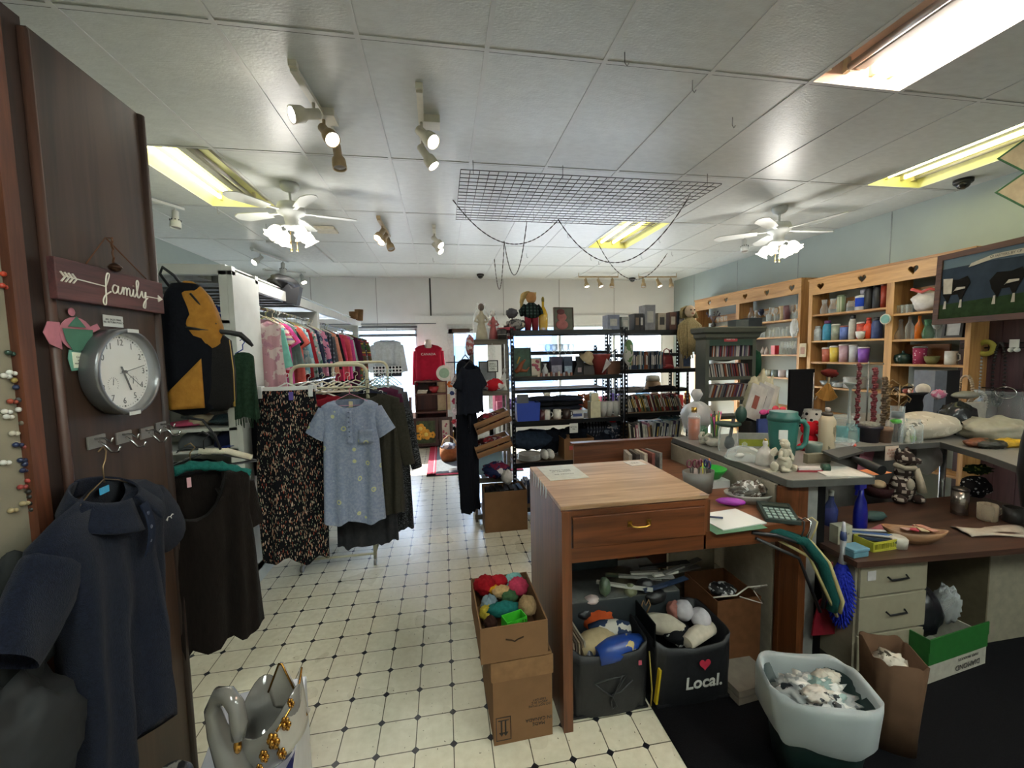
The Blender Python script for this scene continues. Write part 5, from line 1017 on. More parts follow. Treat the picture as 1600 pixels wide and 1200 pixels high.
for x, y, w_, hx, lb in box_top:
    h = (517-y)*K; t = thing('gift_box', lb+' on top of the black shelving', 'box', PX_(x, 1.957)); B(mat(hx, .6, var=.2, vs=18)).box(-w_*K/2, w_*K/2, -.05, .1, 0, h).build('carton', t, bev=.002)
    B(mat({'1e1e20': '6a5a4c', '9c9484': '26282a', '5a3c30': 'b8b0a0'}.get(hx, 'a9a8a4'), .6)).box(-w_*K*.3, w_*K*.3, -.052, -.05, h*.3, h*.75).build('printed_label', t)
# level 2, left bay
def art_dino(t, w_, h, z0):
    B(mat('2c4a3a', .6, var=.4, vs=16)).box(-w_/2, w_/2, 0, .006, z0, z0+h).build('print', t)
    B(mat('8c4a2a', .6)).tube([(-.07, -.002, z0+.04), (-.03, -.002, z0+.07), (.0, -.002, z0+.13), (.04, -.002, z0+.17)], [.02, .03, .018, .008], 8).tube([(-.03, -.002, z0+.06), (.05, -.002, z0+.05), (.08, -.002, z0+.09)], [.02, .014, .004], 8).use(mat('a98a3c', .6)).tube([(-.05, -.002, z0+.13), (-.02, -.002, z0+.2)], .008, 6).build('printed_leaf', t)
framed('green picture with orange leaves standing on the left of the shelving', PX_(816, 1.49, .1), .2, .3, 0, mat('20342a', .6), art_dino, -.08, fw=.008)
framed('small green print next to the orange leaf picture', PX_(838, 1.49, .12), .11, .19, 0, mat('2c4a34', .6), art_cream, -.05, fw=.006)
put(B(mat('b9c0c4', .4)).lathe([(.03, 0), (.032, .06), (.012, .1), (.012, .12), (.02, .13)], seg=14), 'snow_globe', 'small silver white lighthouse ornament on the shelving', 'ornament', PX_(852, 1.49, .08))
t = thing('house_ornament', 'purple and grey boxed house ornament below the wine glasses', 'ornament', PX_(869, 1.49)); B(mat('2e2a44', .6, var=.3, vs=20)).box(-.06, .06, -.03, .05, 0, .2).build('carton', t); B(mat('8c8c9c', .6, var=.3, vs=30)).box(-.055, .055, -.032, -.03, .02, .11).build('printed_label', t)
t = thing('blue_snow_box', 'dark blue boxed ornament with snow print', 'ornament', PX_(887, 1.49)); B(mat('26344c', .6, var=.3, vs=20)).box(-.045, .045, -.03, .05, 0, .2).build('carton', t); B(mat('8ca0b4', .6, var=.3, vs=30)).box(-.04, .04, -.032, -.03, .02, .1).build('printed_label', t)
for i, x in enumerate((857, 866, 875, 884, 893)): glassware('wine', 'clear wine glass in the row on the black shelving', PX_(x, 1.495, .25)+V((0, 0, .15)), 1.0, group='wine glasses on the black shelving')
put(B(mat('1c1c20', .6)).box(-.28, .28, -.06, .06, 0, .15), 'black_riser', 'low dark box the wine glasses stand on', 'box', PX_(872, 1.49, .27))
t = thing('small_books', 'row of tiny pale and brown trinket books at the shelf edge', 'trinkets', PX_(870, 1.49, .03)); 
for k in range(14): B(mat(['b9b0a0', '8c5a4a', '9c9aa0', '6a4038'][k % 4], .6)).box(-.2+k*.027, -.18+k*.027, 0, .02, 0, .025+.01*(k % 3)).build('trinket', t)
t = thing('black_figurine', 'black silhouette figurine with spread base on the shelving', 'figurine', PX_(905, 1.49)); B(BLACK).prism([(-.07, 0), (.07, 0), (.06, .03), (.03, .05), (.05, .12), (.04, .2), (-.04, .2), (-.03, .12), (-.05, .05)], .03).use(mat('8c7c80', .7)).box(-.02, .02, -.02, -.015, .03, .08).build('figure', t)
t = thing('red_planter', 'red tapered bucket with a white triangle, handle and brown box behind', 'bucket', PX_(938, 1.49, .1)); B(mat('7c2c28', .5)).lathe([(.06, 0), (.105, .2), (.11, .22), (.105, .22), (.06, .02)], seg=22).build('bucket_body', t); B(mat('a9a4a4', .5)).prism([(-.05, .0), (.05, .1), (.0, .15)], .01, (.03, -.1, .02)).build('card_triangle', t); B(BLACK).bar((.07, -.02, .2), (.17, -.04, .27), .012).build('handle', t)
put(B(mat('5c3c28', .7)).box(-.1, .08, -.02, .1, 0, .14), 'brown_box', 'brown wooden box right of the red bucket', 'box', PX_(962, 1.49, .1))
t = thing('straw_hat', 'beige sun hat tilted beside the red bucket', 'hat', PX_(917, 1.66, .12), rot=(.6, .5, 0)); B(mat('a99c80', .8)).lathe([(.1, 0), (.06, .012), (.055, .07), (.02, .085)], seg=20).build('hat_body', t); put(B(mat('3c3a38', .6)).box(-.06, .06, -.05, .05, 0, .13), 'grey_box', 'grey box under the beige sun hat', 'box', PX_(918, 1.49, .14))
# level 3, left bay
t = thing('blue_bin', 'royal blue plastic storage bin at the left of the shelving', 'bin', PX_(822, 1.035, .1)); B(mat('24409c', .45, var=.04)).loft([[(x*w_, y*d_, z) for x, y in ((-1, -1), (1, -1), (1, 1), (-1, 1))] for w_, d_, z in ((.115, .1, 0), (.125, .11, .19), (.122, .107, .19), (.11, .095, .01))], sm=False).build('bin_body', t, bev=.004)
put(B(mat('5a5a5e', .6)).box(-.06, .06, -.02, .02, 0, .1), 'grey_booklet', 'grey booklet sticking out of the blue bin', 'booklet', PX_(816, 1.2, .12))
CLD = mat('1b1e26', .95, var=.4, vs=16, bump=.4)
for i, (px, w_, h, lb) in enumerate(((845, .2, .05, 'left'), (880, .22, .05, 'right'))):
    for k in range(4): lump('folded_jeans', 'dark folded garment in the %s pile behind the mugs' % lb, 'clothes', PX_(px, 1.07+.052*k, .28), (w_, .11, .034), mat(['1b1e26', '20242e', '16171b', '252a36'][k], .95, bump=.4), k+i*4, .2, 7, group='dark folded clothes behind the mugs, %s pile' % lb)
for x, hx, lb in ((853, 'b8b4ae', 'white mug with a printed animal'), (870, 'c4c0b8', 'white mug with a small emblem'), (884, '2a1d1c', 'dark brown mug'), (846, '4a1c22', 'maroon mug')):
    mug(lb+' on the black shelving', PX_(x, 1.035, .06), R_(-.5, .5), mat(hx, .3), .042, .1)
t = thing('pale_box', 'white box with blue writing beside the dark brown mug', 'box', PX_(900, 1.035, .08)); B(mat('b4b4b4', .5)).box(-.07, .07, -.04, .05, 0, .08).build('carton', t); B(mat('3a4a7c', .5)).box(-.05, .05, -.042, -.04, .02, .05).build('printed_label', t)
put(B(mat('bdb99c', .4)).box(-.055, .055, -.05, .05, 0, .17).box(-.04, .04, -.03, .03, .17, .26), 'cream_canister', 'tall cream plastic canister on the mug shelf', 'canister', PX_(928, 1.035, .08))
for x, lb in ((942, 'left'), (952, 'middle'), (963, 'right')): bowl('plastic_cup', 'cloudy white plastic tub, %s of three at the post' % lb, PX_(x, 1.035, .08), .045, .16, mat('a9aaa6', .4), cat='tub')
# level 4, left bay
plates('white dinner plate stacked on the lower black shelf', PX_(826, .6, .12), 7, .13, mat('b4b2ae', .3), 'white dinner plates')
lump('jeans_pair', 'blue jeans draped behind the white plates', 'jeans', PX_(830, .78, .3), (.25, .1, .11), mat('26303f', .9, var=.3), 3, .3, 8)
for x, lb in ((849, 'left'), (858, 'right')): lump('white_slipper', lb+' one of two white fluffy slippers on the lower shelf', 'slipper', PX_(x, .66, .08), (.04, .11, .05), mat('c4c2be', .9), 2, .1)
c = carton('brown cardboard box with red print on the lower black shelf', PX_(900, .6).x, SY+.15, .33, .24, .22, z=.6); text('BOOKS', .04, c, mat('a0403c', .6), (.03, -.122, .12), ext=.0003); B(mat('a0403c', .6)).box(-.11, -.07, -.1215, -.1205, .1, .145).build('printed_mark', c)
for k in range(5): put(B(mat('b9babc', .35)).box(-.1, .1, -.13, .13, 0, .018).use(mat('8c8e92', .35)).box(-.1, .1, -.13, .13, .018, .022), 'white_tray', 'white plastic tray in the slanted stack on the lower shelf', 'tray', PX_(948, .6, .1)+V((.012*k-.02, 0, .0+.025*k)), -.35, 'white plastic trays')
for i, (x, z, r) in enumerate(((862, .85, .2), (905, .9, .18), (940, .8, .2), (958, .95, .15), (925, .98, .16))): lump('dark_clothes', ['black cloth heap behind the slippers', 'charcoal cloth heap behind the cardboard box', 'black coat heap behind the trays', 'dark patterned cloth at the top right of the lower shelf', 'black and white printed cloth over the cardboard box'][i], 'clothes', PX_(x, z-.1, .32), (r, .09, .13), [CLD, CLD, CLD, PR['camo'], PR['check']][i], i, .3, 8)
lump('red_cloth', 'small bright red cloth among dark clothes on the lower shelf', 'cloth', PX_(957, .97, .2), (.05, .04, .025), mat('a8202c', .8), 4, .2); lump('yellow_toy', 'small yellow toy behind the cardboard box', 'toy', PX_(873, .98, .36), (.06, .04, .03), mat('c9961c', .6), 1, .2)
t = thing('price_card', 'white price card hanging above the cardboard box', 'card', PX_(896, .94, -.004)); B(WHITE).box(-.045, .045, 0, .003, -.05, .05).build('card_face', t); text('BOOKS\n50c', .022, t, INK, (0, -.001, 0), ext=.0002)
book_row(PX_(805, 0).x, PX_(862, 0).x, SY+.2, .12, .2, .26, .15, 'standing on the lowest black shelf', 'books on the lowest shelf', pal=['1c1d21', '22304f', '6a6c70'])
for i, px in enumerate((870, 895, 920, 945)): lump('shoe_bag', ['black', 'navy', 'charcoal', 'dark brown'][i]+' bag on the lowest black shelf', 'bag', PX_(px, .22, .2), (.1, .14, .09), mat(['16171a', '1d2233', '2c2d30', '30221c'][i], .8), i, .2)
# right bay: handbag, books, leaning rows
p0, p1 = PX_(978, 0).x, PX_(1031, 0).x
book_row(p0, p1, SY+.14, 1.535, .17, .2, .13, 'standing in the upper right bay beside the red handbag', 'films beside the red handbag', (.012, .018), 0, 'film_case', 'film case', ['1c1d21', '22304f', 'b8b8b4', '6a6c70', '47748c', '8c4a2a'])
t = thing('red_handbag', 'dark red leather handbag right of the upright films', 'handbag', PX_(1041, 1.535, .12)); B(mat('6a1f28', .4)).loft([sq(.07, .04, 0), sq(.075, .045, .02), sq(.06, .04, .13), sq(.055, .03, .15)]).build('bag_body', t); B(mat('6a1f28', .4)).tube([(-.04, 0, .14), (-.03, 0, .2), (0, 0, .22), (.03, 0, .2), (.04, 0, .14)], .006, 8).build('handle', t)
t = thing('car_ornament', 'small dark red tin ornament in front of the handbag', 'ornament', PX_(1044, 1.535, .03)); B(mat('7c1c24', .3)).loft([sq(.06, .02, 0), sq(.065, .022, .02), sq(.03, .018, .045)]).build('ornament_body', t)
lump('greens_bag', 'clear plastic bag of white and green craft sprigs hanging on the post', 'bag', PX_(982, 1.72, -.02), (.05, .04, .14), pat('sprig', 'a9aaa4', [('noise', '5c7a54', 14, .52)]), 2, .25)
t = thing('blue_box_picture', 'tall narrow box with a blue winter picture under the mop doll', 'box', PX_(1070, 1.535, .05)); B(mat('8c7c5c', .7)).box(-.05, .05, -.03, .03, 0, .23).build('carton', t); B(mat('30405c', .6, var=.4, vs=30)).box(-.04, .04, -.032, -.03, .02, .18).build('printed_label', t)
book_row(PX_(976, 0).x+.01, PX_(1064, 0).x, SY+.16, 1.068, .17, .2, .15, 'leaning in the middle row of the right bay', 'leaning books', (.014, .026), -.3, pal=['c9c4b8', '1c1d21', 'b8b8b4', 'a83c2c', '3f5a44', '6a6c70', '7a2430', '8a6a3a'])
book_row(PX_(978, 0).x+.01, PX_(1016, 0).x, SY+.16, .738, .18, .22, .15, 'upright in the lowest row of the right bay', 'lower books', (.02, .034), -.1, pal=['c9c4b8', 'b8b8b4', '8a6a3a', '1c1d21', 'c98a9a'])
book_row(PX_(1018, 0).x, PX_(1058, 0).x, SY+.16, .738, .19, .23, .15, 'upright in the lowest row of the right bay', 'lower books', (.02, .034), .12, pal=['c9c4b8', 'c9c4b8', 'b8b8b4', '5a4a6c', '22304f'])
for i, (x, z, r, mm, lb) in enumerate(((990, 1.33, .1, mat('8c8a86', .9), 'grey folded cloth above the leaning books'), (1035, 1.33, .16, mat('26272b', .9), 'black cloth lying over the leaning books'), (1010, 1.02, .16, mat('4c4e50', .9), 'grey shoes above the lowest book row'), (1045, .99, .12, PR['teal'], 'teal and grey patterned cloth above the lowest book row'), (985, 1.0, .07, mat('1c1d20', .9), 'black cloth at the post above the lowest book row'))): lump('folded_cloth', lb, 'cloth', PX_(x, z-.03, .24), (r, .1, .035), mm, i, .25, 8)
put(B(mat('c4a98c', .7)).lathe([(.1, 0), (.09, .08), (.08, .1)], seg=22).use(mat('d0ccc4', .7)).lathe([(.09, .1), (.08, .16), (.05, .17)], seg=22), 'cream_hat_box', 'round cream and tan hat box behind the leaning books', 'box', PX_(1020, 1.255, .7))
# mop doll on the right end
t = thing('mop_doll', 'string mop doll with shaggy cream hair and long cord skirt on the shelving end', 'doll', PX_(1074, 1.957, .0)+V((0, -.02, 0)))
MOP = mat('9a8c68', .95, var=.2, vs=70, bump=.5); B(mat('cfb9a0', .9)).ball((0, -.012, .19), (.055, .055, .065), 16, 10).build('head', t); b = B(MOP)
for k in range(70):
    a = 2*PI*k/70+R_(-.05, .05); q = R_(.85, 1.25); b.tube([(.02*math.cos(a), .02+.02*math.sin(a), .25), (.075*math.cos(a)*q, .03+.05*math.sin(a), .2+R_(-.02, .03)), (.085*math.cos(a)*q, .01+.05*math.sin(a), .12)], .006, 5) if math.sin(a) > -.25 else None
tag(b.build('mop_hair', t), kind='stuff'); b = B(MOP)
for k in range(80):
    a = 2*PI*k/80; L = R_(.28, .42); q = R_(.9, 1.2); b.tube([(.03*math.cos(a), .03*math.sin(a), .12), (.11*math.cos(a)*q, .05*math.sin(a)-.01, .04), (.13*math.cos(a)*q, .05*math.sin(a)-.03, -.08), (.1*math.cos(a)*q, -.05, .1-L)], .007, 5)
tag(b.build('cord_skirt', t), kind='stuff')
B(mat('2c2a28', .6)).ball((-.02, -.062, .2), .009, 8, 5).ball((.02, -.062, .2), .009, 8, 5).build('eye_pair', t); B(mat('9c4a44', .6)).ball((0, -.064, .165), (.018, .006, .006), 8, 5).build('mouth', t)
# ------------------------------------------------------------------ green cabinet of discs
GC = mat('3f433a', .55, var=.15, vs=8); GC2 = mat('20382c', .6)
gx0, gx1 = at(1102, 600, Y=3.3).x, at(1180, 600, Y=3.3).x; gw = (gx1-gx0)/2
zc = lambda py: at(1140, py, Y=3.3).z
t = thing('disc_cabinet', 'dark green wooden cabinet filled with music discs behind the grey counter', 'cabinet', ((gx0+gx1)/2, 3.3, 0))
for s in (-1, 1): B(GC).box(min(s*gw, s*(gw-.035)), max(s*gw, s*(gw-.035)), 0, .15, 0, 1.86).build('side_panel', t)
B(GC).loft([[(x*(gw+o), y0-(o if y0 == 0 else 0), z) for x, y0 in ((-1, 0), (1, 0), (1, .15), (-1, .15))] for o, z in ((0, 1.82), (.02, 1.84), (.025, 1.87), (.05, 1.885), (.055, 1.92), (.045, 1.93))], sm=False).build('cornice', t)
B(GC2).box(-gw+.035, gw-.035, 0, .012, zc(540)+.0, 1.83).build('header_board', t)
lv = [zc(557), zc(588.5), zc(620.5), zc(650), .55, .1]
for z in lv: B(GC).box(-gw+.035, gw-.035, 0, .15, z-.03, z).build('shelf', t)
t3 = thing('red_label_sign', 'small red and white label on the green cabinet header', 'sign', ((gx0+gx1)/2-.01, 3.296, zc(530.5))); B(mat('9c2c34', .5)).box(-.065, .065, -.002, 0, -.018, .018).build('label_face', t3); text('MUSIC CDs', .017, t3, WHITE, (0, -.0025, 0), ext=.0002)
CDP = ['6a6c70', 'b8b8b4', '1c1d21', 'c9c4b8', '8c4a2a', '5a4a6c', '7a2430']
for i, (z, nm) in enumerate(((lv[0], 'top'), (lv[1], 'middle'), (lv[2], 'lower'))):
    gxa, gxb = (gx0+gx1)/2-gw+.045, (gx0+gx1)/2+gw-.05
    book_row(gxa, gxb, 3.38, z, .115, .125, .13, 'in the %s row of the green cabinet' % nm, nm+' disc row', (.0095, .0115), [.05, -.18, .3][i], 'disc_case', 'disc case', CDP, .004)
lump('black_purse', 'black flat purse between the disc rows of the green cabinet', 'purse', ((gx0+gx1)/2, 3.4, lv[1]+.165), (.13, .06, .03), mat('0e0f12', .7), 2, .15); put(B(mat('c4c8cc', .6)).box(-.04, .04, -.03, .03, 0, .03), 'white_case', 'white case beside the black purse', 'case', ((gx0+gx1)/2+.12, 3.4, lv[1]+.15))
put(B(mat('4c5250', .4)).box(-.13, .0, -.05, .06, 0, .07).use(mat('23272a', .4)).box(.0, .14, -.05, .06, 0, .085), 'stereo_radio', 'grey and black radio on top of the green cabinet', 'radio', (at(1166, 505, Y=3.4).x, 3.42, 1.93))
lump('green_sweater', 'dark green cloth hanging at the right side of the green cabinet', 'cloth', (gx1+.06, 3.4, at(1190, 568, Y=3.4).z), (.06, .08, .14), mat('17392a', .9), 3, .25)
# colourful goods on a white table far behind the shelving
t = thing('display_table', 'long pale table of toys seen through the black shelving', 'table', (2.4, 6.1, 0)); B(mat('b9bbb8', .5)).box(-1.7, 1.7, -.35, .35, .82, .86).build('table_top', t)
for x in (-1.62, 1.62):
    for y in (-.3, .3): B(STEEL).cyl((x, y, 0), (x, y, .82), .018).build('leg', t)
TN = [('d86a90', 'pink'), ('4aa89c', 'teal'), ('c9c4b8', 'cream'), ('c93a3a', 'red'), ('e0c040', 'yellow'), ('7a6ab0', 'purple'), ('5a8cc0', 'blue'), ('c9c9cc', 'white'), ('8c5a3c', 'brown')]
for k in range(36):
    hx, cn = TN[k*5 % 9]; x = .85+(k % 18)*.185; z = .862; y = 5.95+(k//18)*.28; s_ = R_(.06, .1); kk = k % 3
    if kk == 0: o = put(B(mat(hx, .6, var=.2, vs=20)).box(-s_, s_, -s_*.7, s_*.7, 0, s_*R_(1.2, 3)), 'toy_box', '', 'box', (x, y, z), R_(-.3, .3))
    elif kk == 1: o = thing('plush_toy', '', 'toy', (x, y, z)); B(mat(hx, .9, bump=.5)).ball((0, 0, s_*.9), (s_*.8, s_*.7, s_*.9), 14, 9).ball((0, -.01, s_*2.1), s_*.62, 14, 9).ball((-s_*.45, 0, s_*2.6), s_*.25, 8, 6).ball((s_*.45, 0, s_*2.6), s_*.25, 8, 6).build('body', o)
    else: o = put(B(mat(hx, .35, var=.1)).lathe([(s_*.6, 0), (s_*.7, s_*1.2), (s_*.35, s_*2), (s_*.4, s_*2.4)], seg=14), 'toy_vase', '', 'vase', (x, y, z))
    o['label'] = '%s %s on the %s row of the pale toy table behind the shelving' % (cn, {0: 'boxed toy', 1: 'plush toy', 2: 'plastic vase'}[kk], ['front', 'back'][k//18]); o['group'] = 'goods on the far table'
# ------------------------------------------------------------------ pine shelving with heart cut-outs along the right wall
PXF = 4.7
def heart(cx, cz, s, n_=26):
    o = []
    for k in range(n_):
        a = 2*PI*k/n_; o.append((cx+s*.0625*16*math.sin(a)**3, cz+s*.0625*(13*math.cos(a)-5*math.cos(2*a)-2*math.cos(3*a)-math.cos(4*a))))
    return o
def fascia(par, y0, y1, z0, z1, hearts, m):
    cu = bpy.data.curves.new('fascia', 'CURVE'); cu.dimensions = '2D'; cu.fill_mode = 'BOTH'; cu.extrude = .01
    for poly in [[(-y1, z0), (-y0, z0), (-y0, z1), (-y1, z1)]]+[heart(-hy, hz, .048) for hy, hz in hearts]:
        s_ = cu.splines.new('POLY'); s_.points.add(len(poly)-1); s_.use_cyclic_u = True
        for i, p in enumerate(poly): s_.points[i].co = (p[0], p[1], 0, 1)
    t = bpy.data.objects.new('tmp', cu); C.objects.link(t); bpy.context.view_layer.update()
    me = bpy.data.meshes.new_from_object(t.evaluated_get(bpy.context.evaluated_depsgraph_get())); bpy.data.objects.remove(t)
    me.transform(Matrix(((0, 0, 1, 0), (-1, 0, 0, 0), (0, 1, 0, 0), (0, 0, 0, 1)))); me.materials.clear(); me.materials.append(m)
    o = bpy.data.objects.new('heart_fascia', me); C.objects.link(o); o.parent = par; o.location = (PXF, 0, 0); return o
def pine_unit(label, y0, y1, divs, shelves, hearts, top):
    t = thing('pine_shelving', label, 'shelving', (0, 0, 0))
    for y in [y0, y1-.035]+list(divs): B(PINEZ).box(PXF+.01, 4.96, y, y+.035, 0, top).build('upright', t)
    for y in divs: B(PINEZ).box(PXF-.005, PXF+.012, y-.02, y+.055, 0, top-.18).build('face_frame', t)
    B(PINEZ).box(PXF-.008, PXF+.012, y0, y0+.04, 0, top-.18).build('face_frame', t); B(PINEZ).box(PXF-.008, PXF+.012, y1-.05, y1, 0, top-.18).build('face_frame', t)
    B(PINE).box(PXF-.02, 4.97, y0-.01, y1+.01, top, top+.022).build('top_board', t)
    B(PINE).box(4.95, 4.965, y0, y1, 2.22, 2.34).build('back_rail', t)
    fascia(t, y0, y1, top-.18, top, hearts, PINE)
    for z, a, b_ in shelves: B(PINE).box(PXF, 4.96, a, b_, z-.022, z).build('shelf', t)
    return t
hp = lambda px, py: (at(px, py, X=PXF).y, at(px, py, X=PXF).z)
pine_unit('right hand pine shelving unit with heart cut-outs holding cups and bottles', 2.98, 4.66, (3.66,), [(2.15, 3.7, 4.64), (1.818, 3.7, 4.64), (1.55, 3.7, 4.64), (1.24, 3.7, 4.64), (2.07, 3.0, 3.66), (1.8, 3.0, 3.66), (1.545, 3.0, 3.66), (1.24, 3.0, 3.66), (.9, 3.0, 4.64), (.5, 3.0, 4.64)], [hp(1283, 447), hp(1348, 435), hp(1428, 421)], 2.58)
pine_unit('left hand pine shelving unit with heart cut-outs holding clear glassware', 4.78, 7.1, (5.95,), [(2.125, 4.8, 7.08), (1.895, 4.8, 5.94), (1.643, 4.8, 5.94), (1.32, 4.8, 5.94), (1.8, 5.98, 7.08), (1.4, 5.98, 7.08), (.9, 4.8, 7.08), (.5, 4.8, 7.08)], [hp(*q) for q in ((1109, 473), (1135, 468.5), (1165, 463), (1199, 457), (1238, 449.5))], 2.63)
def PN(px, z, dx=.09): p = at(px, 540, X=PXF+dx); return V((PXF+dx, p.y, z))
# right unit, bay of cups
for px, k, lb in ((1286, 'vase', 'cut glass vase at the far left of the top cup shelf'), (1299, 'vase', 'crumpled clear glass vase second on the top cup shelf'), (1327, 'jar', 'clear faceted glass jar beside the green striped tumbler')): glassware(k, lb, PN(px, 2.15), .95)
flask('green and white striped tumbler on the top cup shelf', PN(1312, 2.15), pat('bamboo', '7c8c6c', [('stripe', 'b4b8a0', 60, .5, 'X')]), mat('6a7860', .5), .045, .21, kind='cup')
flask('bright blue and white container on the top cup shelf', PN(1343, 2.15), pat('bluec', '2440a0', [('stripe', 'c4c8cc', 7, .3)]), WHITE, .058, .17, kind='cup'); put(B(mat('8c8c94', .4)).lathe([(.03, 0), (.032, .06)], seg=14), 'small_grey_cup', 'small grey cup stacked on the bright blue container', 'cup', PN(1346, 2.322))
for px, lb in ((1355, 'left'), (1368, 'right')): flask(lb+' of two black vacuum flasks with white labels', PN(px, 2.15), BLACK, BLKMET, .045, .29 if lb == 'left' else .3)
flask('rust red flask at the right end of the top cup shelf', PN(1378, 2.15), mat('8c3420', .5), mat('6c2c20', .5), .03, .27, kind='cup')
l2 = [(1277, 'b4bcc0', 'a9b0b4', .045, .19, 'pale grey flask at the left of the middle cup shelf', 'flask'), (1292, '2c7c9c', '5a2c5c', .05, .25, 'teal blue water bottle with a purple cap', 'flask'), (1305, '8c9484', 'c4c4bc', .045, .2, 'white and green patterned cup on the middle cup shelf', 'cup'), (1318, '5a70b0', '8c4a44', .042, .17, 'blue to purple ombre tumbler', 'cup'), (1331, 'a4a49c', '23262a', .038, .29, 'tall white and black marbled flask', 'flask'), (1344, 'b04a3c', 'c4c4c0', .04, .2, 'red cup behind a white cup on the middle cup shelf', 'cup'), (1369, '2a3c6c', '17181c', .05, .24, 'dark blue bottle at the right end of the middle cup shelf', 'flask')]
for px, a, c_, r, h, lb, kd in l2: flask(lb, PN(px, 1.818), mat(a, .4, var=.2), mat(c_, .4), r, h, kind=kd)
bowl('white_cup', 'small white cup in front of the red cup on the cup shelf', PN(1344, 1.818, .03), .05, .09, mat('c4c2bc', .3), cat='cup')
t = thing('orange_bottle', 'round bright orange bottle with red cap on the middle cup shelf', 'bottle', PN(1356, 1.818)); B(mat('c9401c', .4)).ball((0, 0, .09), (.055, .055, .1), 16, 10).lathe([(.03, .15), (.022, .2), (.02, .22)], seg=14).build('bottle_body', t); B(mat('a82c1c', .4)).lathe([(.024, .21), (.022, .24)], seg=12).build('cap', t)
l3 = [(1291, 'b86a5c', .045, .18, 'clear tumbler with an orange red print'), (1304, 'd0b850', .048, .2, 'yellow tumbler with small black marks'), (1319, 'b0929c', .05, .22, 'pale pink clear tumbler'), (1334, 'b4b8bc', .044, .21, 'silver white lidded tumbler'), (1350, '7c4cac', .055, .18, 'bright purple tumbler')]
for px, a, r, h, lb in l3: flask(lb+' on the lower cup shelf', PN(px, 1.55), mat(a, .3, var=.12), mat('c4c4c4', .4), r, h, kind='cup', taper=.15)
# right unit, bay behind the picture
for px in (1402, 1410, 1418): glassware('tumbler', 'cut glass tumbler at the left of the shelf beside the horse picture', PN(px, 2.07), .9, group='cut glass tumblers beside the picture')
lump('white_gift_bag', 'white crumpled gift bag with a red ribbon on the top pine shelf', 'bag', PN(1450, 2.18), (.1, .15, .12), mat('b4b0aa', .6), 2, .2); put(B(mat('a83a34', .6)).tube([(0, -.12, 0), (-.02, -.04, .03), (0, .04, .01), (-.02, .12, .05)], .014, 8), 'red_ribbon', 'red ribbon on the white gift bag', 'ribbon', PN(1443, 2.25, .0))
for px, k, m_, lb in ((1406, 'decanter', GLASS, 'clear glass decanter with stopper on the shelf under the tumblers'), (1420, 'bottle', GLASS, 'clear wide glass bottle beside the decanter'), (1435, 'bottle', AMBER, 'amber tinted glass bottle on the shelf under the gift bag'), (1449, 'vase', GLASSG, 'green glass vase beside the amber bottle'), (1462, 'wine', GLASS, 'single clear goblet right of the green vase')): glassware(k, lb, PN(px, 1.8), 1.0, m_)
def art_bw(t, w_, h, z0): B(mat('a4a6a4', .6)).box(-w_/2, w_/2, 0, .006, z0, z0+h).build('print', t)
framed('black photo frame with pale picture at the pine shelf end', PN(1487, 1.8, .06), .16, .2, -PI/2, BLACK, art_bw, -.1, fw=.022)
mug('pale mug with green leaves on the lower pine shelf', PN(1395, 1.545), -PI/2, mat('a4a89c', .4), .035, .08)
t = thing('green_pot', 'dark green glazed pot with a lid and silver bands', 'pot', PN(1412, 1.545)); B(mat('17302c', .25)).lathe([(.06, 0), (.075, .05), (.07, .09), (.04, .105), (.012, .11), (.014, .13), (.004, .14)], seg=20).build('pot_body', t)
flask('wine red patterned tumbler on the lower pine shelf', PN(1438, 1.545), pat('winep', '8c3450', [('dot', 'c4a0a8', 40, .3)]), GLASS, .055, .18, kind='cup', taper=.1)
bowl('woven_planter', 'small green brown planter bowl on the lower pine shelf', PN(1457, 1.545), .06, .08, mat('6c6a44', .8)); mug('white and grey mug at the pine shelf end', PN(1487, 1.545), -PI/2, mat('b4b2a8', .4), .045, .13); put(B(wood('5c3418', '84501f', 'y', 1)).box(-.01, .01, -.22, .22, 0, .2), 'wooden_board', 'brown wooden board leaning behind the wine red tumbler', 'board', PN(1445, 1.545, .2))
plates('white plate in the tall stack on the low pine shelf', PN(1340, 1.24, .1), 14, .12, mat('b8b8b4', .3), 'white plates on the low pine shelf')
plates('white saucer stacked left of the tall plate stack', PN(1318, 1.24, .1), 6, .1, mat('b0b6b8', .3), 'white saucers on the low pine shelf')
bowl('glass_dish', 'grey blue glass dish on the left of the low pine shelf', PN(1298, 1.24), .1, .07, mat('6c7476', .3)); bowl('black_bowl', 'black wide bowl on the low pine shelf right of the plates', PN(1420, 1.24), .11, .06, mat('1c1a1a', .4)); bowl('white_bowl', 'white bowl under the pale ornament on the low pine shelf', PN(1447, 1.24), .09, .1, mat('b0aca0', .4))
for k, (dx, hx) in enumerate(((-.04, 'a8402c'), (0, 'c4a898'), (.05, '8c3c34'))): put(B(mat(hx, .5)).ball((0, 0, .03), (.03, .03, .03), 10, 7), 'small_trinket', ['rust red', 'pale pink', 'brown red'][k]+' small trinket on the low pine shelf', 'trinket', PN(1428, 1.24, .02)+V((0, dx, 0)))
put(B(mat('b8b09c', .5)).tube([(0, 0, 0), (0, -.01, 0)], .055, 28).use(mat('5c8c84', .5)).tube([(-.0, -.011, 0), (0, -.013, 0)], .045, 28), 'wall_plate', 'oval green picture plate hung on the pine upright', 'plate', (PXF-.035, 3.685, 2.02), -PI/2)
t = thing('card_picture', 'small cream picture card hung between the two pine units', 'picture', (PXF-.02, 4.71, 1.7), -PI/2); B(mat('b4a88c', .7)).box(-.05, .05, -.006, 0, -.09, .09).use(mat('8c6a5c', .7)).box(-.03, .03, -.008, -.006, -.05, .04).build('card_face', t)
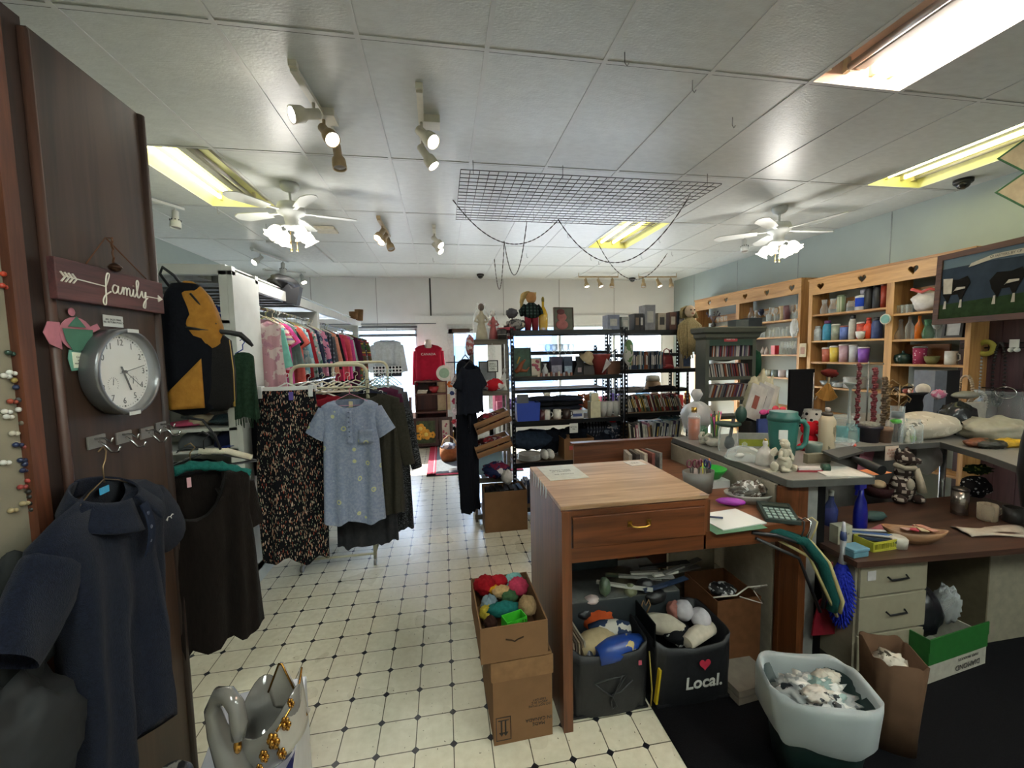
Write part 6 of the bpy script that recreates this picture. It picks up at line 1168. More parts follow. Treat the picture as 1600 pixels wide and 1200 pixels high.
# left unit of glassware
G1 = ((1158, 'vase'), (1164, 'jar'), (1172, 'bottle'), (1177, 'tumbler'), (1181, 'vase'), (1196, 'wine'), (1200, 'tumbler'), (1204, 'vase'), (1209, 'wine'), (1212, 'tumbler'), (1234, 'wine'), (1240, 'tumbler'), (1246, 'vase'))
for i, (px, k) in enumerate(G1): glassware(k, {'vase': 'clear glass vase', 'jar': 'clear glass jar', 'bottle': 'clear glass bottle', 'tumbler': 'clear tumbler', 'wine': 'clear stemmed glass'}[k]+' on the top glassware shelf', PN(px, 2.125, .1+.03*(i % 2)), R_(.9, 1.15), group='clear glassware on the top pine shelf, '+k)
glassware('wine', 'blue glass with a black bowl on the top glassware shelf', PN(1188, 2.125, .05), 1.1, thin('ink_glass', '23283c', .8)); put(B(mat('a08c6c', .6)).lathe([(.045, 0), (.03, .03), (.035, .16), (.05, .2)], seg=16), 'boot_vase', 'tan boot shaped vase on the top glassware shelf', 'vase', PN(1221, 2.125, .06)); put(B(mat('5c3a40', .5)).lathe([(.04, 0), (.045, .18), (.04, .2)], seg=16), 'brown_vase', 'dark brown straight vase beside the tan boot vase', 'vase', PN(1228, 2.125, .07))
for px in (1191, 1198, 1205, 1212, 1218, 1225, 1232, 1239, 1245): glassware('tumbler' if px % 2 else 'jar', 'clear tumbler in the middle glassware row', PN(px, 1.895, .08), 1.05, group='clear tumblers in the middle glassware row')
for px in (1222, 1228, 1233, 1238, 1244): glassware('flute', 'clear flute glass in the lower glassware row', PN(px, 1.643, .08), .9, group='clear flutes in the lower glassware row')
for px, lb in ((1192, 'left'), (1198, 'right')): put(B(mat('b4aaa4', .5)).lathe([(.03, 0), (.03, .05), (.002, .12)], seg=6), 'white_ornament', lb+' of two small white pointed ornaments on the glassware shelf', 'ornament', PN(px, 1.643, .04))
put(B(mat('b02030', .4)).box(-.035, .035, -.035, .035, 0, .13), 'red_box', 'small bright red box on the lower glassware row', 'box', PN(1211, 1.643, .05))
for px, hx, lb in ((1203, '8c8c7c', 'grey green mug'), (1212, '5c6a68', 'dark teal mug'), (1223, 'b4a8a8', 'white mug with pink print'), (1236, 'a4b0b0', 'pale clear mug')): mug(lb+' on the lowest glassware shelf', PN(px, 1.32, .06), -1.2, mat(hx, .4), .045, .1)
t = thing('flower_vase', 'dark vase with a twiggy flower spray on the far pine shelf', 'vase', PN(1114, 2.125, .05)); B(mat('1c1a20', .4)).lathe([(.03, 0), (.05, .03), (.02, .07), (.03, .09)], seg=14).build('vase_body', t); b = B(mat('5c5560', .7))
for k in range(14): a = k*2.4; b.tube([(0, 0, .08), (.05*math.cos(a), .05*math.sin(a), .17), (.11*math.cos(a), .1*math.sin(a), .22+.05*math.sin(k))], .004, 5).ball((.11*math.cos(a), .1*math.sin(a), .22+.05*math.sin(k)), .014, 6, 4)
tag(b.build('twig_spray', t), kind='stuff')
for px in (1121, 1127, 1133): glassware('flute', 'clear flute glass on the far pine shelf', PN(px, 2.125, .08), .85, group='flutes on the far pine shelf')
glassware('flute', 'single clear vase hanging in the plastic bag at the pine corner', PN(1243, 1.9, .0)+V((-.04, 0, -.1)), .8); lump('plastic_bag', 'clear plastic bag tied to the pine upright corner', 'bag', (4.66, 4.84, 2.0), (.03, .06, .12), FILM, 2, .3, 8)
# horse picture
def art_horse(t, w_, h, z0):
    B(mat('4c5a62', .9, var=.1, vs=3)).box(-w_/2, w_/2, 0, .006, z0, z0+h).build('print', t)
    def lay(m, poly, yy, nm='printed_shape'): B(m).prism(poly, .0015, (0, yy, z0)).build(nm, t)
    lay(mat('242d38', .9, var=.2, vs=9), [(-w_/2, h*.2), (w_/2, h*.3), (w_/2, h*.86), (w_*.1, h*.82), (-w_*.1, h*.84), (-w_/2, h*.84)], -.003, 'printed_hills')
    lay(mat('1c2c16', .9, var=.3, vs=20), [(-w_/2, 0), (w_/2, 0), (w_/2, h*.32), (-w_/2, h*.24)], -.005, 'printed_grass')
    HM, WH = mat('0c0a08', .95, var=.3, vs=20), mat('948e84', .9)
    for s0, x in ((1, -.38), (1, -.0), (1, .34)):
        b = B(HM); o = (x*w_, -.007, z0+h*.48)
        b.prism([(-.1, -.04), (-.12, .03), (-.07, .09), (.03, .08), (.1, .1), (.13, .04), (.09, -.04), (.06, -.12), (.03, -.05), (-.03, -.05), (-.05, -.12)], .0015, o); b.build('printed_horse', t)
        b = B(WH)
        for lx in (-.075, .06): b.prism([(lx-.012, -.17), (lx+.014, -.17), (lx+.01, -.1), (lx-.004, -.1)], .0015, (x*w_, -.009, z0+h*.48))
        b.prism([(.0, -.01), (.09, .0), (.09, .015), (.02, .02), (-.01, -.02)], .0015, (x*w_, -.009, z0+h*.47)); b.build('leg_print', t)
    lay(WH, [(-w_*.47, h*.42), (-w_*.4, h*.41), (-w_*.4, h*.66), (-w_*.48, h*.68)], -.009, 'printed_banner')
    b = B(WH); b.prism([(-w_*.28, h*.8), (-w_*.26, h*.86), (-w_*.1, h*.93), (w_*.08, h*.93), (w_*.22, h*.9), (w_*.2, h*.83), (w_*.05, h*.86), (-w_*.1, h*.86)], .0015, (0, -.009, z0)); b.build('printed_banner', t)
    text('QUARTERS BY CP', .028, t, INK, (-.02, -.0105, z0+h*.895), ext=.0002); lay(WH, [(w_*.12, h*.62), (w_*.22, h*.6), (w_*.17, h*.74)], -.009)
FR2 = wood('2c160e', '4a2c1c', 'x', 1.2, rough=.75)
framed('large brown framed picture of dark horses pulling a wagon on the right wall', (4.5, 2.655, 1.925), 1.14, .64, -(PI/2+.19), FR2, art_horse, -.03, fw=.05)
# green edged paper diamonds hanging at the right edge
for z, lb in ((2.86, 'upper'), (2.66, 'lower')): put(B(mat('2c5a34', .7)).prism([(-.14, 0), (0, .11), (.14, 0), (0, -.11)], .004).use(mat('a89c7c', .7)).prism([(-.125, 0), (0, .098), (.125, 0), (0, -.098)], .005), 'paper_diamond', lb+' green edged tan paper diamond hanging at the right edge', 'decoration', (3.49, 2.0, z), -.5)
put(B(WIRE).cyl((0, 0, 0), (0, 0, .5), .0015), 'diamond_cord', 'thin cord holding the green edged paper diamonds', 'cord', (3.49, 2.0, 2.74))
# jewellery rods and necklaces on the purple boards
t = thing('necklace_rail', 'black metal rails on the purple boards with necklaces', 'rail', (4.86, 2.9, 0))
for z in (1.74, 1.7, 1.34, 1.28): B(BLKMET).cyl((0, -.9, z), (0, .25, z), .005).cyl((0, .2, z), (.04, .2, z), .004).build('rail_bar', t)
def necklace(label, X, px, z, L, w_, hx, r=.008, n_=34, dbl=False):
    p = at(px, 560, X=X); b = B(mat(hx, .3))
    for k in range(n_):
        a = -PI+PI*2*k/n_; yy = w_*math.sin(a); zz = -L/2+L/2*math.cos(a); b.ball((0, yy, zz), r*(1.4 if math.cos(a) < -.6 else 1), 8, 5)
    return put(b, 'bead_necklace', label, 'necklace', (X, p.y, z))
necklace('long silver grey bead necklace on the purple boards', 4.83, 1526, 1.75, .5, .035, '8c8c8c', .011, 50); necklace('long black bead necklace with a pointed pendant', 4.83, 1562, 1.74, .55, .04, '121214', .012, 50); necklace('brown and cream bead necklace at the left of the purple boards', 4.7, 1512, 1.45, .28, .05, '8c7860', .014, 36); necklace('pearl white bead bracelet cluster on the purple boards', 4.83, 1535, 1.3, .2, .05, 'a09488', .012, 26)
put(B(mat('a8a04c', .8)).tube([(0, .055*math.cos(a), .055*math.sin(a)) for a in [2*PI*k/20 for k in range(20)]], .022, 8, closed=True), 'yellow_scrunchie', 'yellow scrunchie hanging on the necklace rail', 'scrunchie', (4.83, at(1540, 545, X=4.83).y, 1.7)); put(B(WHITE).box(-.004, .004, -.03, .03, 0, .07).ball((0, -.02, -.02), .02, 10, 7).ball((0, .02, -.02), .02, 10, 7), 'pearl_earrings', 'large white ball earrings on a card at the right of the rail', 'earrings', (4.83, at(1584, 550, X=4.83).y, 1.7))
put(B(CHROME).tube([(0, .07*math.cos(a), .05*math.sin(a)) for a in [2*PI*k/24 for k in range(24)]], .004, 6, closed=True), 'hoop_bangle', 'thin silver hoop bangle on the lower necklace rail', 'bangle', (4.82, at(1573, 590, X=4.82).y, 1.31))
# ------------------------------------------------------------------ grey laminate counter (three sides)
CT = 1.05
t = thing('grey_counter', 'grey laminate sales counter wrapping round the till area, loaded with knick-knacks', 'counter', (0, 0, 0))
b = B(LAM); P = [(1.765, 2.95), (1.755, 1.84), (1.775, 1.82), (2.225, 1.775), (2.245, 1.79), (2.35, 2.36), (3.46, 2.33), (3.3, 1.98), (3.02, 1.55), (3.4, 1.3), (4.35, 2.6), (4.35, 3.55), (2.95, 3.55), (2.95, 2.97)]
b.prism(P, .004, (0, 0, CT-.002), (1, 0, 0), (0, 1, 0)); b.use(LAMEDGE).prism(P, .036, (0, 0, CT-.022), (1, 0, 0), (0, 1, 0)); b.build('counter_top', t)
B(OAKZ).box(1.735, 1.9, 1.85, 1.88, 0, 1.005).build('end_panel', t); B(mat('7c7c78', .5)).box(1.9, 1.97, 1.86, 1.9, 0, 1.005).build('leg', t); B(BLKMET).box(1.985, 2.03, 1.87, 1.93, 0, 1.005).build('leg', t)
B(mat('8c8474', .6)).box(1.74, 1.76, 1.9, 2.95, 0, 1.005).use(mat('776f60', .6)).box(1.735, 1.74, 1.95, 2.9, .3, .32).box(1.735, 1.74, 1.95, 2.9, .8, .815).build('side_panel', t)
B(mat('4c4a46', .7)).box(1.76, 2.93, 2.95, 2.97, 0, 1.005).box(2.4, 3.5, 2.5, 2.52, 0, 1.0).build('back_panel', t); B(STEEL).cyl((3.9, 2.6, 0), (3.9, 2.6, 1.0), .02).build('leg', t)
t = thing('price_note', 'small white handwritten note taped to the counter edge', 'note', at(1393, 708, Y=2.335)); B(mat('b8a898', .7)).box(-.055, .055, -.003, 0, -.05, .05).build('paper', t); text('PLEASE\nASK FOR\nHELP', .022, t, mat('8c4a3c', .6), (0, -.004, 0), ext=.0002)
def CPT(px, py, z=CT): return at(px, py, Z=z)
def kk(px, py, z=CT): return kpx(at(px, py, Z=z))
# counter front piece, left to right
lump('white_bag', 'tied white plastic bag standing on the far left of the grey counter', 'bag', CPT(1090, 674)+V((.02, .05, .12)), (.13, .11, .13), thin('milky_bag', 'b8babc', .72, .4), 3, .15); put(B(thin('milky_bag', 'b8babc', .72, .4)).lathe([(.02, 0), (.05, .06), (.03, .1)], seg=12), 'bag_knot', 'tied knot on top of the white plastic bag', 'bag', CPT(1090, 674)+V((.02, .05, .25)))
t = thing('soap_dispenser', 'orange liquid filled bottle with a gold top on the counter end', 'bottle', CPT(1084, 686)); k = kk(1084, 686); B(mat('9c4a24', .2)).lathe([(8.5*k, 0), (9*k, 2*k), (9*k, 33*k)], seg=18).build('liquid', t); B(GLASS).lathe([(9.3*k, 0), (9.5*k, 36*k), (5*k, 42*k), (4*k, 44*k)], seg=18, cap=False).build('glass_body', t); B(BRASS).lathe([(4.2*k, 42*k), (4.2*k, 50*k)], seg=12).build('cap', t)
glassware('jar', 'small green tinted jar behind the pair of white swans', CPT(1097, 686), .8, GLASSG)
for px, py, rz, lb in ((1101, 694, .3, 'left'), (1114, 697, -.5, 'right')):
    k = kk(px, py); t = thing('white_swan', lb+' of two small white china swans on the counter', 'figurine', CPT(px, py), rz); B(mat('b8b4a8', .4)).ball((0, 0, 6*k), (11*k, 7*k, 6.5*k), 14, 9).tube([(-8*k, 0, 9*k), (-11*k, 0, 14*k), (-7*k, 0, 19*k), (-3*k, 0, 18*k), (-2*k, 0, 14*k)], [3.4*k, 2.4*k, 2.2*k, 2.4*k, 1*k], 8).build('body', t)
t = thing('pen_glass', 'glass crammed with bright pens and markers on the counter', 'pen holder', CPT(1118, 683)); B(GLASSG).lathe([(.035, 0), (.04, .11)], seg=16, cap=False).build('glass_body', t)
for i in range(14): a = i*2.4; put(B(mat(['d8d040', 'c93a6a', '3c8c4a', 'd0a890', '2c2c30', 'c0408c', 'e07030'][i % 7], .4)).cyl((.012*math.cos(a), .012*math.sin(a), .0), (.036*math.cos(a), .036*math.sin(a), .15+.02*(i % 3)), .005, 6), 'marker_pen', ['yellow', 'pink', 'green', 'tan', 'black', 'magenta', 'orange'][i % 7]+' marker in the crammed pen glass', 'pen', CPT(1118, 683)+V((0, 0, .012)), 0, 'markers in the pen glass')
t = thing('candy_jar', 'clear jar with a green tilted lid holding a dark spoon', 'jar', CPT(1137, 704)); k = kk(1137, 704); B(GLASS).lathe([(13*k, 0), (14*k, 4*k), (14*k, 32*k), (11*k, 39*k)], seg=20, cap=False).build('glass_body', t); B(mat('1a3a30', .5)).lathe([(14*k, 39*k), (18*k, 41*k), (18*k, 44*k), (12*k, 44*k)], seg=20).build('lid_rim', t); B(mat('23242a', .6)).ball((3*k, 0, 12*k), (8*k, 6*k, 11*k), 12, 8, .3).cyl((3*k, 0, 18*k), (9*k, 0, 50*k), 2.5*k).build('jar_fill', t)
B(mat('1a3a30', .5)).ball((22*k, 0, 56*k), (9*k, 7*k, 13*k), 14, 9).build('lid', t)
t = thing('flower_pot', 'small black pot of white artificial flowers behind the green lidded jar', 'plant', CPT(1163, 676)); B(BLACK).lathe([(.035, 0), (.05, .12)], seg=14).build('pot', t); b = B(mat('a8a898', .8))
for i in range(24): a = i*2.4; r = .015*math.sqrt(i); b.ball((r*math.cos(a), r*math.sin(a), .17+.05*math.sin(i*1.3)), .013, 6, 4)
tag(b.build('flowers', t), kind='stuff')
t = thing('card_rack', 'black wire rack of picture sleeves and a blue pouch on the counter', 'rack', CPT(1205, 690)+V((0, .12, 0))); B(BLACK).box(-.16, .14, 0, .02, 0, .2).box(-.16, -.14, -.1, 0, 0, .15).box(.12, .14, -.1, 0, 0, .2).build('frame', t)
for i, (x, hx, an) in enumerate(((-.1, 'a9a6a0', .35), (-.02, '9c9a98', .38), (.06, 'b0aca2', .33))): put(B(mat(hx, .6, var=.2, vs=14)).box(-.08, .08, -.004, .004, 0, .26).use(mat(['7c4034', '3c3c3c', '6c6a64'][i], .6)).box(-.03, .02, -.006, -.004, .08, .18), 'sleeve_card', ['white sleeve with a brown figure', 'grey sleeve in the middle', 'pale sleeve with a dark curve'][i]+' in the black wire rack', 'card', CPT(1205, 690)+V((x, .09+.03*i, .16)), .15).rotation_euler.y = an
put(B(mat('2c3c70', .6)).box(-.05, .05, -.01, .01, 0, .17), 'blue_pouch', 'navy blue pouch standing left of the teal jug', 'pouch', CPT(1192, 690)); put(B(mat('c03a7c', .6)).ball((-.03, 0, 0), (.035, .012, .02), 8, 6).ball((.03, 0, 0), (.035, .012, .02), 8, 6), 'pink_bow', 'bright pink bow above the navy blue pouch', 'bow', CPT(1197, 690)+V((0, 0, .22))); put(B(mat('c03040', .6)).ball((-.03, 0, 0), (.03, .012, .03), 8, 6).ball((.03, 0, 0), (.03, .012, .02), 8, 6), 'red_bow', 'red bow beside the pink bow on the card rack', 'bow', CPT(1214, 690)+V((0, -.01, .24)))
lump('cream_net', 'cream crumpled netting behind the picture sleeves', 'netting', CPT(1222, 684)+V((0, .22, .24)), (.13, .1, .22), mat('a8a48c', .8), 6, .4, 9)
# teal insulated jug
k = kk(1224, 716); t = thing('teal_jug', 'large teal plastic insulated jug with handle and white sticker', 'jug', CPT(1222, 716), -.25); TE = mat('2f6b62', .4, var=.05)
B(TE).lathe([(16*k, 0), (19.5*k, 40*k), (20.5*k, 58*k), (21.5*k, 60*k)], seg=28).build('jug_body', t); B(mat('2a5f57', .4)).lathe([(22*k, 60*k), (22*k, 66*k), (19*k, 69*k), (19*k, 74*k), (16*k, 74*k)], seg=28).build('jug_lid', t)
B(TE).tube([(19*k, 0, 58*k), (30*k, 0, 58*k), (35*k, 0, 50*k), (34*k, 0, 25*k), (28*k, 0, 17*k), (17*k, 0, 15*k)], [4*k, 4*k, 4*k, 3.6*k, 3.4*k, 3.4*k], 10).build('handle', t); B(WHITE).box(-16*k, -4*k, -20.5*k, -18*k, 34*k, 48*k).build('sticker', t)
# foreground row: glass dome, bell, cherub, pad
k = kk(1163, 716); t = thing('glass_dome', 'low clear glass butter dome on a plate with white trinkets', 'dish', CPT(1163, 716)); B(GLASS).lathe([(26*k, 0), (27*k, 3*k), (23*k, 12*k), (12*k, 18*k), (3*k, 19*k), (4*k, 23*k), (.5*k, 26*k)], seg=28, cap=False).build('dome', t); B(GLASS).lathe([(29*k, 0), (29*k, 1.5*k)], seg=28).build('plate', t); B(mat('b4b0a8', .5)).ball((-8*k, 0, 5*k), (8*k, 5*k, 4*k), 10, 7, .2).build('trinket', t)
k = kk(1184, 706); t = thing('frosted_box', 'long frosted plastic box with a yellow green strip behind the glass dome', 'box', CPT(1188, 700), -.35); B(mat('8c908c', .4)).box(-34*k, 36*k, 0, 4*k, 0, 24*k).use(mat('8c9430', .5)).box(-32*k, 34*k, -.5*k, 0, 3*k, 14*k).build('box_body', t)
k = kk(1195, 726); t = thing('china_bell', 'white china bell with a gold tip on the counter edge', 'bell', CPT(1195, 726)); B(mat('b4b0a8', .25)).lathe([(14*k, 0), (13*k, 4*k), (12*k, 16*k), (8*k, 24*k), (3*k, 30*k), (4*k, 34*k), (3*k, 38*k)], seg=22).build('bell_body', t); B(BRASS).ball((0, 0, 39*k), 2.4*k, 10, 7).build('tip', t)
k = kk(1225, 736); t = thing('cherub_figurine', 'ornate cream winged cherub figurine kneeling at the counter edge', 'figurine', CPT(1225, 734), .2); CH_ = mat('a8a290', .6, var=.15, vs=60, bump=.4)
B(CH_).ball((0, 0, 11*k), (12*k, 10*k, 13*k), 16, 10, .15, 9).ball((0, 0, 27*k), (8*k, 7*k, 10*k), 14, 9, .1, 9).tube([(-8*k, 0, 30*k), (-15*k, -4*k, 22*k), (-8*k, -9*k, 17*k)], [3.4*k, 2.8*k, 2.2*k], 8).tube([(8*k, 0, 30*k), (13*k, -4*k, 20*k), (5*k, -9*k, 16*k)], [3.4*k, 2.8*k, 2.2*k], 8).tube([(-10*k, -4*k, 5*k), (-16*k, -10*k, 4*k), (-6*k, -13*k, 3*k)], [5*k, 4*k, 3*k], 8).tube([(10*k, -4*k, 5*k), (14*k, -10*k, 4*k), (5*k, -13*k, 3*k)], [5*k, 4*k, 3*k], 8).ball((-22*k, 0, 8*k), (6*k, 6*k, 8*k), 10, 8, .3, 9).build('body', t)
B(CH_).ball((0, -1*k, 40*k), (6.5*k, 6.5*k, 7.5*k), 14, 9, .05).ball((0, 1*k, 45*k), (7*k, 6*k, 4*k), 12, 7, .3, 12).ball((-6*k, 0, 42*k), (3*k, 4*k, 3*k), 8, 6).ball((6*k, 0, 42*k), (3*k, 4*k, 3*k), 8, 6).build('head', t)
for s_ in (-1, 1): B(CH_).prism([(s_*3*k, 24*k), (s_*12*k, 36*k), (s_*20*k, 34*k), (s_*25*k, 26*k), (s_*18*k, 22*k)], 2*k, (0, 6*k, 0)).build('wing', t)
put(B(mat('b0aa98', .7)).box(-28*k, 28*k, -6*k, 10*k, 0, 1.2*k), 'lace_cloth', 'cream lace cloth spread under the cherub figurine', 'cloth', CPT(1222, 735))
k = kk(1262, 733); t = thing('receipt_pad', 'red edged flat case with a white pad on the counter corner', 'case', CPT(1262, 736), -.25); B(mat('8c2c34', .5)).box(-18*k, 18*k, -7*k, 8*k, 0, 3*k).use(mat('b4b0ac', .5)).box(-16*k, 16*k, -6*k, 7*k, 3*k, 6*k).build('case_body', t)
put(B(mat('173c2c', .5)).cyl((0, 0, 5*k), (9*k, -4*k, 6*k), 5.5*k, 14), 'bottle_stopper', 'dark green bottle cap lying beside the red edged case', 'cap', CPT(1284, 736)); put(B(mat('b4b4ac', .7)).box(-.12, .1, -.09, .1, 0, .006), 'white_paper', 'white sheets of paper on the counter corner', 'paper', CPT(1313, 738), -.3)
k = kk(1274, 712); t = thing('small_candle_cup', 'grey green cup with a pale rim by the red stuffed toy', 'cup', CPT(1270, 713)); B(mat('6c7c74', .4)).lathe([(9*k, 0), (12*k, 19*k), (12*k, 22*k), (11*k, 22*k), (9*k, 4*k)], seg=20).build('cup_body', t)
k = kk(1272, 708); t = thing('red_stuffed_bear', 'red stuffed toy bear slumped beside the cream bottle', 'soft toy', CPT(1270, 703)+V((0, .03, 0))); RB = mat('a4141f', .9, bump=.4); B(RB).ball((0, 0, 14*k), (13*k, 11*k, 14*k), 16, 10, .1).ball((-16*k, -4*k, 5*k), (9*k, 7*k, 6*k), 12, 8).ball((14*k, -3*k, 6*k), (8*k, 7*k, 7*k), 12, 8).build('body', t); B(RB).ball((0, 0, 33*k), (13*k, 12*k, 12*k), 16, 10, .1).ball((-11*k, 0, 42*k), 4.5*k, 8, 6).ball((11*k, 0, 42*k), 4.5*k, 8, 6).ball((3*k, -10*k, 30*k), (5*k, 5*k, 4*k), 8, 6).build('head', t)
k = kk(1290, 706); t = thing('cream_bottle', 'tall cream bottle with a brown pump cap and leaf pattern', 'bottle', CPT(1291, 706)); B(pat('leafy', 'a89c84', [('noise', '6a6450', 16, .64, (1, 1, .4))], .4)).lathe([(10.5*k, 0), (11*k, 4*k), (11*k, 50*k), (7*k, 57*k)], seg=22).build('bottle_body', t); B(mat('3c332c', .5)).lathe([(7*k, 57*k), (7*k, 62*k), (4*k, 63*k)], seg=14).use(mat('a8a098', .5)).lathe([(3*k, 63*k), (4*k, 68*k), (2*k, 70*k)], seg=12).build('cap', t)
k = kk(1268, 700); t = thing('dotted_lamp', 'small white lamp shade with black dots on a thin stand', 'lamp', CPT(1268, 690)); B(STEEL).cyl((0, 0, 0), (0, 0, 115*k), 1*k).lathe([(8*k, 0), (7*k, 2*k)], seg=14).tube([(-1*k, 0, 74*k), (4*k, 0, 70*k), (7*k, 0, 76*k)], .8*k, 6).build('stand', t); B(pat('dotshade', 'a4a098', [('dot', '0e0e10', 26, .3, (1, 1, 1), 0)])).lathe([(18*k, 28*k), (12*k, 53*k), (12*k, 54*k)], seg=24, cap=False).build('lamp_shade', t)
put(B(mat('121114', .8)).box(-.12, .12, -.004, .02, 0, .5), 'black_display_board', 'tall black velvet board with a hanging straw fan', 'display board', CPT(1262, 670)+V((.03, .1, 0)))
t = thing('straw_fan', 'small tan straw fan with a red tassel hanging on the black board', 'fan', at(1292, 610, Y=2.62), rot=(0, .15, 0)); b = B(mat('8c6430', .8))
for i in range(18): a = -.75+1.5*i/17; b.bar((0, 0, .06), (.14*math.sin(a), -.004, .06-.14*math.cos(a)), .009, .004)
b.build('straw_blades', t); B(mat('5c1f1a', .8)).ball((0, 0, .13), (.07, .03, .03), 14, 8, .4, 12).build('tassel', t); B(mat('a49070', .7)).cyl((0, 0, .05), (0, 0, .12), .008).build('handle', t)
# back arm of the counter
def arm(px, py=None): return CPT(px, py or 694)
def beads_stand(label, p, h, arms, strands):
    t = thing('jewellery_stand', label, 'jewellery stand', p); B(STEEL).lathe([(.06, 0), (.055, .008), (.01, .014)], seg=20).cyl((0, 0, 0), (0, 0, h), .006).build('pole', t)
    for z, w_ in arms: B(STEEL).cyl((-w_, 0, z), (w_, 0, z), .004).ball((-w_, 0, z), .007, 8, 5).ball((w_, 0, z), .007, 8, 5).build('arm_bar', t)
    return t
p = CPT(1353, 672); beads_stand('tall steel necklace stand with dark red bead strands', p, .56, ((.54, .14), (.42, .11)), 0)
def strand(label, x, z, L, hx, r, p=p, n2=2):
    b = B(mat(hx, .35, var=.3, vs=90)); n_ = int(L/(r*1.5))
    for q in range(n2):
        for i in range(n_): b.ball((q*.012+.004*math.sin(i), .006*math.cos(i*2.1), -L*i/n_), r*(1+.25*math.sin(i*1.7+q)), 7, 5)
    put(b, 'bead_strand', label, 'necklace', p+V((x, -.01, z)))
strand('dark red bead strand hanging at the left of the steel stand', -.11, .54, .5, '5c1720', .012); strand('dark red bead strand hanging at the right of the steel stand', .04, .5, .48, '641c24', .012, n2=3); strand('brown wooden bead strand on the gold branch stand', .14, .42, .42, '4c3a26', .013, n2=3); strand('tan bead strand beside the brown wooden one', .19, .36, .33, '6c5434', .01)
t = thing('branch_stand', 'gold scrolled wire jewellery tree right of the steel stand', 'jewellery stand', CPT(1403, 668)); b = B(mat('8c7454', .4, metal=.7)); b.lathe([(.05, 0), (.045, .008), (.006, .014)], seg=18).cyl((0, 0, 0), (0, 0, .36), .005)
for i in range(7):
    a = i*2.4; z = .18+.03*i; b.tube([(0, 0, z), (.06*math.cos(a), .05*math.sin(a), z+.04), (.1*math.cos(a), .08*math.sin(a), z+.01), (.08*math.cos(a), .07*math.sin(a), z-.02), (.06*math.cos(a), .05*math.sin(a), z)], .004, 6)
b.build('branches', t)
t = thing('glass_candlestick', 'tall pale glass candlestick left of the bead stand', 'candlestick', CPT(1326, 672)); B(mat('8c9490', .3)).lathe([(.045, 0), (.012, .02), (.01, .34), (.04, .38), (.05, .39)], seg=18).build('stick', t)
for px, py, kd, s_, m_, lb in ((1330, 690, 'jar', 1.0, GLASSB, 'blue green glass cup behind the pale bowl'), (1315, 690, 'tumbler', 1.1, GLASSB, 'pale teal tumbler left of the bead stand'), (1416, 692, 'jar', 1.0, GLASS, 'clear jar with green filling by the tall cylinder'), (1425, 690, 'jar', 1.25, GLASS, 'large clear cookie jar behind the green jar'), (1407, 670, 'bottle', .8, GLASS, 'clear bottle behind the glass cylinder'), (1300, 684, 'bowl', 1.4, GLASSB, 'teal glass bowl behind the cream bottle'), (1309, 705, 'bowl', 1.3, GLASS, 'clear shallow glass bowl holding a red candy'), (1318, 668, 'bowl', 1.6, GLASS, 'clear plastic tub of glassware at the back of the counter')): glassware(kd, lb, CPT(px, py), s_, m_)
lump('red_candy', 'small red candy by the pan on the counter', 'candy', CPT(1331, 698)+V((0, 0, .012)), (.03, .02, .012), mat('b04a3c', .6), 2, .3)
k = kk(1357, 690); t = thing('purple_pot', 'black purple pot filled with grey beads on the counter arm', 'pot', CPT(1357, 690)); B(mat('1d1824', .4)).lathe([(12*k, 0), (14*k, 20*k), (17*k, 22*k), (17*k, 26*k), (14*k, 26*k)], seg=22).build('pot_body', t); B(mat('6c6a60', .6, var=.5, vs=90)).ball((0, 0, 26*k), (13*k, 13*k, 6*k), 14, 8, .2, 12).build('bead_fill', t)
put(B(mat('7c5f4c', .6)).lathe([(7.5*k, 0), (9*k, 18*k), (9.5*k, 18*k), (9.5*k, 23*k), (8*k, 24*k)], seg=18), 'tan_cup', 'tan lidded paper cup on the counter arm', 'cup', CPT(1382, 691)); t = thing('glass_cylinder', 'tall clear cylinder with dark sticks and bright green moss', 'vase', CPT(1400, 691)); B(GLASS).lathe([(8*k, 0), (8.5*k, 56*k)], seg=20, cap=False).build('glass_body', t); B(mat('4cb82c', .7)).ball((-2*k, 0, 33*k), (7*k, 7*k, 4*k), 10, 7, .3, 9).build('moss', t); B(mat('3c2c20', .7)).tube([(-3*k, 0, 1*k), (-1*k, 0, 30*k)], 2.4*k, 6).tube([(3*k, 0, 1*k), (4*k, 0, 30*k)], 2.6*k, 6).build('stick', t); B(mat('4c565c', .4)).lathe([(7.5*k, 38*k), (7.5*k, 48*k)], seg=18).build('grey_band', t)
put(B(mat('6c8a4c', .8)).ball((0, 0, .03), (.03, .03, .03), 10, 7, .3, 9), 'moss_ball', 'green moss ball at the foot of the glass jars', 'decoration', CPT(1423, 691)); figurine('small cream figurine in front of the moss ball', CPT(1418, 692), .45, mat('a8a490', .6), mat('a8a490', .6))
lump('floral_cushion', 'cream cushion with a dark twig print lying on the counter arm', 'cushion', CPT(1465, 688)+V((0, .1, .09)), (.27, .15, .1), pat('twig', 'a9a293', [('noise', '3c3424', 11, .64), ('noise', 'b8b2a4', 20, .6)]), 12, .12)
t = thing('neck_bust', 'black velvet necklace display bust on the counter arm', 'display bust', CPT(1436, 668)+V((0, .05, 0)), .2); B(mat('0a0a0c', .9)).loft([[(cx_*w_+ox, d_*sy, z) for cx_, sy in [(math.cos(2*PI*q/20), math.sin(2*PI*q/20)) for q in range(20)]] for w_, d_, z, ox in ((.07, .03, 0, -.02), (.12, .035, .08, -.02), (.13, .035, .17, 0), (.09, .03, .22, .02), (.1, .035, .26, .03), (.15, .04, .28, .05))]).build('bust_body', t)
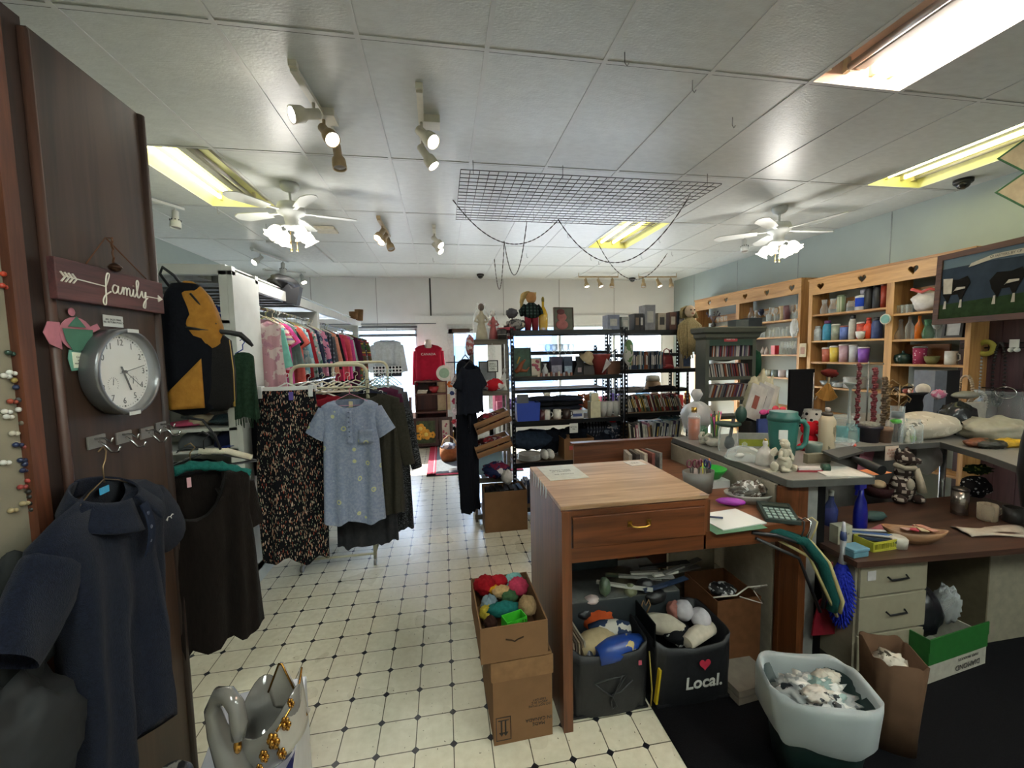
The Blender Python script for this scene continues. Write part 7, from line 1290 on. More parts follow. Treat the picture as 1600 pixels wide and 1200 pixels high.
t = thing('grey_speaker', 'tall grey and black upright speaker box at the end of the counter', 'speaker', CPT(1485, 662)+V((.0, .06, 0)), -.12); B(mat('5c6068', .45)).box(-.09, .02, -.0, .18, 0, .46).use(mat('0d0d10', .5)).box(.02, .14, .0, .18, 0, .46).build('case_body', t)
put(B(mat('b4aa9c', .6)).ball((0, 0, .0), .05, 14, 9), 'white_ball', 'round white ball ornament left of the grey speaker', 'ornament', CPT(1460, 664)+V((0, .1, .3))); lump('pink_bow_cloth', 'pink and white bow on the grey speaker edge', 'bow', CPT(1470, 664)+V((.02, .04, .26)), (.07, .03, .04), pat('pinkbow', 'b8a4ac', [('noise', 'b06a84', 20, .52)]), 2, .4, 9)
k = kk(1513, 685); lump('dark_bin_bag', 'black plastic lined small bin on the counter corner', 'bin', CPT(1512, 682)+V((.05, .1, .11)), (.12, .1, .13), mat('191b1c', .25, var=.4, vs=20), 4, .3, 9)
t = thing('glass_fishbowl', 'large clear glass cookie jar with a lid at the right of the counter', 'jar', CPT(1573, 664)+V((.1, .1, .0))); B(GLASS).lathe([(.14, 0), (.17, .04), (.17, .17), (.13, .22), (.16, .25), (.17, .28), (.15, .28)], seg=26, cap=False).build('glass_body', t)
put(B(mat('9c968c', .5)).box(-.14, .14, -.03, .03, 0, .2), 'white_frame_box', 'pale grey box behind the black lined bin', 'box', CPT(1540, 672)+V((.05, .15, 0))); lump('white_dish', 'white oval dish on the pale grey box', 'dish', CPT(1532, 664)+V((.05, .15, .24)), (.14, .06, .035), mat('8c8a80', .4), 2, .05); lump('cream_bag', 'cream plastic bag spread on the counter right of the bin', 'bag', CPT(1565, 690)+V((.1, .1, .06)), (.25, .16, .09), mat('8c8878', .5), 5, .3, 8)
for i, (px, py, hx, lb) in enumerate(((1530, 700, '6c3c24', 'rust and brown'), (1548, 702, '2c2c24', 'dark olive'), (1575, 700, 'b08c20', 'bright yellow'))): lump('wrapped_candy', lb+' packet on the counter edge at the right', 'packet', CPT(px, py)+V((.05, .03, .025)), (.1, .06, .03), mat(hx, .5, var=.4, vs=30), i, .35, 9)
# heat press / sharpener with black handle
t = thing('ticket_gun', 'dark flat plate tool with a thick black handle resting on the counter corner', 'tool', CPT(1290, 728)); k = kk(1300, 728); P0 = CPT(1290, 728); q = lambda px, py, z: CPT(px, py, z)-P0
B(mat('3c3d3c', .4)).prism([(q(1285, 706, 1.12).x, q(1285, 706, 1.12).y), (q(1310, 717, 1.12).x, q(1310, 717, 1.12).y), (q(1350, 706, 1.12).x, q(1350, 706, 1.12).y), (q(1330, 698, 1.12).x, q(1330, 698, 1.12).y)], .014, (0, 0, .07), (1, 0, 0), (0, 1, 0)).build('flat_plate', t); B(BLACK).tube([q(1333, 716, 1.1), q(1352, 724, 1.09), q(1378, 735, 1.08)], [.014, .024, .026], 12).build('handle', t); B(mat('6c6450', .6)).box(-.06, .1, .06, .09, 0, .055).build('support_block', t)
put(B(mat('c97c4c', .7)).box(-.08, .07, -.04, .05, 0, .003), 'orange_paper', 'orange sheet of paper at the counter corner under the black handle', 'paper', CPT(1380, 742, 1.03)+V((.02, .06, -.004)), .1)
# ------------------------------------------------------------------ oak till desk with its drawer and writing ledge
t = thing('oak_desk', 'tall oak till desk with one drawer and an open bag space below', 'desk', (0, 0, 0))
DX0, DX1, DY, DZ = .492, 1.212, 1.705, 1.058
B(OAKTOP).box(DX0, DX1, DY, 2.36, DZ-.02, DZ).build('desk_top', t, bev=.003)
B(OAKZ).box(DX0, DX0+.02, DY, 2.36, 0, DZ-.02).build('side_panel', t)
b = B(OAKZ); b.box(DX0, DX0+.045, DY-.012, DY, 0, DZ-.022).build('front_stile', t); B(OAKZ).box(DX1-.03, DX1, DY-.01, DY, .8, DZ-.022).build('front_stile', t)
B(OAK).box(DX0+.045, DX1-.03, DY-.01, DY, DZ-.045, DZ-.022).box(DX0+.045, 1.71, DY-.01, DY+.0, .8, .868).build('front_rail', t)
dw = B(OAK).box(DX0+.05, DX1-.034, DY-.02, DY-.002, .872, DZ-.048).build('drawer', t, bev=.002)
B(BRASS).tube([(-.045, 0, 0), (-.04, -.022, -.004), (-.02, -.026, -.008), (.02, -.026, -.008), (.04, -.022, -.004), (.045, 0, 0)], .0045, 8).box(-.056, -.036, -.003, .001, -.012, .014).box(.036, .056, -.003, .001, -.012, .014).build('handle', dw, loc=((DX0+DX1)/2-.0, DY-.021, .96))
B(OAK).box(DX0+.02, DX1, DY, 2.36, .795, .81).build('inner_shelf', t); B(OAK).box(DX1-.02, DX1, DY, 2.36, .81, DZ-.02).build('side_panel', t)
B(wood('5a3826', '7c5138', 'x', 1)).box(DX1, 1.752, DY, 2.92, .868, .885).build('writing_ledge', t); B(OAK).box(DX1-.02, 1.752, DY-.012, DY, .8, .885).build('ledge_front', t)
B(OAKZ).box(1.725, 1.752, 1.72, 1.83, 0, .866).build('ledge_leg', t); B(wood('4c2c1c', '6b4028', 'x', 1)).box(.95, 1.74, 2.92, 2.945, 0, 1.045).build('back_board', t); B(OAK).box(.93, 1.74, 2.9, 2.96, 1.045, 1.058).build('back_cap', t)
def flat(name, label, cat, px, py, z, w_, d_, m, rz=0, h=.002, txt=None, ts=.02):
    t = thing(name, label, cat, at(px, py, Z=z), rz); B(m).box(-w_/2, w_/2, -d_/2, d_/2, 0, h).build('sheet', t)
    if txt: text(txt, ts, t, INK, (0, 0, h+.0005), (0, 0, 0), ext=.0001)
    return t
flat('taped_notice', 'clear sleeved notice sheet taped to the back left corner of the oak desk', 'notice', 878, 738, DZ, .22, .27, mat('a8a592', .3), .04, txt='Please keep\nall receipts\n\nno returns', ts=.026)
flat('torn_label', 'small torn white label at the back of the oak desk top', 'label', 992, 724, DZ, .1, .1, mat('b4b0a8', .6), .1, txt='TILL', ts=.03)
for k in range(6): put(B(WHITE).prism([(0, 0), (.02, .01), (.018, -.05-.012*(k % 3)), (.004, -.03)], .002, (0, 0, 0), (0, 1, 0), (0, 0, 1)), 'tape_scrap', 'torn strip of white tape on the left side of the oak desk', 'tape', (DX0-.0015, 1.95+k*.055, DZ-.005-.0*k), 0, 'torn white tape on the oak desk')
put(B(mat('8c7468', .7, var=.1)).prism([(0, 0), (.05, .0), (.045, -.02), (.03, -.035), (.01, -.02)], .002, (0, 0, 0), (1, 0, 0), (0, -1, 0)), 'worn_tape', 'worn pale tape patch at the front right corner of the oak desk', 'tape', (DX1-.052, DY-.01, DZ+.001))
ZL = .886
def LP(px, py, z=ZL): return at(px, py, Z=z)
flat('paper_stack', 'stack of white sheets on the writing ledge beside the drawer', 'paper', 1140, 812, ZL, .26, .19, WHITE, .12, .006); flat('green_folder', 'thin green edged folder under the white sheets', 'folder', 1136, 817, ZL, .28, .2, mat('3c6a4c', .5), .05, .0015)
put(B(mat('26304c', .4)).cyl((-.04, .02, .006), (.04, -.02, .006), .005, 8), 'blue_pen', 'dark blue pen lying on the white sheets', 'pen', LP(1114, 812)+V((0, 0, .008)))
lump('purple_tape_gun', 'bright purple stapler behind the white sheets', 'stapler', LP(1150, 795)+V((0, .04, .025)), (.07, .025, .022), mat('8c2c94', .4), 2, .15, rz=-.5)
t = thing('calculator', 'dark green desk calculator with pale keys on the ledge', 'calculator', LP(1215, 806), -.5); B(mat('1d2c28', .5)).loft([[(x*.075, y*.1, z+(.02 if y > 0 else 0)*(z > 0)) for x, y in ((-1, -1), (1, -1), (1, 1), (-1, 1))] for z in (0, .016)], sm=False).build('case_body', t)
b = B(mat('8ca09a', .5))
for i in range(5):
    for j in range(4): b.box(-.06+i*.025, -.043+i*.025, -.085+j*.03, -.066+j*.03, .016+j*.003, .023+j*.003)
tag(b.build('keys', t), kind='stuff'); B(mat('2c342c', .3)).box(-.06, .06, .04, .08, .031, .036).build('display', t)
# scissors tub, green bowl, lidded tub
t = thing('scissors_tub', 'grey oval tub stuffed with scissors and pens on the ledge', 'pen holder', LP(1104, 776)+V((0, .08, 0))); B(mat('5c5a54', .4)).lathe([(.085, 0), (.1, .13), (.096, .13), (.08, .01)], seg=24, sy=.6).build('tub_body', t)
for i, (x, hx, lb) in enumerate(((-.05, '5c2434', 'maroon'), (-.01, '5c2434', 'dark red'), (.05, 'b8602c', 'orange'), (.03, '26305c', 'navy'))):
    s = thing('scissors', lb+' handled scissors standing in the grey oval tub', 'scissors', LP(1104, 776)+V((x, .07-.01*i, .08)), i*.5); B(mat(hx, .4)).tube([(-.018+.014*math.cos(a), 0, .1+.022*math.sin(a)) for a in [2*PI*k/12 for k in range(12)]], .005, 6, closed=True).tube([(.018+.014*math.cos(a), 0, .1+.022*math.sin(a)) for a in [2*PI*k/12 for k in range(12)]], .005, 6, closed=True).build('handle', s); B(STEEL).bar((-.01, 0, .08), (.005, 0, -.05), .01, .003).bar((.01, 0, .08), (-.005, 0, -.05), .01, .003).build('blade', s)
for i in range(6): put(B(mat(['d0c040', 'c9c4b8', '7c3a6c', 'c04060', '3a7c4c', '2c2c30'][i], .4)).cyl((0, 0, 0), (.02*math.sin(i), .01, .15), .004, 6), 'pencil', ['yellow', 'white', 'purple', 'pink red', 'green', 'black'][i]+' pencil in the grey oval tub', 'pencil', LP(1104, 776)+V((.02+.012*i, .06, .03)))
t = thing('green_bowl', 'bright green plastic bowl stacked on a clear tub on the ledge', 'bowl', LP(1126, 772)+V((.05, .16, .05))); B(mat('1f9a30', .4)).lathe([(.05, 0), (.085, .05), (.09, .06), (.084, .06), (.045, .008)], seg=24).build('bowl_body', t); put(B(CLOUDY).box(-.1, .08, -.07, .07, 0, .045), 'clear_tub', 'clear tub under the bright green bowl', 'tub', LP(1126, 772)+V((.05, .16, .0)))
t = thing('jewellery_tub', 'white oval plastic tub heaped with wrapped jewellery on the ledge', 'tub', LP(1172, 790)+V((.04, .06, 0)), -.3); B(mat('9c9c94', .35)).lathe([(.09, 0), (.125, .04), (.13, .05), (.125, .05), (.085, .01)], seg=26, sy=.62).build('tub_body', t)
lump('wrapped_jewellery', 'brown and silver wrapped trinkets heaped in the white oval tub', 'trinkets', LP(1172, 790)+V((.04, .06, .07)), (.1, .06, .045), pat('jewelheap', '5c5850', [('noise', 'b4b4b0', 24, .54), ('noise', '3c2c20', 30, .56)], .4), 3, .4, 12, seg=36, rg=20)
put(B(mat('b0ac9c', .6)).box(0, .006, -.05, .05, 0, .15), 'index_card', 'pale card standing against the counter side above the calculator', 'card', LP(1196, 775)+V((.08, .1, .0)), -.3); put(B(mat('a8a47c', .6)).box(0, .006, -.03, .04, 0, .17), 'yellow_card', 'pale yellow card leaning at the counter end panel', 'card', LP(1232, 782)+V((.03, .06, .0)), -.2)
for i in range(5): put(B(mat(['8c8478', '3c3430', 'a89c8c', '6c3c34', '70706c'][i], .6, var=.3, vs=40)).box(-.012, .012, -.08, .08, 0, .12), 'magazine', ['tan', 'dark', 'cream', 'reddish', 'grey'][i]+' magazine filed behind the oak desk', 'magazine', (1.3+.05*i, 2.75, ZL), .1*i-.2)
# glass case, red frame and kitchen goods under the desk top
t = thing('glass_case', 'low dark glass topped case inside the oak desk', 'display case', (.8, 2.15, 0)); B(mat('2b3033', .4)).box(-.26, .42, -.2, .16, 0, .44).build('case_body', t); B(mat('3e484c', .15)).box(-.26, .2, .1, .12, .44, .66).build('glass_back', t); B(mat('5c5e5c', .2)).box(-.26, .42, -.2, .16, .44, .446).build('glass_top', t)
t = thing('red_chair_frame', 'dark red metal frame seen behind the oak desk opening', 'frame', (1.15, 2.6, 0)); B(mat('6a1c2a', .4)).bar((-.25, 0, .8), (.15, 0, .3), .05, .03).bar((.1, .05, .75), (-.05, .05, .45), .018).bar((.12, .02, .7), (.3, .02, .4), .02).build('frame_bar', t)
KN = [(.9, 1.98, .47, 'b4b4ac', 'white'), (.97, 2.02, .49, '3c4c3c', 'dark green'), (1.03, 1.99, .5, '8c8c88', 'grey'), (1.1, 2.0, .51, 'a8a8a0', 'silver'), (1.16, 2.03, .53, '2a2c2e', 'black'), (1.2, 1.97, .52, 'b8b8b0', 'pale'), (1.12, 1.94, .47, '26344c', 'navy blue'), (1.25, 1.99, .53, '6c6c68', 'dull grey')]
for i, (x, y, z, hx, lb) in enumerate(KN):
    t = thing('kitchen_utensil', lb+' long handled utensil in the heap inside the oak desk', 'utensil', (x, y, z+.02), -.5+.12*i); B(mat(hx, .35)).bar((-.13, 0, .0), (.02, 0, .0), .022, .012).build('handle', t); B(STEEL if i % 2 else mat(hx, .3)).bar((.02, 0, 0), (.16, 0, .005), .035, .004).build('blade', t)
for i, (px, py, r, hx, lb) in enumerate(((912, 945, (.045, .035, .03), '1c1d20', 'black round gadget at the left of the desk heap'), (985, 910, (.035, .03, .035), '6c7058', 'olive grey camera in the desk heap'), (1008, 903, (.05, .04, .04), '1a1a1c', 'black camera body beside the olive camera'), (1022, 918, (.07, .05, .04), '141416', 'black rounded case with a green sticker'), (1060, 930, (.06, .04, .025), '1c1b1d', 'black flat case in the middle of the heap'), (945, 905, (.03, .03, .05), '50604c', 'green grey packet standing in the heap'), (925, 925, (.04, .03, .02), 'a89894', 'white and orange packaged gadget in the heap'))): lump('small_gadget', lb, 'gadget', at(px, py+12, Y=1.97)+V((0, 0, .0)), r, mat(hx, .4, var=.2), i, .15)
# shopping bags
def bag(label, x0, x1, y0, y1, h, lean=.01, dip=.05, name='shopping_bag', m=BLACK):
    t = thing(name, label, 'bag', ((x0+x1)/2, (y0+y1)/2, .007)); w_, d_ = (x1-x0)/2, (y1-y0)/2; R = []
    def ring(s_, z, dp=0, ins=0):
        out = []
        for k in range(48):
            a = 2*PI*k/48; cx_, sy_ = math.cos(a), math.sin(a); x = (w_*s_-ins)*math.copysign(abs(cx_)**.3, cx_); y = (d_*s_-ins)*math.copysign(abs(sy_)**.3, sy_)
            out.append((x, y+.006*math.sin(9*a+z*12), z-dp*(1-(x/w_)**2)*(1 if sy_ < 0 else .3)))
        return out
    B(m).loft([ring(.97, 0), ring(1.0, .03), ring(1.01, h*.5), ring(1.0, h*.8, dip*.4), ring(1.01, h, dip), ring(1.0, h, dip, .006), ring(.98, h*.4, 0, .01)], cap=False).build('bag_body', t)
    B(m).box(-w_*.96, w_*.96, -d_*.96, d_*.96, 0, .01).build('bag_bottom', t); return t
BAGM = mat('121316', .55, var=.25, vs=30, bump=.3, bs=60)
jb = bag('black fabric shopping bag with a looped monogram, left under the oak desk', .545, .94, 1.735, 2.1, .34, m=BAGM)
b = B(mat('2c2e2f', .5)); b.tube([(-.09, 0, .06), (-.03, 0, .07), (.03, 0, .075), (.07, 0, .08), (.03, 0, .02), (-.01, 0, -.01), (.04, 0, .0), (.1, 0, .05)], .003, 6).tube([(-.09, 0, .06), (-.05, 0, .02), (.0, 0, -.02), (.02, 0, -.07), (.0, 0, -.08), (-.01, 0, -.04), (.03, 0, .04), (.05, 0, .08)], .003, 6); b.build('monogram', jb, loc=(0, -.192, .12)); B(mat('a84858', .5)).box(.13, .145, -.194, -.19, .24, .262).build('brand_tab', jb)
B(mat('8c7a30', .5)).tube([(.19, -.18, .29), (.2, -.19, .1), (.195, -.19, .02)], .004, 6).build('yellow_edge', jb)
lb_ = bag('black shopping bag printed with a red heart over the word Local', .965, 1.375, 1.72, 2.05, .33, m=BAGM)
B(mat('9c2036', .6)).prism(heart(0, 0, .03), .003, (.04, -.175, .205)).build('printed_heart', lb_); text('Local.', .085, lb_, mat('b8b8b4', .6), (.035, -.176, .115), ext=.0008, bold=.0018, shear=.08)
put(B(mat('a89014', .5)).box(-.005, .005, -.01, .01, 0, .17), 'yellow_strap', 'yellow strap between the two black shopping bags', 'strap', (.955, 1.715, .05), 0).rotation_euler.y = .12
def rolled(label, p, r, L, m, rz, cat='cloth'): return put(B(m).tube([(-L/2, 0, 0), (-L*.2, 0, .01), (L*.2, 0, .01), (L/2, 0, 0)], [r*.8, r, r, r*.85], 14), 'rolled_cloth', label, cat, p, rz)
rolled('cream rolled cloth in the monogram bag', (.7, 1.84, .3), .055, .2, mat('9c8c6c', .9, bump=.4), .3); rolled('blue satin cloth with gold specks in the monogram bag', (.8, 1.79, .285), .055, .24, pat('satin', '1c3c84', [('noise', 'a08c50', 12, .66)], .35), .15)
rolled('navy and white patterned roll behind the blue satin', (.79, 1.88, .32), .045, .2, pat('navyw', '26334c', [('noise', 'b4b0a4', 9, .56)]), -.1); lump('orange_fabric', 'burnt orange folded fabric at the back of the monogram bag', 'cloth', (.76, 1.96, .33), (.08, .05, .06), mat('a04420', .9), 2, .3, 8)
for i in range(5): put(B(mat(['6c5c4c', '4c4038', '84745f', '5c4c3c', '8c8474'][i], .7)).box(-.004, .004, -.1, .1, 0, .33), 'record_sleeve', ['brown', 'dark brown', 'tan', 'umber', 'pale'][i]+' card sleeve at the left side of the monogram bag', 'sleeve', (.575+.014*i, 1.88, .03), .1).rotation_euler.y = -.05
lump('checked_cloth', 'black and white checked cloth in the monogram bag', 'cloth', (.645, 1.78, .25), (.025, .03, .07), PR['check'], 3, .1)
lump('canvas_pouch', 'cream canvas drawstring pouch in the Local bag', 'pouch', (1.07, 1.86, .335), (.11, .05, .05), mat('a8a090', .9), 3, .15, rz=-.5); put(B(mat('7c6040', .7)).tube([(0, 0, 0), (-.02, 0, .04), (-.01, 0, .07), (.005, 0, .04), (.02, 0, .07), (.03, 0, .04), (.01, 0, 0)], .004, 6), 'drawstring', 'tan cord of the cream canvas pouch', 'cord', (1.0, 1.91, .37))
for i, (x, y, z, r, hx, lb) in enumerate(((1.2, 1.88, .38, .05, 'a8a4a8', 'upper'), (1.27, 1.84, .355, .05, 'b0acb0', 'lower'))): lump('white_plush', lb+' round white plush ball in the Local bag', 'soft toy', (x, y, z), r, mat(hx, .9), i, .1)
lump('pink_pouch', 'brown pink pouch behind the white plush balls', 'pouch', (1.16, 1.9, .37), (.04, .04, .05), mat('8c5c54', .8), 3, .2); rolled('white and cream rolled towel at the right of the Local bag', (1.23, 1.79, .3), .04, .2, mat('b4ac9c', .9), .4); lump('black_print_cloth', 'black cloth with white letters in the middle of the Local bag', 'cloth', (1.13, 1.83, .3), (.07, .07, .05), pat('blackp', '101114', [('noise', 'a8a8a4', 22, .66)]), 5, .2)
put(B(BLKMET).box(-.003, .003, -.15, .15, 0, .12), 'mesh_tray', 'black mesh tray on edge between the two shopping bags', 'tray', (.97, 1.9, .3), .0)
c = carton('brown open carton of cables right of the Local bag', 1.52, 2.02, .26, .3, .4, 0, mat('5a3a24', .85), z=.007); lump('cable_bundle', 'coiled grey cable in the brown carton', 'cable', (1.5, 1.98, .4), (.07, .06, .03), pat('cable', '1a1a1c', [('noise', 'b4b4b4', 30, .56)], .4), 2, .3, 9)
put(B(mat('b4aca4', .5)).tube([(-.12, -.1, 0), (0, -.12, .01), (.1, -.08, .02), (.2, -.1, .03), (.22, -.08, .02), (.15, -.07, .0)], .004, 6).tube([(.02, -.12, .0), (.14, -.14, -.04), (.12, -.1, .01)], .003, 6), 'loose_string', 'loose white cord over the carton edge', 'cord', (1.5, 1.99, .42))
for i, (z, lb) in enumerate(((.01, 'lower'), (.05, 'upper'))): put(B(mat('6c6458', .7)).box(-.12, .12, -.15, .15, 0, .03), 'wood_strip', lb+' grey board under the carton of cables', 'board', (1.47, 1.83, z-.003), .1)
t = thing('cream_door_panel', 'cream panelled door leaning under the writing ledge', 'door panel', (1.58, 2.3, .01)); B(mat('8c8370', .6)).box(-.22, .1, 0, .02, 0, .76).use(mat('7a725f', .6)).box(-.2, .08, -.004, 0, .5, .52).box(-.2, .08, -.004, 0, .2, .22).build('panel_body', t)
# hangers over the ledge, feather duster and fly swatter
for i, (m_, x, lb) in enumerate(((mat('a89c6c', .5), 1.73, 'cream plastic hanger hooked over the ledge end'), (mat('15433f', .9, bump=.8, bs=120), 1.7, 'dark green crochet covered hanger at the ledge end'), (HDARK, 1.67, 'black plastic hanger behind the green crochet hanger'))):
    t = thing('clothes_hanger', lb, 'hanger', (x, 1.665+.0*i, .86), -.5+.2*i); b = B(m_); r = (.009, .024, .009)[i]
    if i != 1: b.tube([(-.22, 0, -.03), (0, 0, -.14), (.12, 0, -.42)], .008, 8)
    b.tube([(-.24, 0, .0), (-.12, 0, -.02), (0, 0, -.06), (.08, 0, -.16), (.14, 0, -.34), (.13, 0, -.4)], r, 10); b.build('hanger_arm', t); B(m_ if i != 1 else CHROME).tube([(.0, 0, -.06), (.02, 0, .0), (.03, .01, .035), (.01, .02, .05), (-.01, .03, .03)], .004, 8).build('hook', t)
t = thing('feather_duster', 'blue fuzzy duster with a white handle hanging from the counter leg', 'duster', (2.005, 1.74, .84)); B(mat('a8a8ac', .4)).lathe([(.006, 0), (.01, -.04), (.014, -.1), (.01, -.16), (.018, -.22)], seg=14).use(mat('26345c', .4)).lathe([(.012, -.05), (.016, -.08), (.012, -.11)], seg=12).build('handle', t)
b = B(mat('2430a0', .9, var=.3, vs=90, bump=.8, bs=200)); b.ball((.0, 0, -.38), (.05, .045, .17), 20, 14, .1, 9)
for k in range(260):
    a = k*2.4; q = (k+.5)/260; zz = -.22-.33*q; r = .05*math.sin(PI*min(1, max(.05, q*.95+.03)))**.5; b.tube([(r*.9*math.cos(a), r*.9*math.sin(a), zz), (r*1.25*math.cos(a), r*1.25*math.sin(a), zz-.02)], .0035, 4)
tag(b.build('fuzz', t), kind='stuff')
t = thing('fly_swatter', 'dark red plastic fly swatter hanging behind the blue duster', 'fly swatter', (1.97, 1.8, .2)); B(mat('7c1424', .5)).prism([(-.07, 0), (.08, -.01), (.085, .06), (.06, .15), (.03, .2), (.01, .21), (-.03, .19), (-.06, .08)], .008).build('blade', t); B(mat('7c1424', .5)).cyl((.01, 0, .2), (.03, -.01, .4), .006).build('handle', t)
# waste bin, paper sack, diamond carton
def bin_ring(w_, d_, z, wob=0, seed=0, sup=.55): return [((w_+wob*math.sin(5*a+seed))*math.copysign(abs(math.cos(a))**sup, math.cos(a)), (d_+wob*math.sin(4*a+seed))*math.copysign(abs(math.sin(a))**sup, math.sin(a)), z+wob*math.sin(7*a+seed*2)) for a in [2*PI*k/56 for k in range(56)]]
t = thing('waste_bin', 'dark green waste bin lined with a clear plastic bag full of packaging', 'waste bin', (1.44, 1.34, .007), -.35)
B(mat('0e2422', .5)).loft([bin_ring(.13, .1, 0), bin_ring(.175, .135, .36), bin_ring(.17, .13, .36), bin_ring(.125, .095, .01)], cap=True).build('bin_body', t); LIN = thin('bin_liner', 'b4bcbe', .42, .3)
B(LIN).loft([bin_ring(.17, .13, .2, .008, 1), bin_ring(.19, .15, .24, .008, 1), bin_ring(.195, .152, .36, .006, 2), bin_ring(.19, .145, .4, .006, 3), bin_ring(.175, .13, .385, .005, 4), bin_ring(.165, .12, .25, .006, 5)], cap=False).build('liner', t, fix=False)
lump('bin_rubbish', 'clear wraps and pale gloves heaped in the waste bin', 'rubbish', (1.44, 1.34, .31), (.14, .1, .07), pat('rubbish', '8c9090', [('noise', 'b8b8b4', 14, .5), ('noise', '1c2226', 8, .58), ('noise', '7c9490', 11, .6)], .35), 5, .5, 14, seg=44, rg=24, rz=-.35)
for i in range(3): lump('crumpled_wrap', ['pale white', 'grey green', 'cream'][i]+' crumpled wrap on top of the waste bin heap', 'rubbish', (1.42+.05*i, 1.31+.03*i, .37), (.06, .035, .025), [mat('b0aaa0', .6), mat('6c8480', .5), mat('a8a498', .6)][i], i*3, .5, 12)
t = thing('paper_sack', 'brown paper grocery sack with crumpled paper beside the waste bin', 'paper bag', (1.9, 1.41, .007), -.5); SK = mat('4e3a2b', .8, var=.15, vs=12, bump=.3, bs=30)
B(SK).loft([bin_ring(.075, .095, 0, .003, 1, .4), bin_ring(.08, .1, .15, .005, 2, .4), bin_ring(.09, .11, .4, .006, 3, .4), bin_ring(.085, .105, .4, .006, 3, .4), bin_ring(.07, .09, .1, .003, 2, .4)], cap=True).build('sack_body', t)
lump('sack_paper', 'grey and white crumpled paper in the brown sack', 'paper', (1.9, 1.41, .34), (.06, .075, .045), pat('papers', '8c887c', [('noise', 'b0aca0', 16, .52), ('noise', '3c3830', 22, .6)]), 3, .4, 12, rz=-.5)
t = carton('green and white printed paper carton under the brown desk', 2.6, 1.79, .47, .32, .17, .12, mat('9c988c', .7), name='paper_carton', z=.007); B(mat('1f5a24', .5)).box(-.237, .237, -.163, -.161, .1, .2).box(-.237, .237, -.166, -.16, .17, .24).box(-.237, -.231, -.16, .16, .1, .24).build('green_band', t)
text('DIAMOND', .042, t, INK, (.08, -.1635, .035), (PI/2, PI, 0), ext=.0003); text('PAPER PRODUCTS', .02, t, INK, (.08, -.1635, .078), (PI/2, PI, 0), ext=.0003)
lump('black_bag', 'black plastic bag stuffed in the green and white carton', 'bag', (2.52, 1.8, .27), (.15, .12, .15), mat('0f1114', .35), 4, .2, 8); lump('clear_wrap', 'clear crinkled plastic sticking up from the carton', 'wrap', (2.74, 1.77, .29), (.06, .05, .1), thin('crinkle', 'a8acac', .4, .2), 7, .4, 9)
# brown desk with the filing drawers
t = thing('brown_desk', 'dark brown topped desk behind the counter, cluttered with small goods', 'desk', (0, 0, 0)); DT = .67
B(wood('2c1d17', '4b3328', 'x', .8, rough=.4)).prism([(1.995, 1.655), (2.55, 1.63), (3.7, 1.56), (3.7, 2.28), (2.02, 2.28)], .03, (0, 0, DT-.016), (1, 0, 0), (0, 1, 0)).build('desk_top', t)
B(mat('7c7666', .6)).box(3.05, 3.45, 1.78, 2.2, 0, DT-.032).use(mat('5c5340', .6)).box(3.04, 3.05, 1.78, 2.2, 0, DT-.032).build('pedestal', t)
B(mat('4c463c', .7)).box(2.02, 3.6, 2.26, 2.28, 0, DT-.04).build('back_panel', t)
fc = B(mat('827b68', .55, var=.08)).box(2.04, 2.48, 1.7, 2.2, .05, DT-.032).use(mat('3a362e', .6)).box(2.05, 2.47, 1.72, 2.2, 0, .05).build('drawer_cabinet', t)
for z0, z1 in ((.46, .625), (.26, .45), (.06, .25)):
    d = B(mat('857e6b', .5, var=.06)).box(2.055, 2.47, 1.685, 1.7, z0, z1).build('file_drawer', fc, bev=.003)
    B(BLKMET).tube([(2.22, 1.685, (z0+z1)/2+.01), (2.225, 1.668, (z0+z1)/2), (2.33, 1.668, (z0+z1)/2), (2.335, 1.685, (z0+z1)/2+.01)], .005, 8).build('handle', fc)
put(B(mat('a8a4a4', .6)).box(-.025, .025, -.002, 0, -.025, .025), 'sticky_note', 'small white note stuck on the top filing drawer', 'note', (2.12, 1.684, .57))
def DP(px, py): return at(px, py, Z=DT)
k = kpx(DP(1345, 870)); 
t = thing('blue_case', 'light blue plastic case at the front left of the brown desk', 'case', DP(1341, 872)+V((.02, .03, 0)), .05); B(mat('4f7684', .4)).box(-.05, .045, -.03, .04, 0, .03).use(mat('5c8494', .4)).box(-.053, .048, -.033, .043, .03, .045).build('case_body', t, bev=.004)
t = thing('yellow_basket', 'yellow green slotted plastic basket of pens on the brown desk', 'basket', DP(1383, 862)+V((.03, .06, 0)), .05); YB = mat('9c9a30', .45)
b = B(YB); b.box(-.1, .1, -.05, .05, 0, .004).box(-.1, .1, -.052, -.048, 0, .012).box(-.1, .1, -.052, -.048, .04, .052).box(-.1, .1, .048, .052, 0, .052).box(-.102, -.098, -.05, .05, 0, .052).box(.098, .102, -.05, .05, 0, .052)
for i in range(17): b.box(-.098+i*.012, -.094+i*.012, -.052, -.048, .01, .042)
b.build('basket_body', t)
for i in range(9): put(B(mat(['26344c', '1c1c20', 'a8a4a0', '3c5c8c', '5c5c60', '8c3c3c', '202024', 'b8b4b0', '444a54'][i], .4)).box(-.09, .09, -.008, .008, 0, .014), 'pen_packet', ['navy', 'black', 'silver', 'blue', 'grey', 'red', 'jet black', 'white', 'slate'][i]+' pen packet lying in the yellow green basket', 'pens', DP(1378, 858)+V((-.0+.004*i, .04+.009*i, .03+.005*(i % 4))), -.6+.04*i)
t = thing('white_cup_box', 'white note box with writing behind the blue case', 'box', DP(1334, 862)+V((.03, .1, 0))); B(mat('9c9c8a', .6)).box(-.04, .05, -.02, .03, 0, .1).build('case_body', t); text('2.00 EACH', .014, t, INK, (0, -.021, .055), ext=.0002)
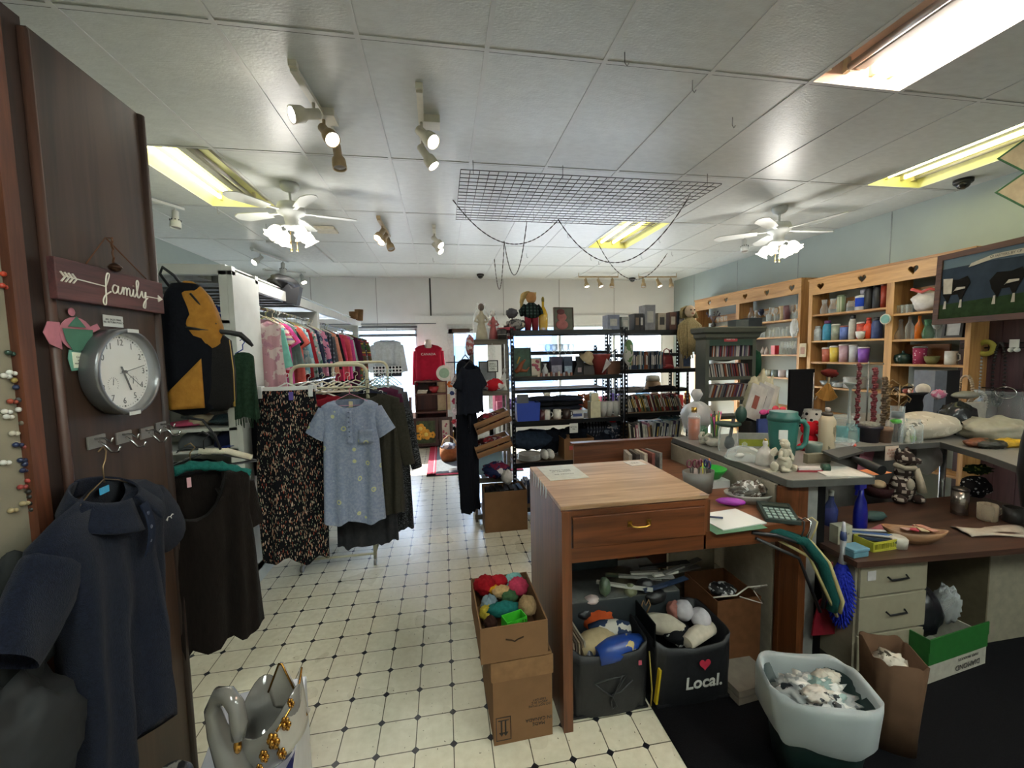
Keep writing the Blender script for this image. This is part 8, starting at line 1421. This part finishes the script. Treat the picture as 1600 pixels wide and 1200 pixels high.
t = thing('white_tub', 'short white round tub between the yellow basket and the paper boat', 'tub', DP(1421, 862)+V((0, .06, 0))); B(mat('a8a498', .45)).lathe([(.042, 0), (.045, .045), (.036, .055), (.03, .058)], seg=22).build('tub_body', t)
t = thing('spray_bottle', 'bright blue spray bottle standing on the brown desk', 'bottle', DP(1364, 838)+V((.03, .1, 0)), .3); B(mat('141c7c', .3, var=.05)).lathe([(.042, 0), (.045, .02), (.045, .1), (.036, .16), (.018, .2), (.015, .24)], seg=22, sy=.7).build('bottle_body', t); B(mat('18208c', .4)).box(-.05, .03, -.012, .012, .24, .275).bar((-.045, 0, .25), (-.06, 0, .21), .01).build('trigger_head', t)
t = thing('water_bottle', 'clear bottle with blue liquid under the counter corner', 'bottle', DP(1328, 836)+V((.02, .14, 0))); B(thin('blue_liquid', '3c4c8c', .5)).lathe([(.035, 0), (.037, .1), (.014, .15), (.013, .18)], seg=18).build('bottle_body', t); B(WHITE).lathe([(.014, .18), (.014, .21)], seg=12).build('cap', t)
put(B(mat('8c5460', .7)).prism([(-.08, -.03), (.06, -.02), (.14, .2), (-.02, .24)], .004), 'pink_sheet', 'large pale pink sheet standing behind the blue spray bottle', 'paper', DP(1382, 790)+V((.05, .2, .12)), .2)
t = thing('paper_boat', 'boat shaped tan wooden tray with paper scraps on the brown desk', 'tray', DP(1448, 858)+V((.03, .08, 0)), -.42)
def boat(s_, z): return [(.15*s_*math.cos(a), .062*s_*math.sin(a)*(1-.35*math.cos(a)), z+.012*abs(math.cos(a))**3) for a in [2*PI*q/32 for q in range(32)]]
B(wood('6c4c34', '94704f', 'x', 1)).loft([boat(.6, 0), boat(.85, .03), boat(1, .065), boat(.96, .065), boat(.8, .03), boat(.5, .008)]).build('tray_body', t)
for i, (hx, lb) in enumerate((('a8887c', 'pale pink'), ('8c2434', 'dark red'), ('a89878', 'cream'), ('a07060', 'rose'))): put(B(mat(hx, .7)).box(-.045, .045, -.018, .018, 0, .004), 'paper_scrap', lb+' paper scrap in the boat shaped tray', 'paper', DP(1446, 852)+V((.02+.02*i, .09-.012*i, .05+.004*i)), .5*i)
# plaid cat, tumbler, mugs and towel
t = thing('plaid_plush_dog', 'brown and cream checked patchwork plush dog with a pale scarf on the brown desk', 'soft toy', DP(1452, 800)+V((.05, .2, 0)), -.2); PLC = pat('patchcheck', '2c211f', [('stripe', '8c8278', 22, .5, 'X'), ('stripe', '2c2320', 22, .5, 'Z'), ('dot', '9c9488', 22, .26)], .9)
B(PLC).ball((0, 0, .09), (.075, .065, .1), 18, 12).ball((0, 0, .2), (.05, .045, .06), 14, 10).ball((-.06, -.05, .03), (.035, .05, .03), 12, 8).ball((.06, -.05, .03), (.035, .05, .03), 12, 8).ball((-.065, -.02, .13), (.02, .025, .05), 10, 8).ball((.065, -.02, .13), (.02, .025, .05), 10, 8).build('body', t)
B(PLC).ball((0, -.01, .3), (.055, .055, .05), 16, 10).ball((.04, -.04, .285), (.04, .03, .025), 12, 8).ball((-.04, 0, .34), (.018, .012, .03), 8, 6).ball((.03, .01, .345), (.018, .012, .03), 8, 6).build('head', t); B(mat('8c8474', .9)).tube([(-.05, 0, .25), (-.03, -.05, .24), (.03, -.05, .24), (.05, 0, .25), (.0, .05, .25)], .018, 8, closed=True).tube([(.04, -.05, .24), (.06, -.065, .14), (.07, -.07, .08)], [.018, .022, .026], 8).ball((0, -.06, .13), (.028, .012, .04), 10, 7).build('scarf', t)
flask('stainless steel travel tumbler with a black lid on the brown desk', DP(1510, 808)+V((.02, .05, 0)), mat('8c847c', .25, metal=.9), mat('4a4643', .3, metal=.8), .04, .17, kind='cup')
t = mug('clear glass mug standing behind the white towel', DP(1555, 818)+V((.02, .05, 0)), -.3, thin('smoke_glass', 'b4ac98', .4), .045, .1); t2 = mug('black steel mug at the right end of the brown desk', DP(1590, 822)+V((.05, .05, 0)), -.3, mat('2a2826', .35), .045, .09)
lump('greens_bunch', 'green yarn fringe bunch above the glass mug', 'yarn', DP(1560, 790)+V((.05, .15, .2)), (.09, .05, .03), pat('greens', '26381c', [('noise', '7c8440', 24, .56)]), 3, .5, 12); lump('dotted_fabric', 'black fabric with white dots behind the glass mug', 'cloth', DP(1550, 800)+V((.05, .12, .12)), (.1, .06, .07), pat('bwdot', '101012', [('dot', '9c9c98', 40, .26)]), 5, .2)
put(B(mat('a39a8c', .9, bump=.3)).grid(lambda u, v: (-.17+.36*u+.05*v, -.05+.13*v-.07*u, .008+.008*math.sin(5*u+3*v)+.004*math.sin(11*v)), 16, 8, th=.005), 'white_towel', 'white folded hand towel lying along the front of the brown desk', 'towel', DP(1545, 832)+V((.0, .02, .0)))
lump('white_handbag', 'white and black leather handbag under the counter arm', 'handbag', DP(1498, 775)+V((.1, .3, .2)), (.14, .08, .14), pat('whitebag', 'a8a49c', [('noise', '1c1a1c', 5, .62)], .5), 5, .2)
t = thing('dark_wicker_basket', 'dark woven basket with a cream ball beside the plush dog', 'basket', DP(1425, 800)+V((.05, .25, 0.02))); B(mat('2c1718', .8, bump=.8, bs=80)).lathe([(.07, 0), (.09, .07), (.085, .07), (.06, .01)], seg=20).build('bowl', t); put(B(mat('a08c70', .8)).ball((0, 0, .07), (.045, .04, .03), 12, 8), 'cream_ball', 'cream cloth ball in the dark woven basket', 'cloth', DP(1425, 800)+V((.05, .25, .03)))
put(B(CARDD).box(-.06, .06, -.02, .02, 0, .22), 'small_carton', 'narrow brown carton standing behind the plush dog', 'box', DP(1438, 790)+V((.07, .36, .0)))
lump('teal_pouch', 'dark teal pouch lying behind the boat shaped tray', 'pouch', DP(1392, 830)+V((.05, .14, .03)), (.09, .04, .025), mat('1f3a38', .7), 4, .2); put(B(mat('8c4a54', .7)).box(-.09, .09, -.06, .06, 0, .02), 'pink_book', 'flat dusty pink book beside the blue spray bottle', 'book', DP(1398, 842)+V((.03, .06, 0)), .3)
put(B(BLACK).tube([(0, 0, 0), (.02, 0, .16), (.03, 0, .3), (.0, 0, .42)], [.03, .06, .06, .03], 12), 'black_jacket', 'black sleeve hanging down at the right edge of the picture', 'clothing', (2.645, 1.42, .98))
# stacked cartons with dolls and toys
c1 = carton('lower of two stacked brown cartons with shipping arrows', .3, 1.885, .27, .38, .4, .03); b = B(mat('1c140e', .6)); 
def arrowdown(b, x): b.bar((x, -.1915, .115), (x, -.1915, .055), .007, .001).prism([(x-.012, .058), (x+.012, .058), (x, .04)], .001, (0, -.1915, 0))
b.box(-.125, -.122, -.1918, -.1908, .02, .13).box(-.06, -.057, -.1918, -.1908, .02, .13).box(-.125, -.057, -.1918, -.1908, .02, .023).box(-.125, -.057, -.1918, -.1908, .127, .13).box(-.115, -.067, -.1918, -.1908, .112, .116); arrowdown(b, -.1); arrowdown(b, -.082); b.build('shipping_mark', c1)
text('MADE\nIN CANADA', .022, c1, mat('1c140e', .6), (.07, -.1915, .08), (PI/2, PI, 0), ext=.0003); text('DO NOT STORE\nABOVE 30 C\nKEEP DRY', .014, c1, mat('1c140e', .6), (.075, -.1915, .17), (PI/2, PI, 0), ext=.0003)
B(mat('7f6043', .85)).box(-.14, .14, -.195, -.19, .3, .39).box(-.142, -.136, -.19, .19, .3, .39).build('folded_flap', c1)
c2 = carton('upper brown carton full of dolls and plush toys', .265, 1.885, .3, .41, .16, .03, z=.4); B(mat('3a2a1c', .8)).tube([(-.04, -.2065, .1), (-.015, -.2065, .093), (0, -.2065, .085), (.015, -.2065, .093), (.04, -.2065, .1)], .003, 6).build('hand_hole', c2)
TY = [(-.09, .11, .17, (.055, .05, .045), '8c141c', 'red plush tomato', 1), (-.02, .13, .17, (.05, .04, .03), 'a01c26', 'red knitted hat', 2), (.06, .14, .16, (.05, .04, .035), '7cb4b0', 'pale turquoise frilly doll dress', 3), (.07, .06, .17, (.05, .045, .045), 'b03a54', 'hot pink bonnet doll', 4), (-.01, .05, .16, (.05, .03, .03), 'b49468', 'blonde haired doll', 5),
      (-.08, .02, .13, (.04, .04, .035), '6c7c84', 'grey elephant plush', 6), (-.1, -.04, .12, (.035, .04, .03), '9c8c30', 'yellow plush toy', 7), (-.02, -.06, .14, (.075, .035, .035), '1c5c58', 'teal knitted plush leg', 8), (-.09, -.13, .13, (.03, .03, .03), '2c1a14', 'dark brown plush foot', 9), (.09, -.07, .15, (.042, .045, .045), '8c7454', 'curly blonde doll head', 10), (.02, .02, .15, (.04, .03, .03), '3c5a3c', 'green felt toy', 11), (-.05, .08, .16, (.03, .03, .02), 'c08c20', 'orange yellow ribbon toy', 12)]
for x, y, z, r, hx, lb, sd in TY: lump('plush_toy', lb+' heaped in the upper brown carton', 'toy', (.265+x, 1.885+y, .4+z), r, mat(hx, .9, var=.2, vs=60, bump=.5), sd, .25, 9)
t = thing('green_crate_toy', 'bright green slotted toy basket in the upper brown carton', 'toy basket', (.28, 1.74, .5), .3); b = B(mat('3cb42c', .4)); b.box(-.05, .05, -.03, -.027, 0, .008).box(-.05, .05, -.03, -.027, .05, .06)
for i in range(9): b.box(-.05+i*.012, -.046+i*.012, -.03, -.027, 0, .06)
b.box(-.05, .05, .027, .03, 0, .06).box(-.05, -.047, -.03, .03, 0, .06).box(.047, .05, -.03, .03, 0, .06); b.build('basket_body', t)
# swan planter on its white boxes at the lower left
SZ = .61
t = thing('stool_box', 'shiny white gift box standing at the lower left corner of the view', 'box', (-.555, 1.19, 0), .2); B(mat('a8aab4', .2, var=.04)).box(-.14, .1, -.3, .28, 0, SZ).build('box_body', t, bev=.004); B(mat('1c2050', .3)).prism([(.0, -.3), (.1, -.3), (.1, -.02)], .002, (0.0, 0, SZ+.001), (1, 0, 0), (0, 1, 0)).use(mat('8c8a3c', .4)).prism([(-.14, -.3), (-.14, -.12), (-.06, -.3)], .002, (0, 0, SZ+.001), (1, 0, 0), (0, 1, 0)).build('printed_corner', t)
t = thing('swan_planter', 'grey and white china swan planter with gold roses and gold beak', 'planter', (-.52, 1.17, SZ+.003), -.25); t.scale = (.75, .8, 1.02); PC = mat('6c6a66', .12, var=.1, vs=6, coat=.6); PCW = mat('9c9890', .2, var=.05); GOLD = mat('b08440', .25, metal=1, var=.2, vs=60)
def body_ring(w_, d_, z, ox=0, pk=0): return [((w_*math.cos(a))+ox, d_*math.sin(a), z+pk*max(0, math.cos(a))**2+pk*.8*max(0, math.cos(a-2.2))**4) for a in [2*PI*q/40 for q in range(40)]]
B(PC).loft([body_ring(.05, .045, 0), body_ring(.1, .08, .03), body_ring(.12, .095, .08, .01), body_ring(.115, .09, .13, .02, .09), body_ring(.108, .083, .13, .02, .09), body_ring(.1, .075, .08, .01), body_ring(.05, .04, .04)]).build('body', t)
B(PC).tube([(-.02, -.1, .03), (-.05, -.105, .1), (-.09, -.1, .16), (-.1, -.1, .22), (-.07, -.105, .26), (-.03, -.11, .265), (.0, -.115, .24), (.01, -.12, .2), (.008, -.125, .165)], [.05, .042, .03, .025, .023, .023, .024, .026, .02], 18).build('neck', t)
B(mat('2a2826', .1, var=.1)).ball((.012, -.115, .215), (.014, .02, .026), 14, 9).build('eye_mask', t); B(GOLD).ball((.008, -.13, .148), (.013, .012, .02), 12, 8).build('beak', t)
B(PCW).grid(lambda u, v: (-.02+.15*u, .075-.02*v, .1+.16*v*(1-abs(2*u-.75)*.8)), 12, 8, th=.006).build('wing', t); B(PCW).grid(lambda u, v: (.125-.02*v+.02*math.sin(u*PI), -.08+.15*u, .08+.13*v*(.55+.6*u)), 12, 8, th=.006).build('wing', t)
b = B(GOLD); b.tube([(-.02+.15*u/12, .052, .1+.16*(1-abs(2*u/12-.75)*.8)) for u in range(13)], .0035, 6).tube([(.108+.02*math.sin(u/12*PI), -.08+.15*u/12, .08+.13*(.55+.6*u/12)) for u in range(13)], .004, 6); b.build('gold_rim', t)
b = B(GOLD)
for (x, y, z, r) in ((.1, -.08, .13, .024), (.13, -.055, .16, .02), (.075, -.095, .1, .018), (.12, -.07, .09, .018), (.135, -.03, .2, .014), (.06, -.1, .07, .014)):
    for q in range(6): a = q*PI/3; b.ball((x+r*.6*math.cos(a), y-.006, z+r*.6*math.sin(a)), (r*.45, r*.3, r*.4), 8, 6)
    b.ball((x, y-.012, z), r*.4, 8, 6)
b.build('rose_spray', t)
t = thing('mosaic_vase', 'black and white pebble textured vase behind the swan planter', 'vase', (-.69, 1.06, SZ+.003)); B(pat('mosaic', '17181a', [('noise', '6c6a64', 40, .56)], .3)).lathe([(.04, 0), (.05, .05), (.045, .1), (.03, .12)], seg=20).build('vase_body', t)
put(B(mat('a8a49c', .2)).ball((0, 0, 0), (.012, .02, .06), 12, 8), 'white_feather', 'curved white china feather at the left of the swan planter', 'ornament', (-.612, 1.12, SZ+.15), .3)
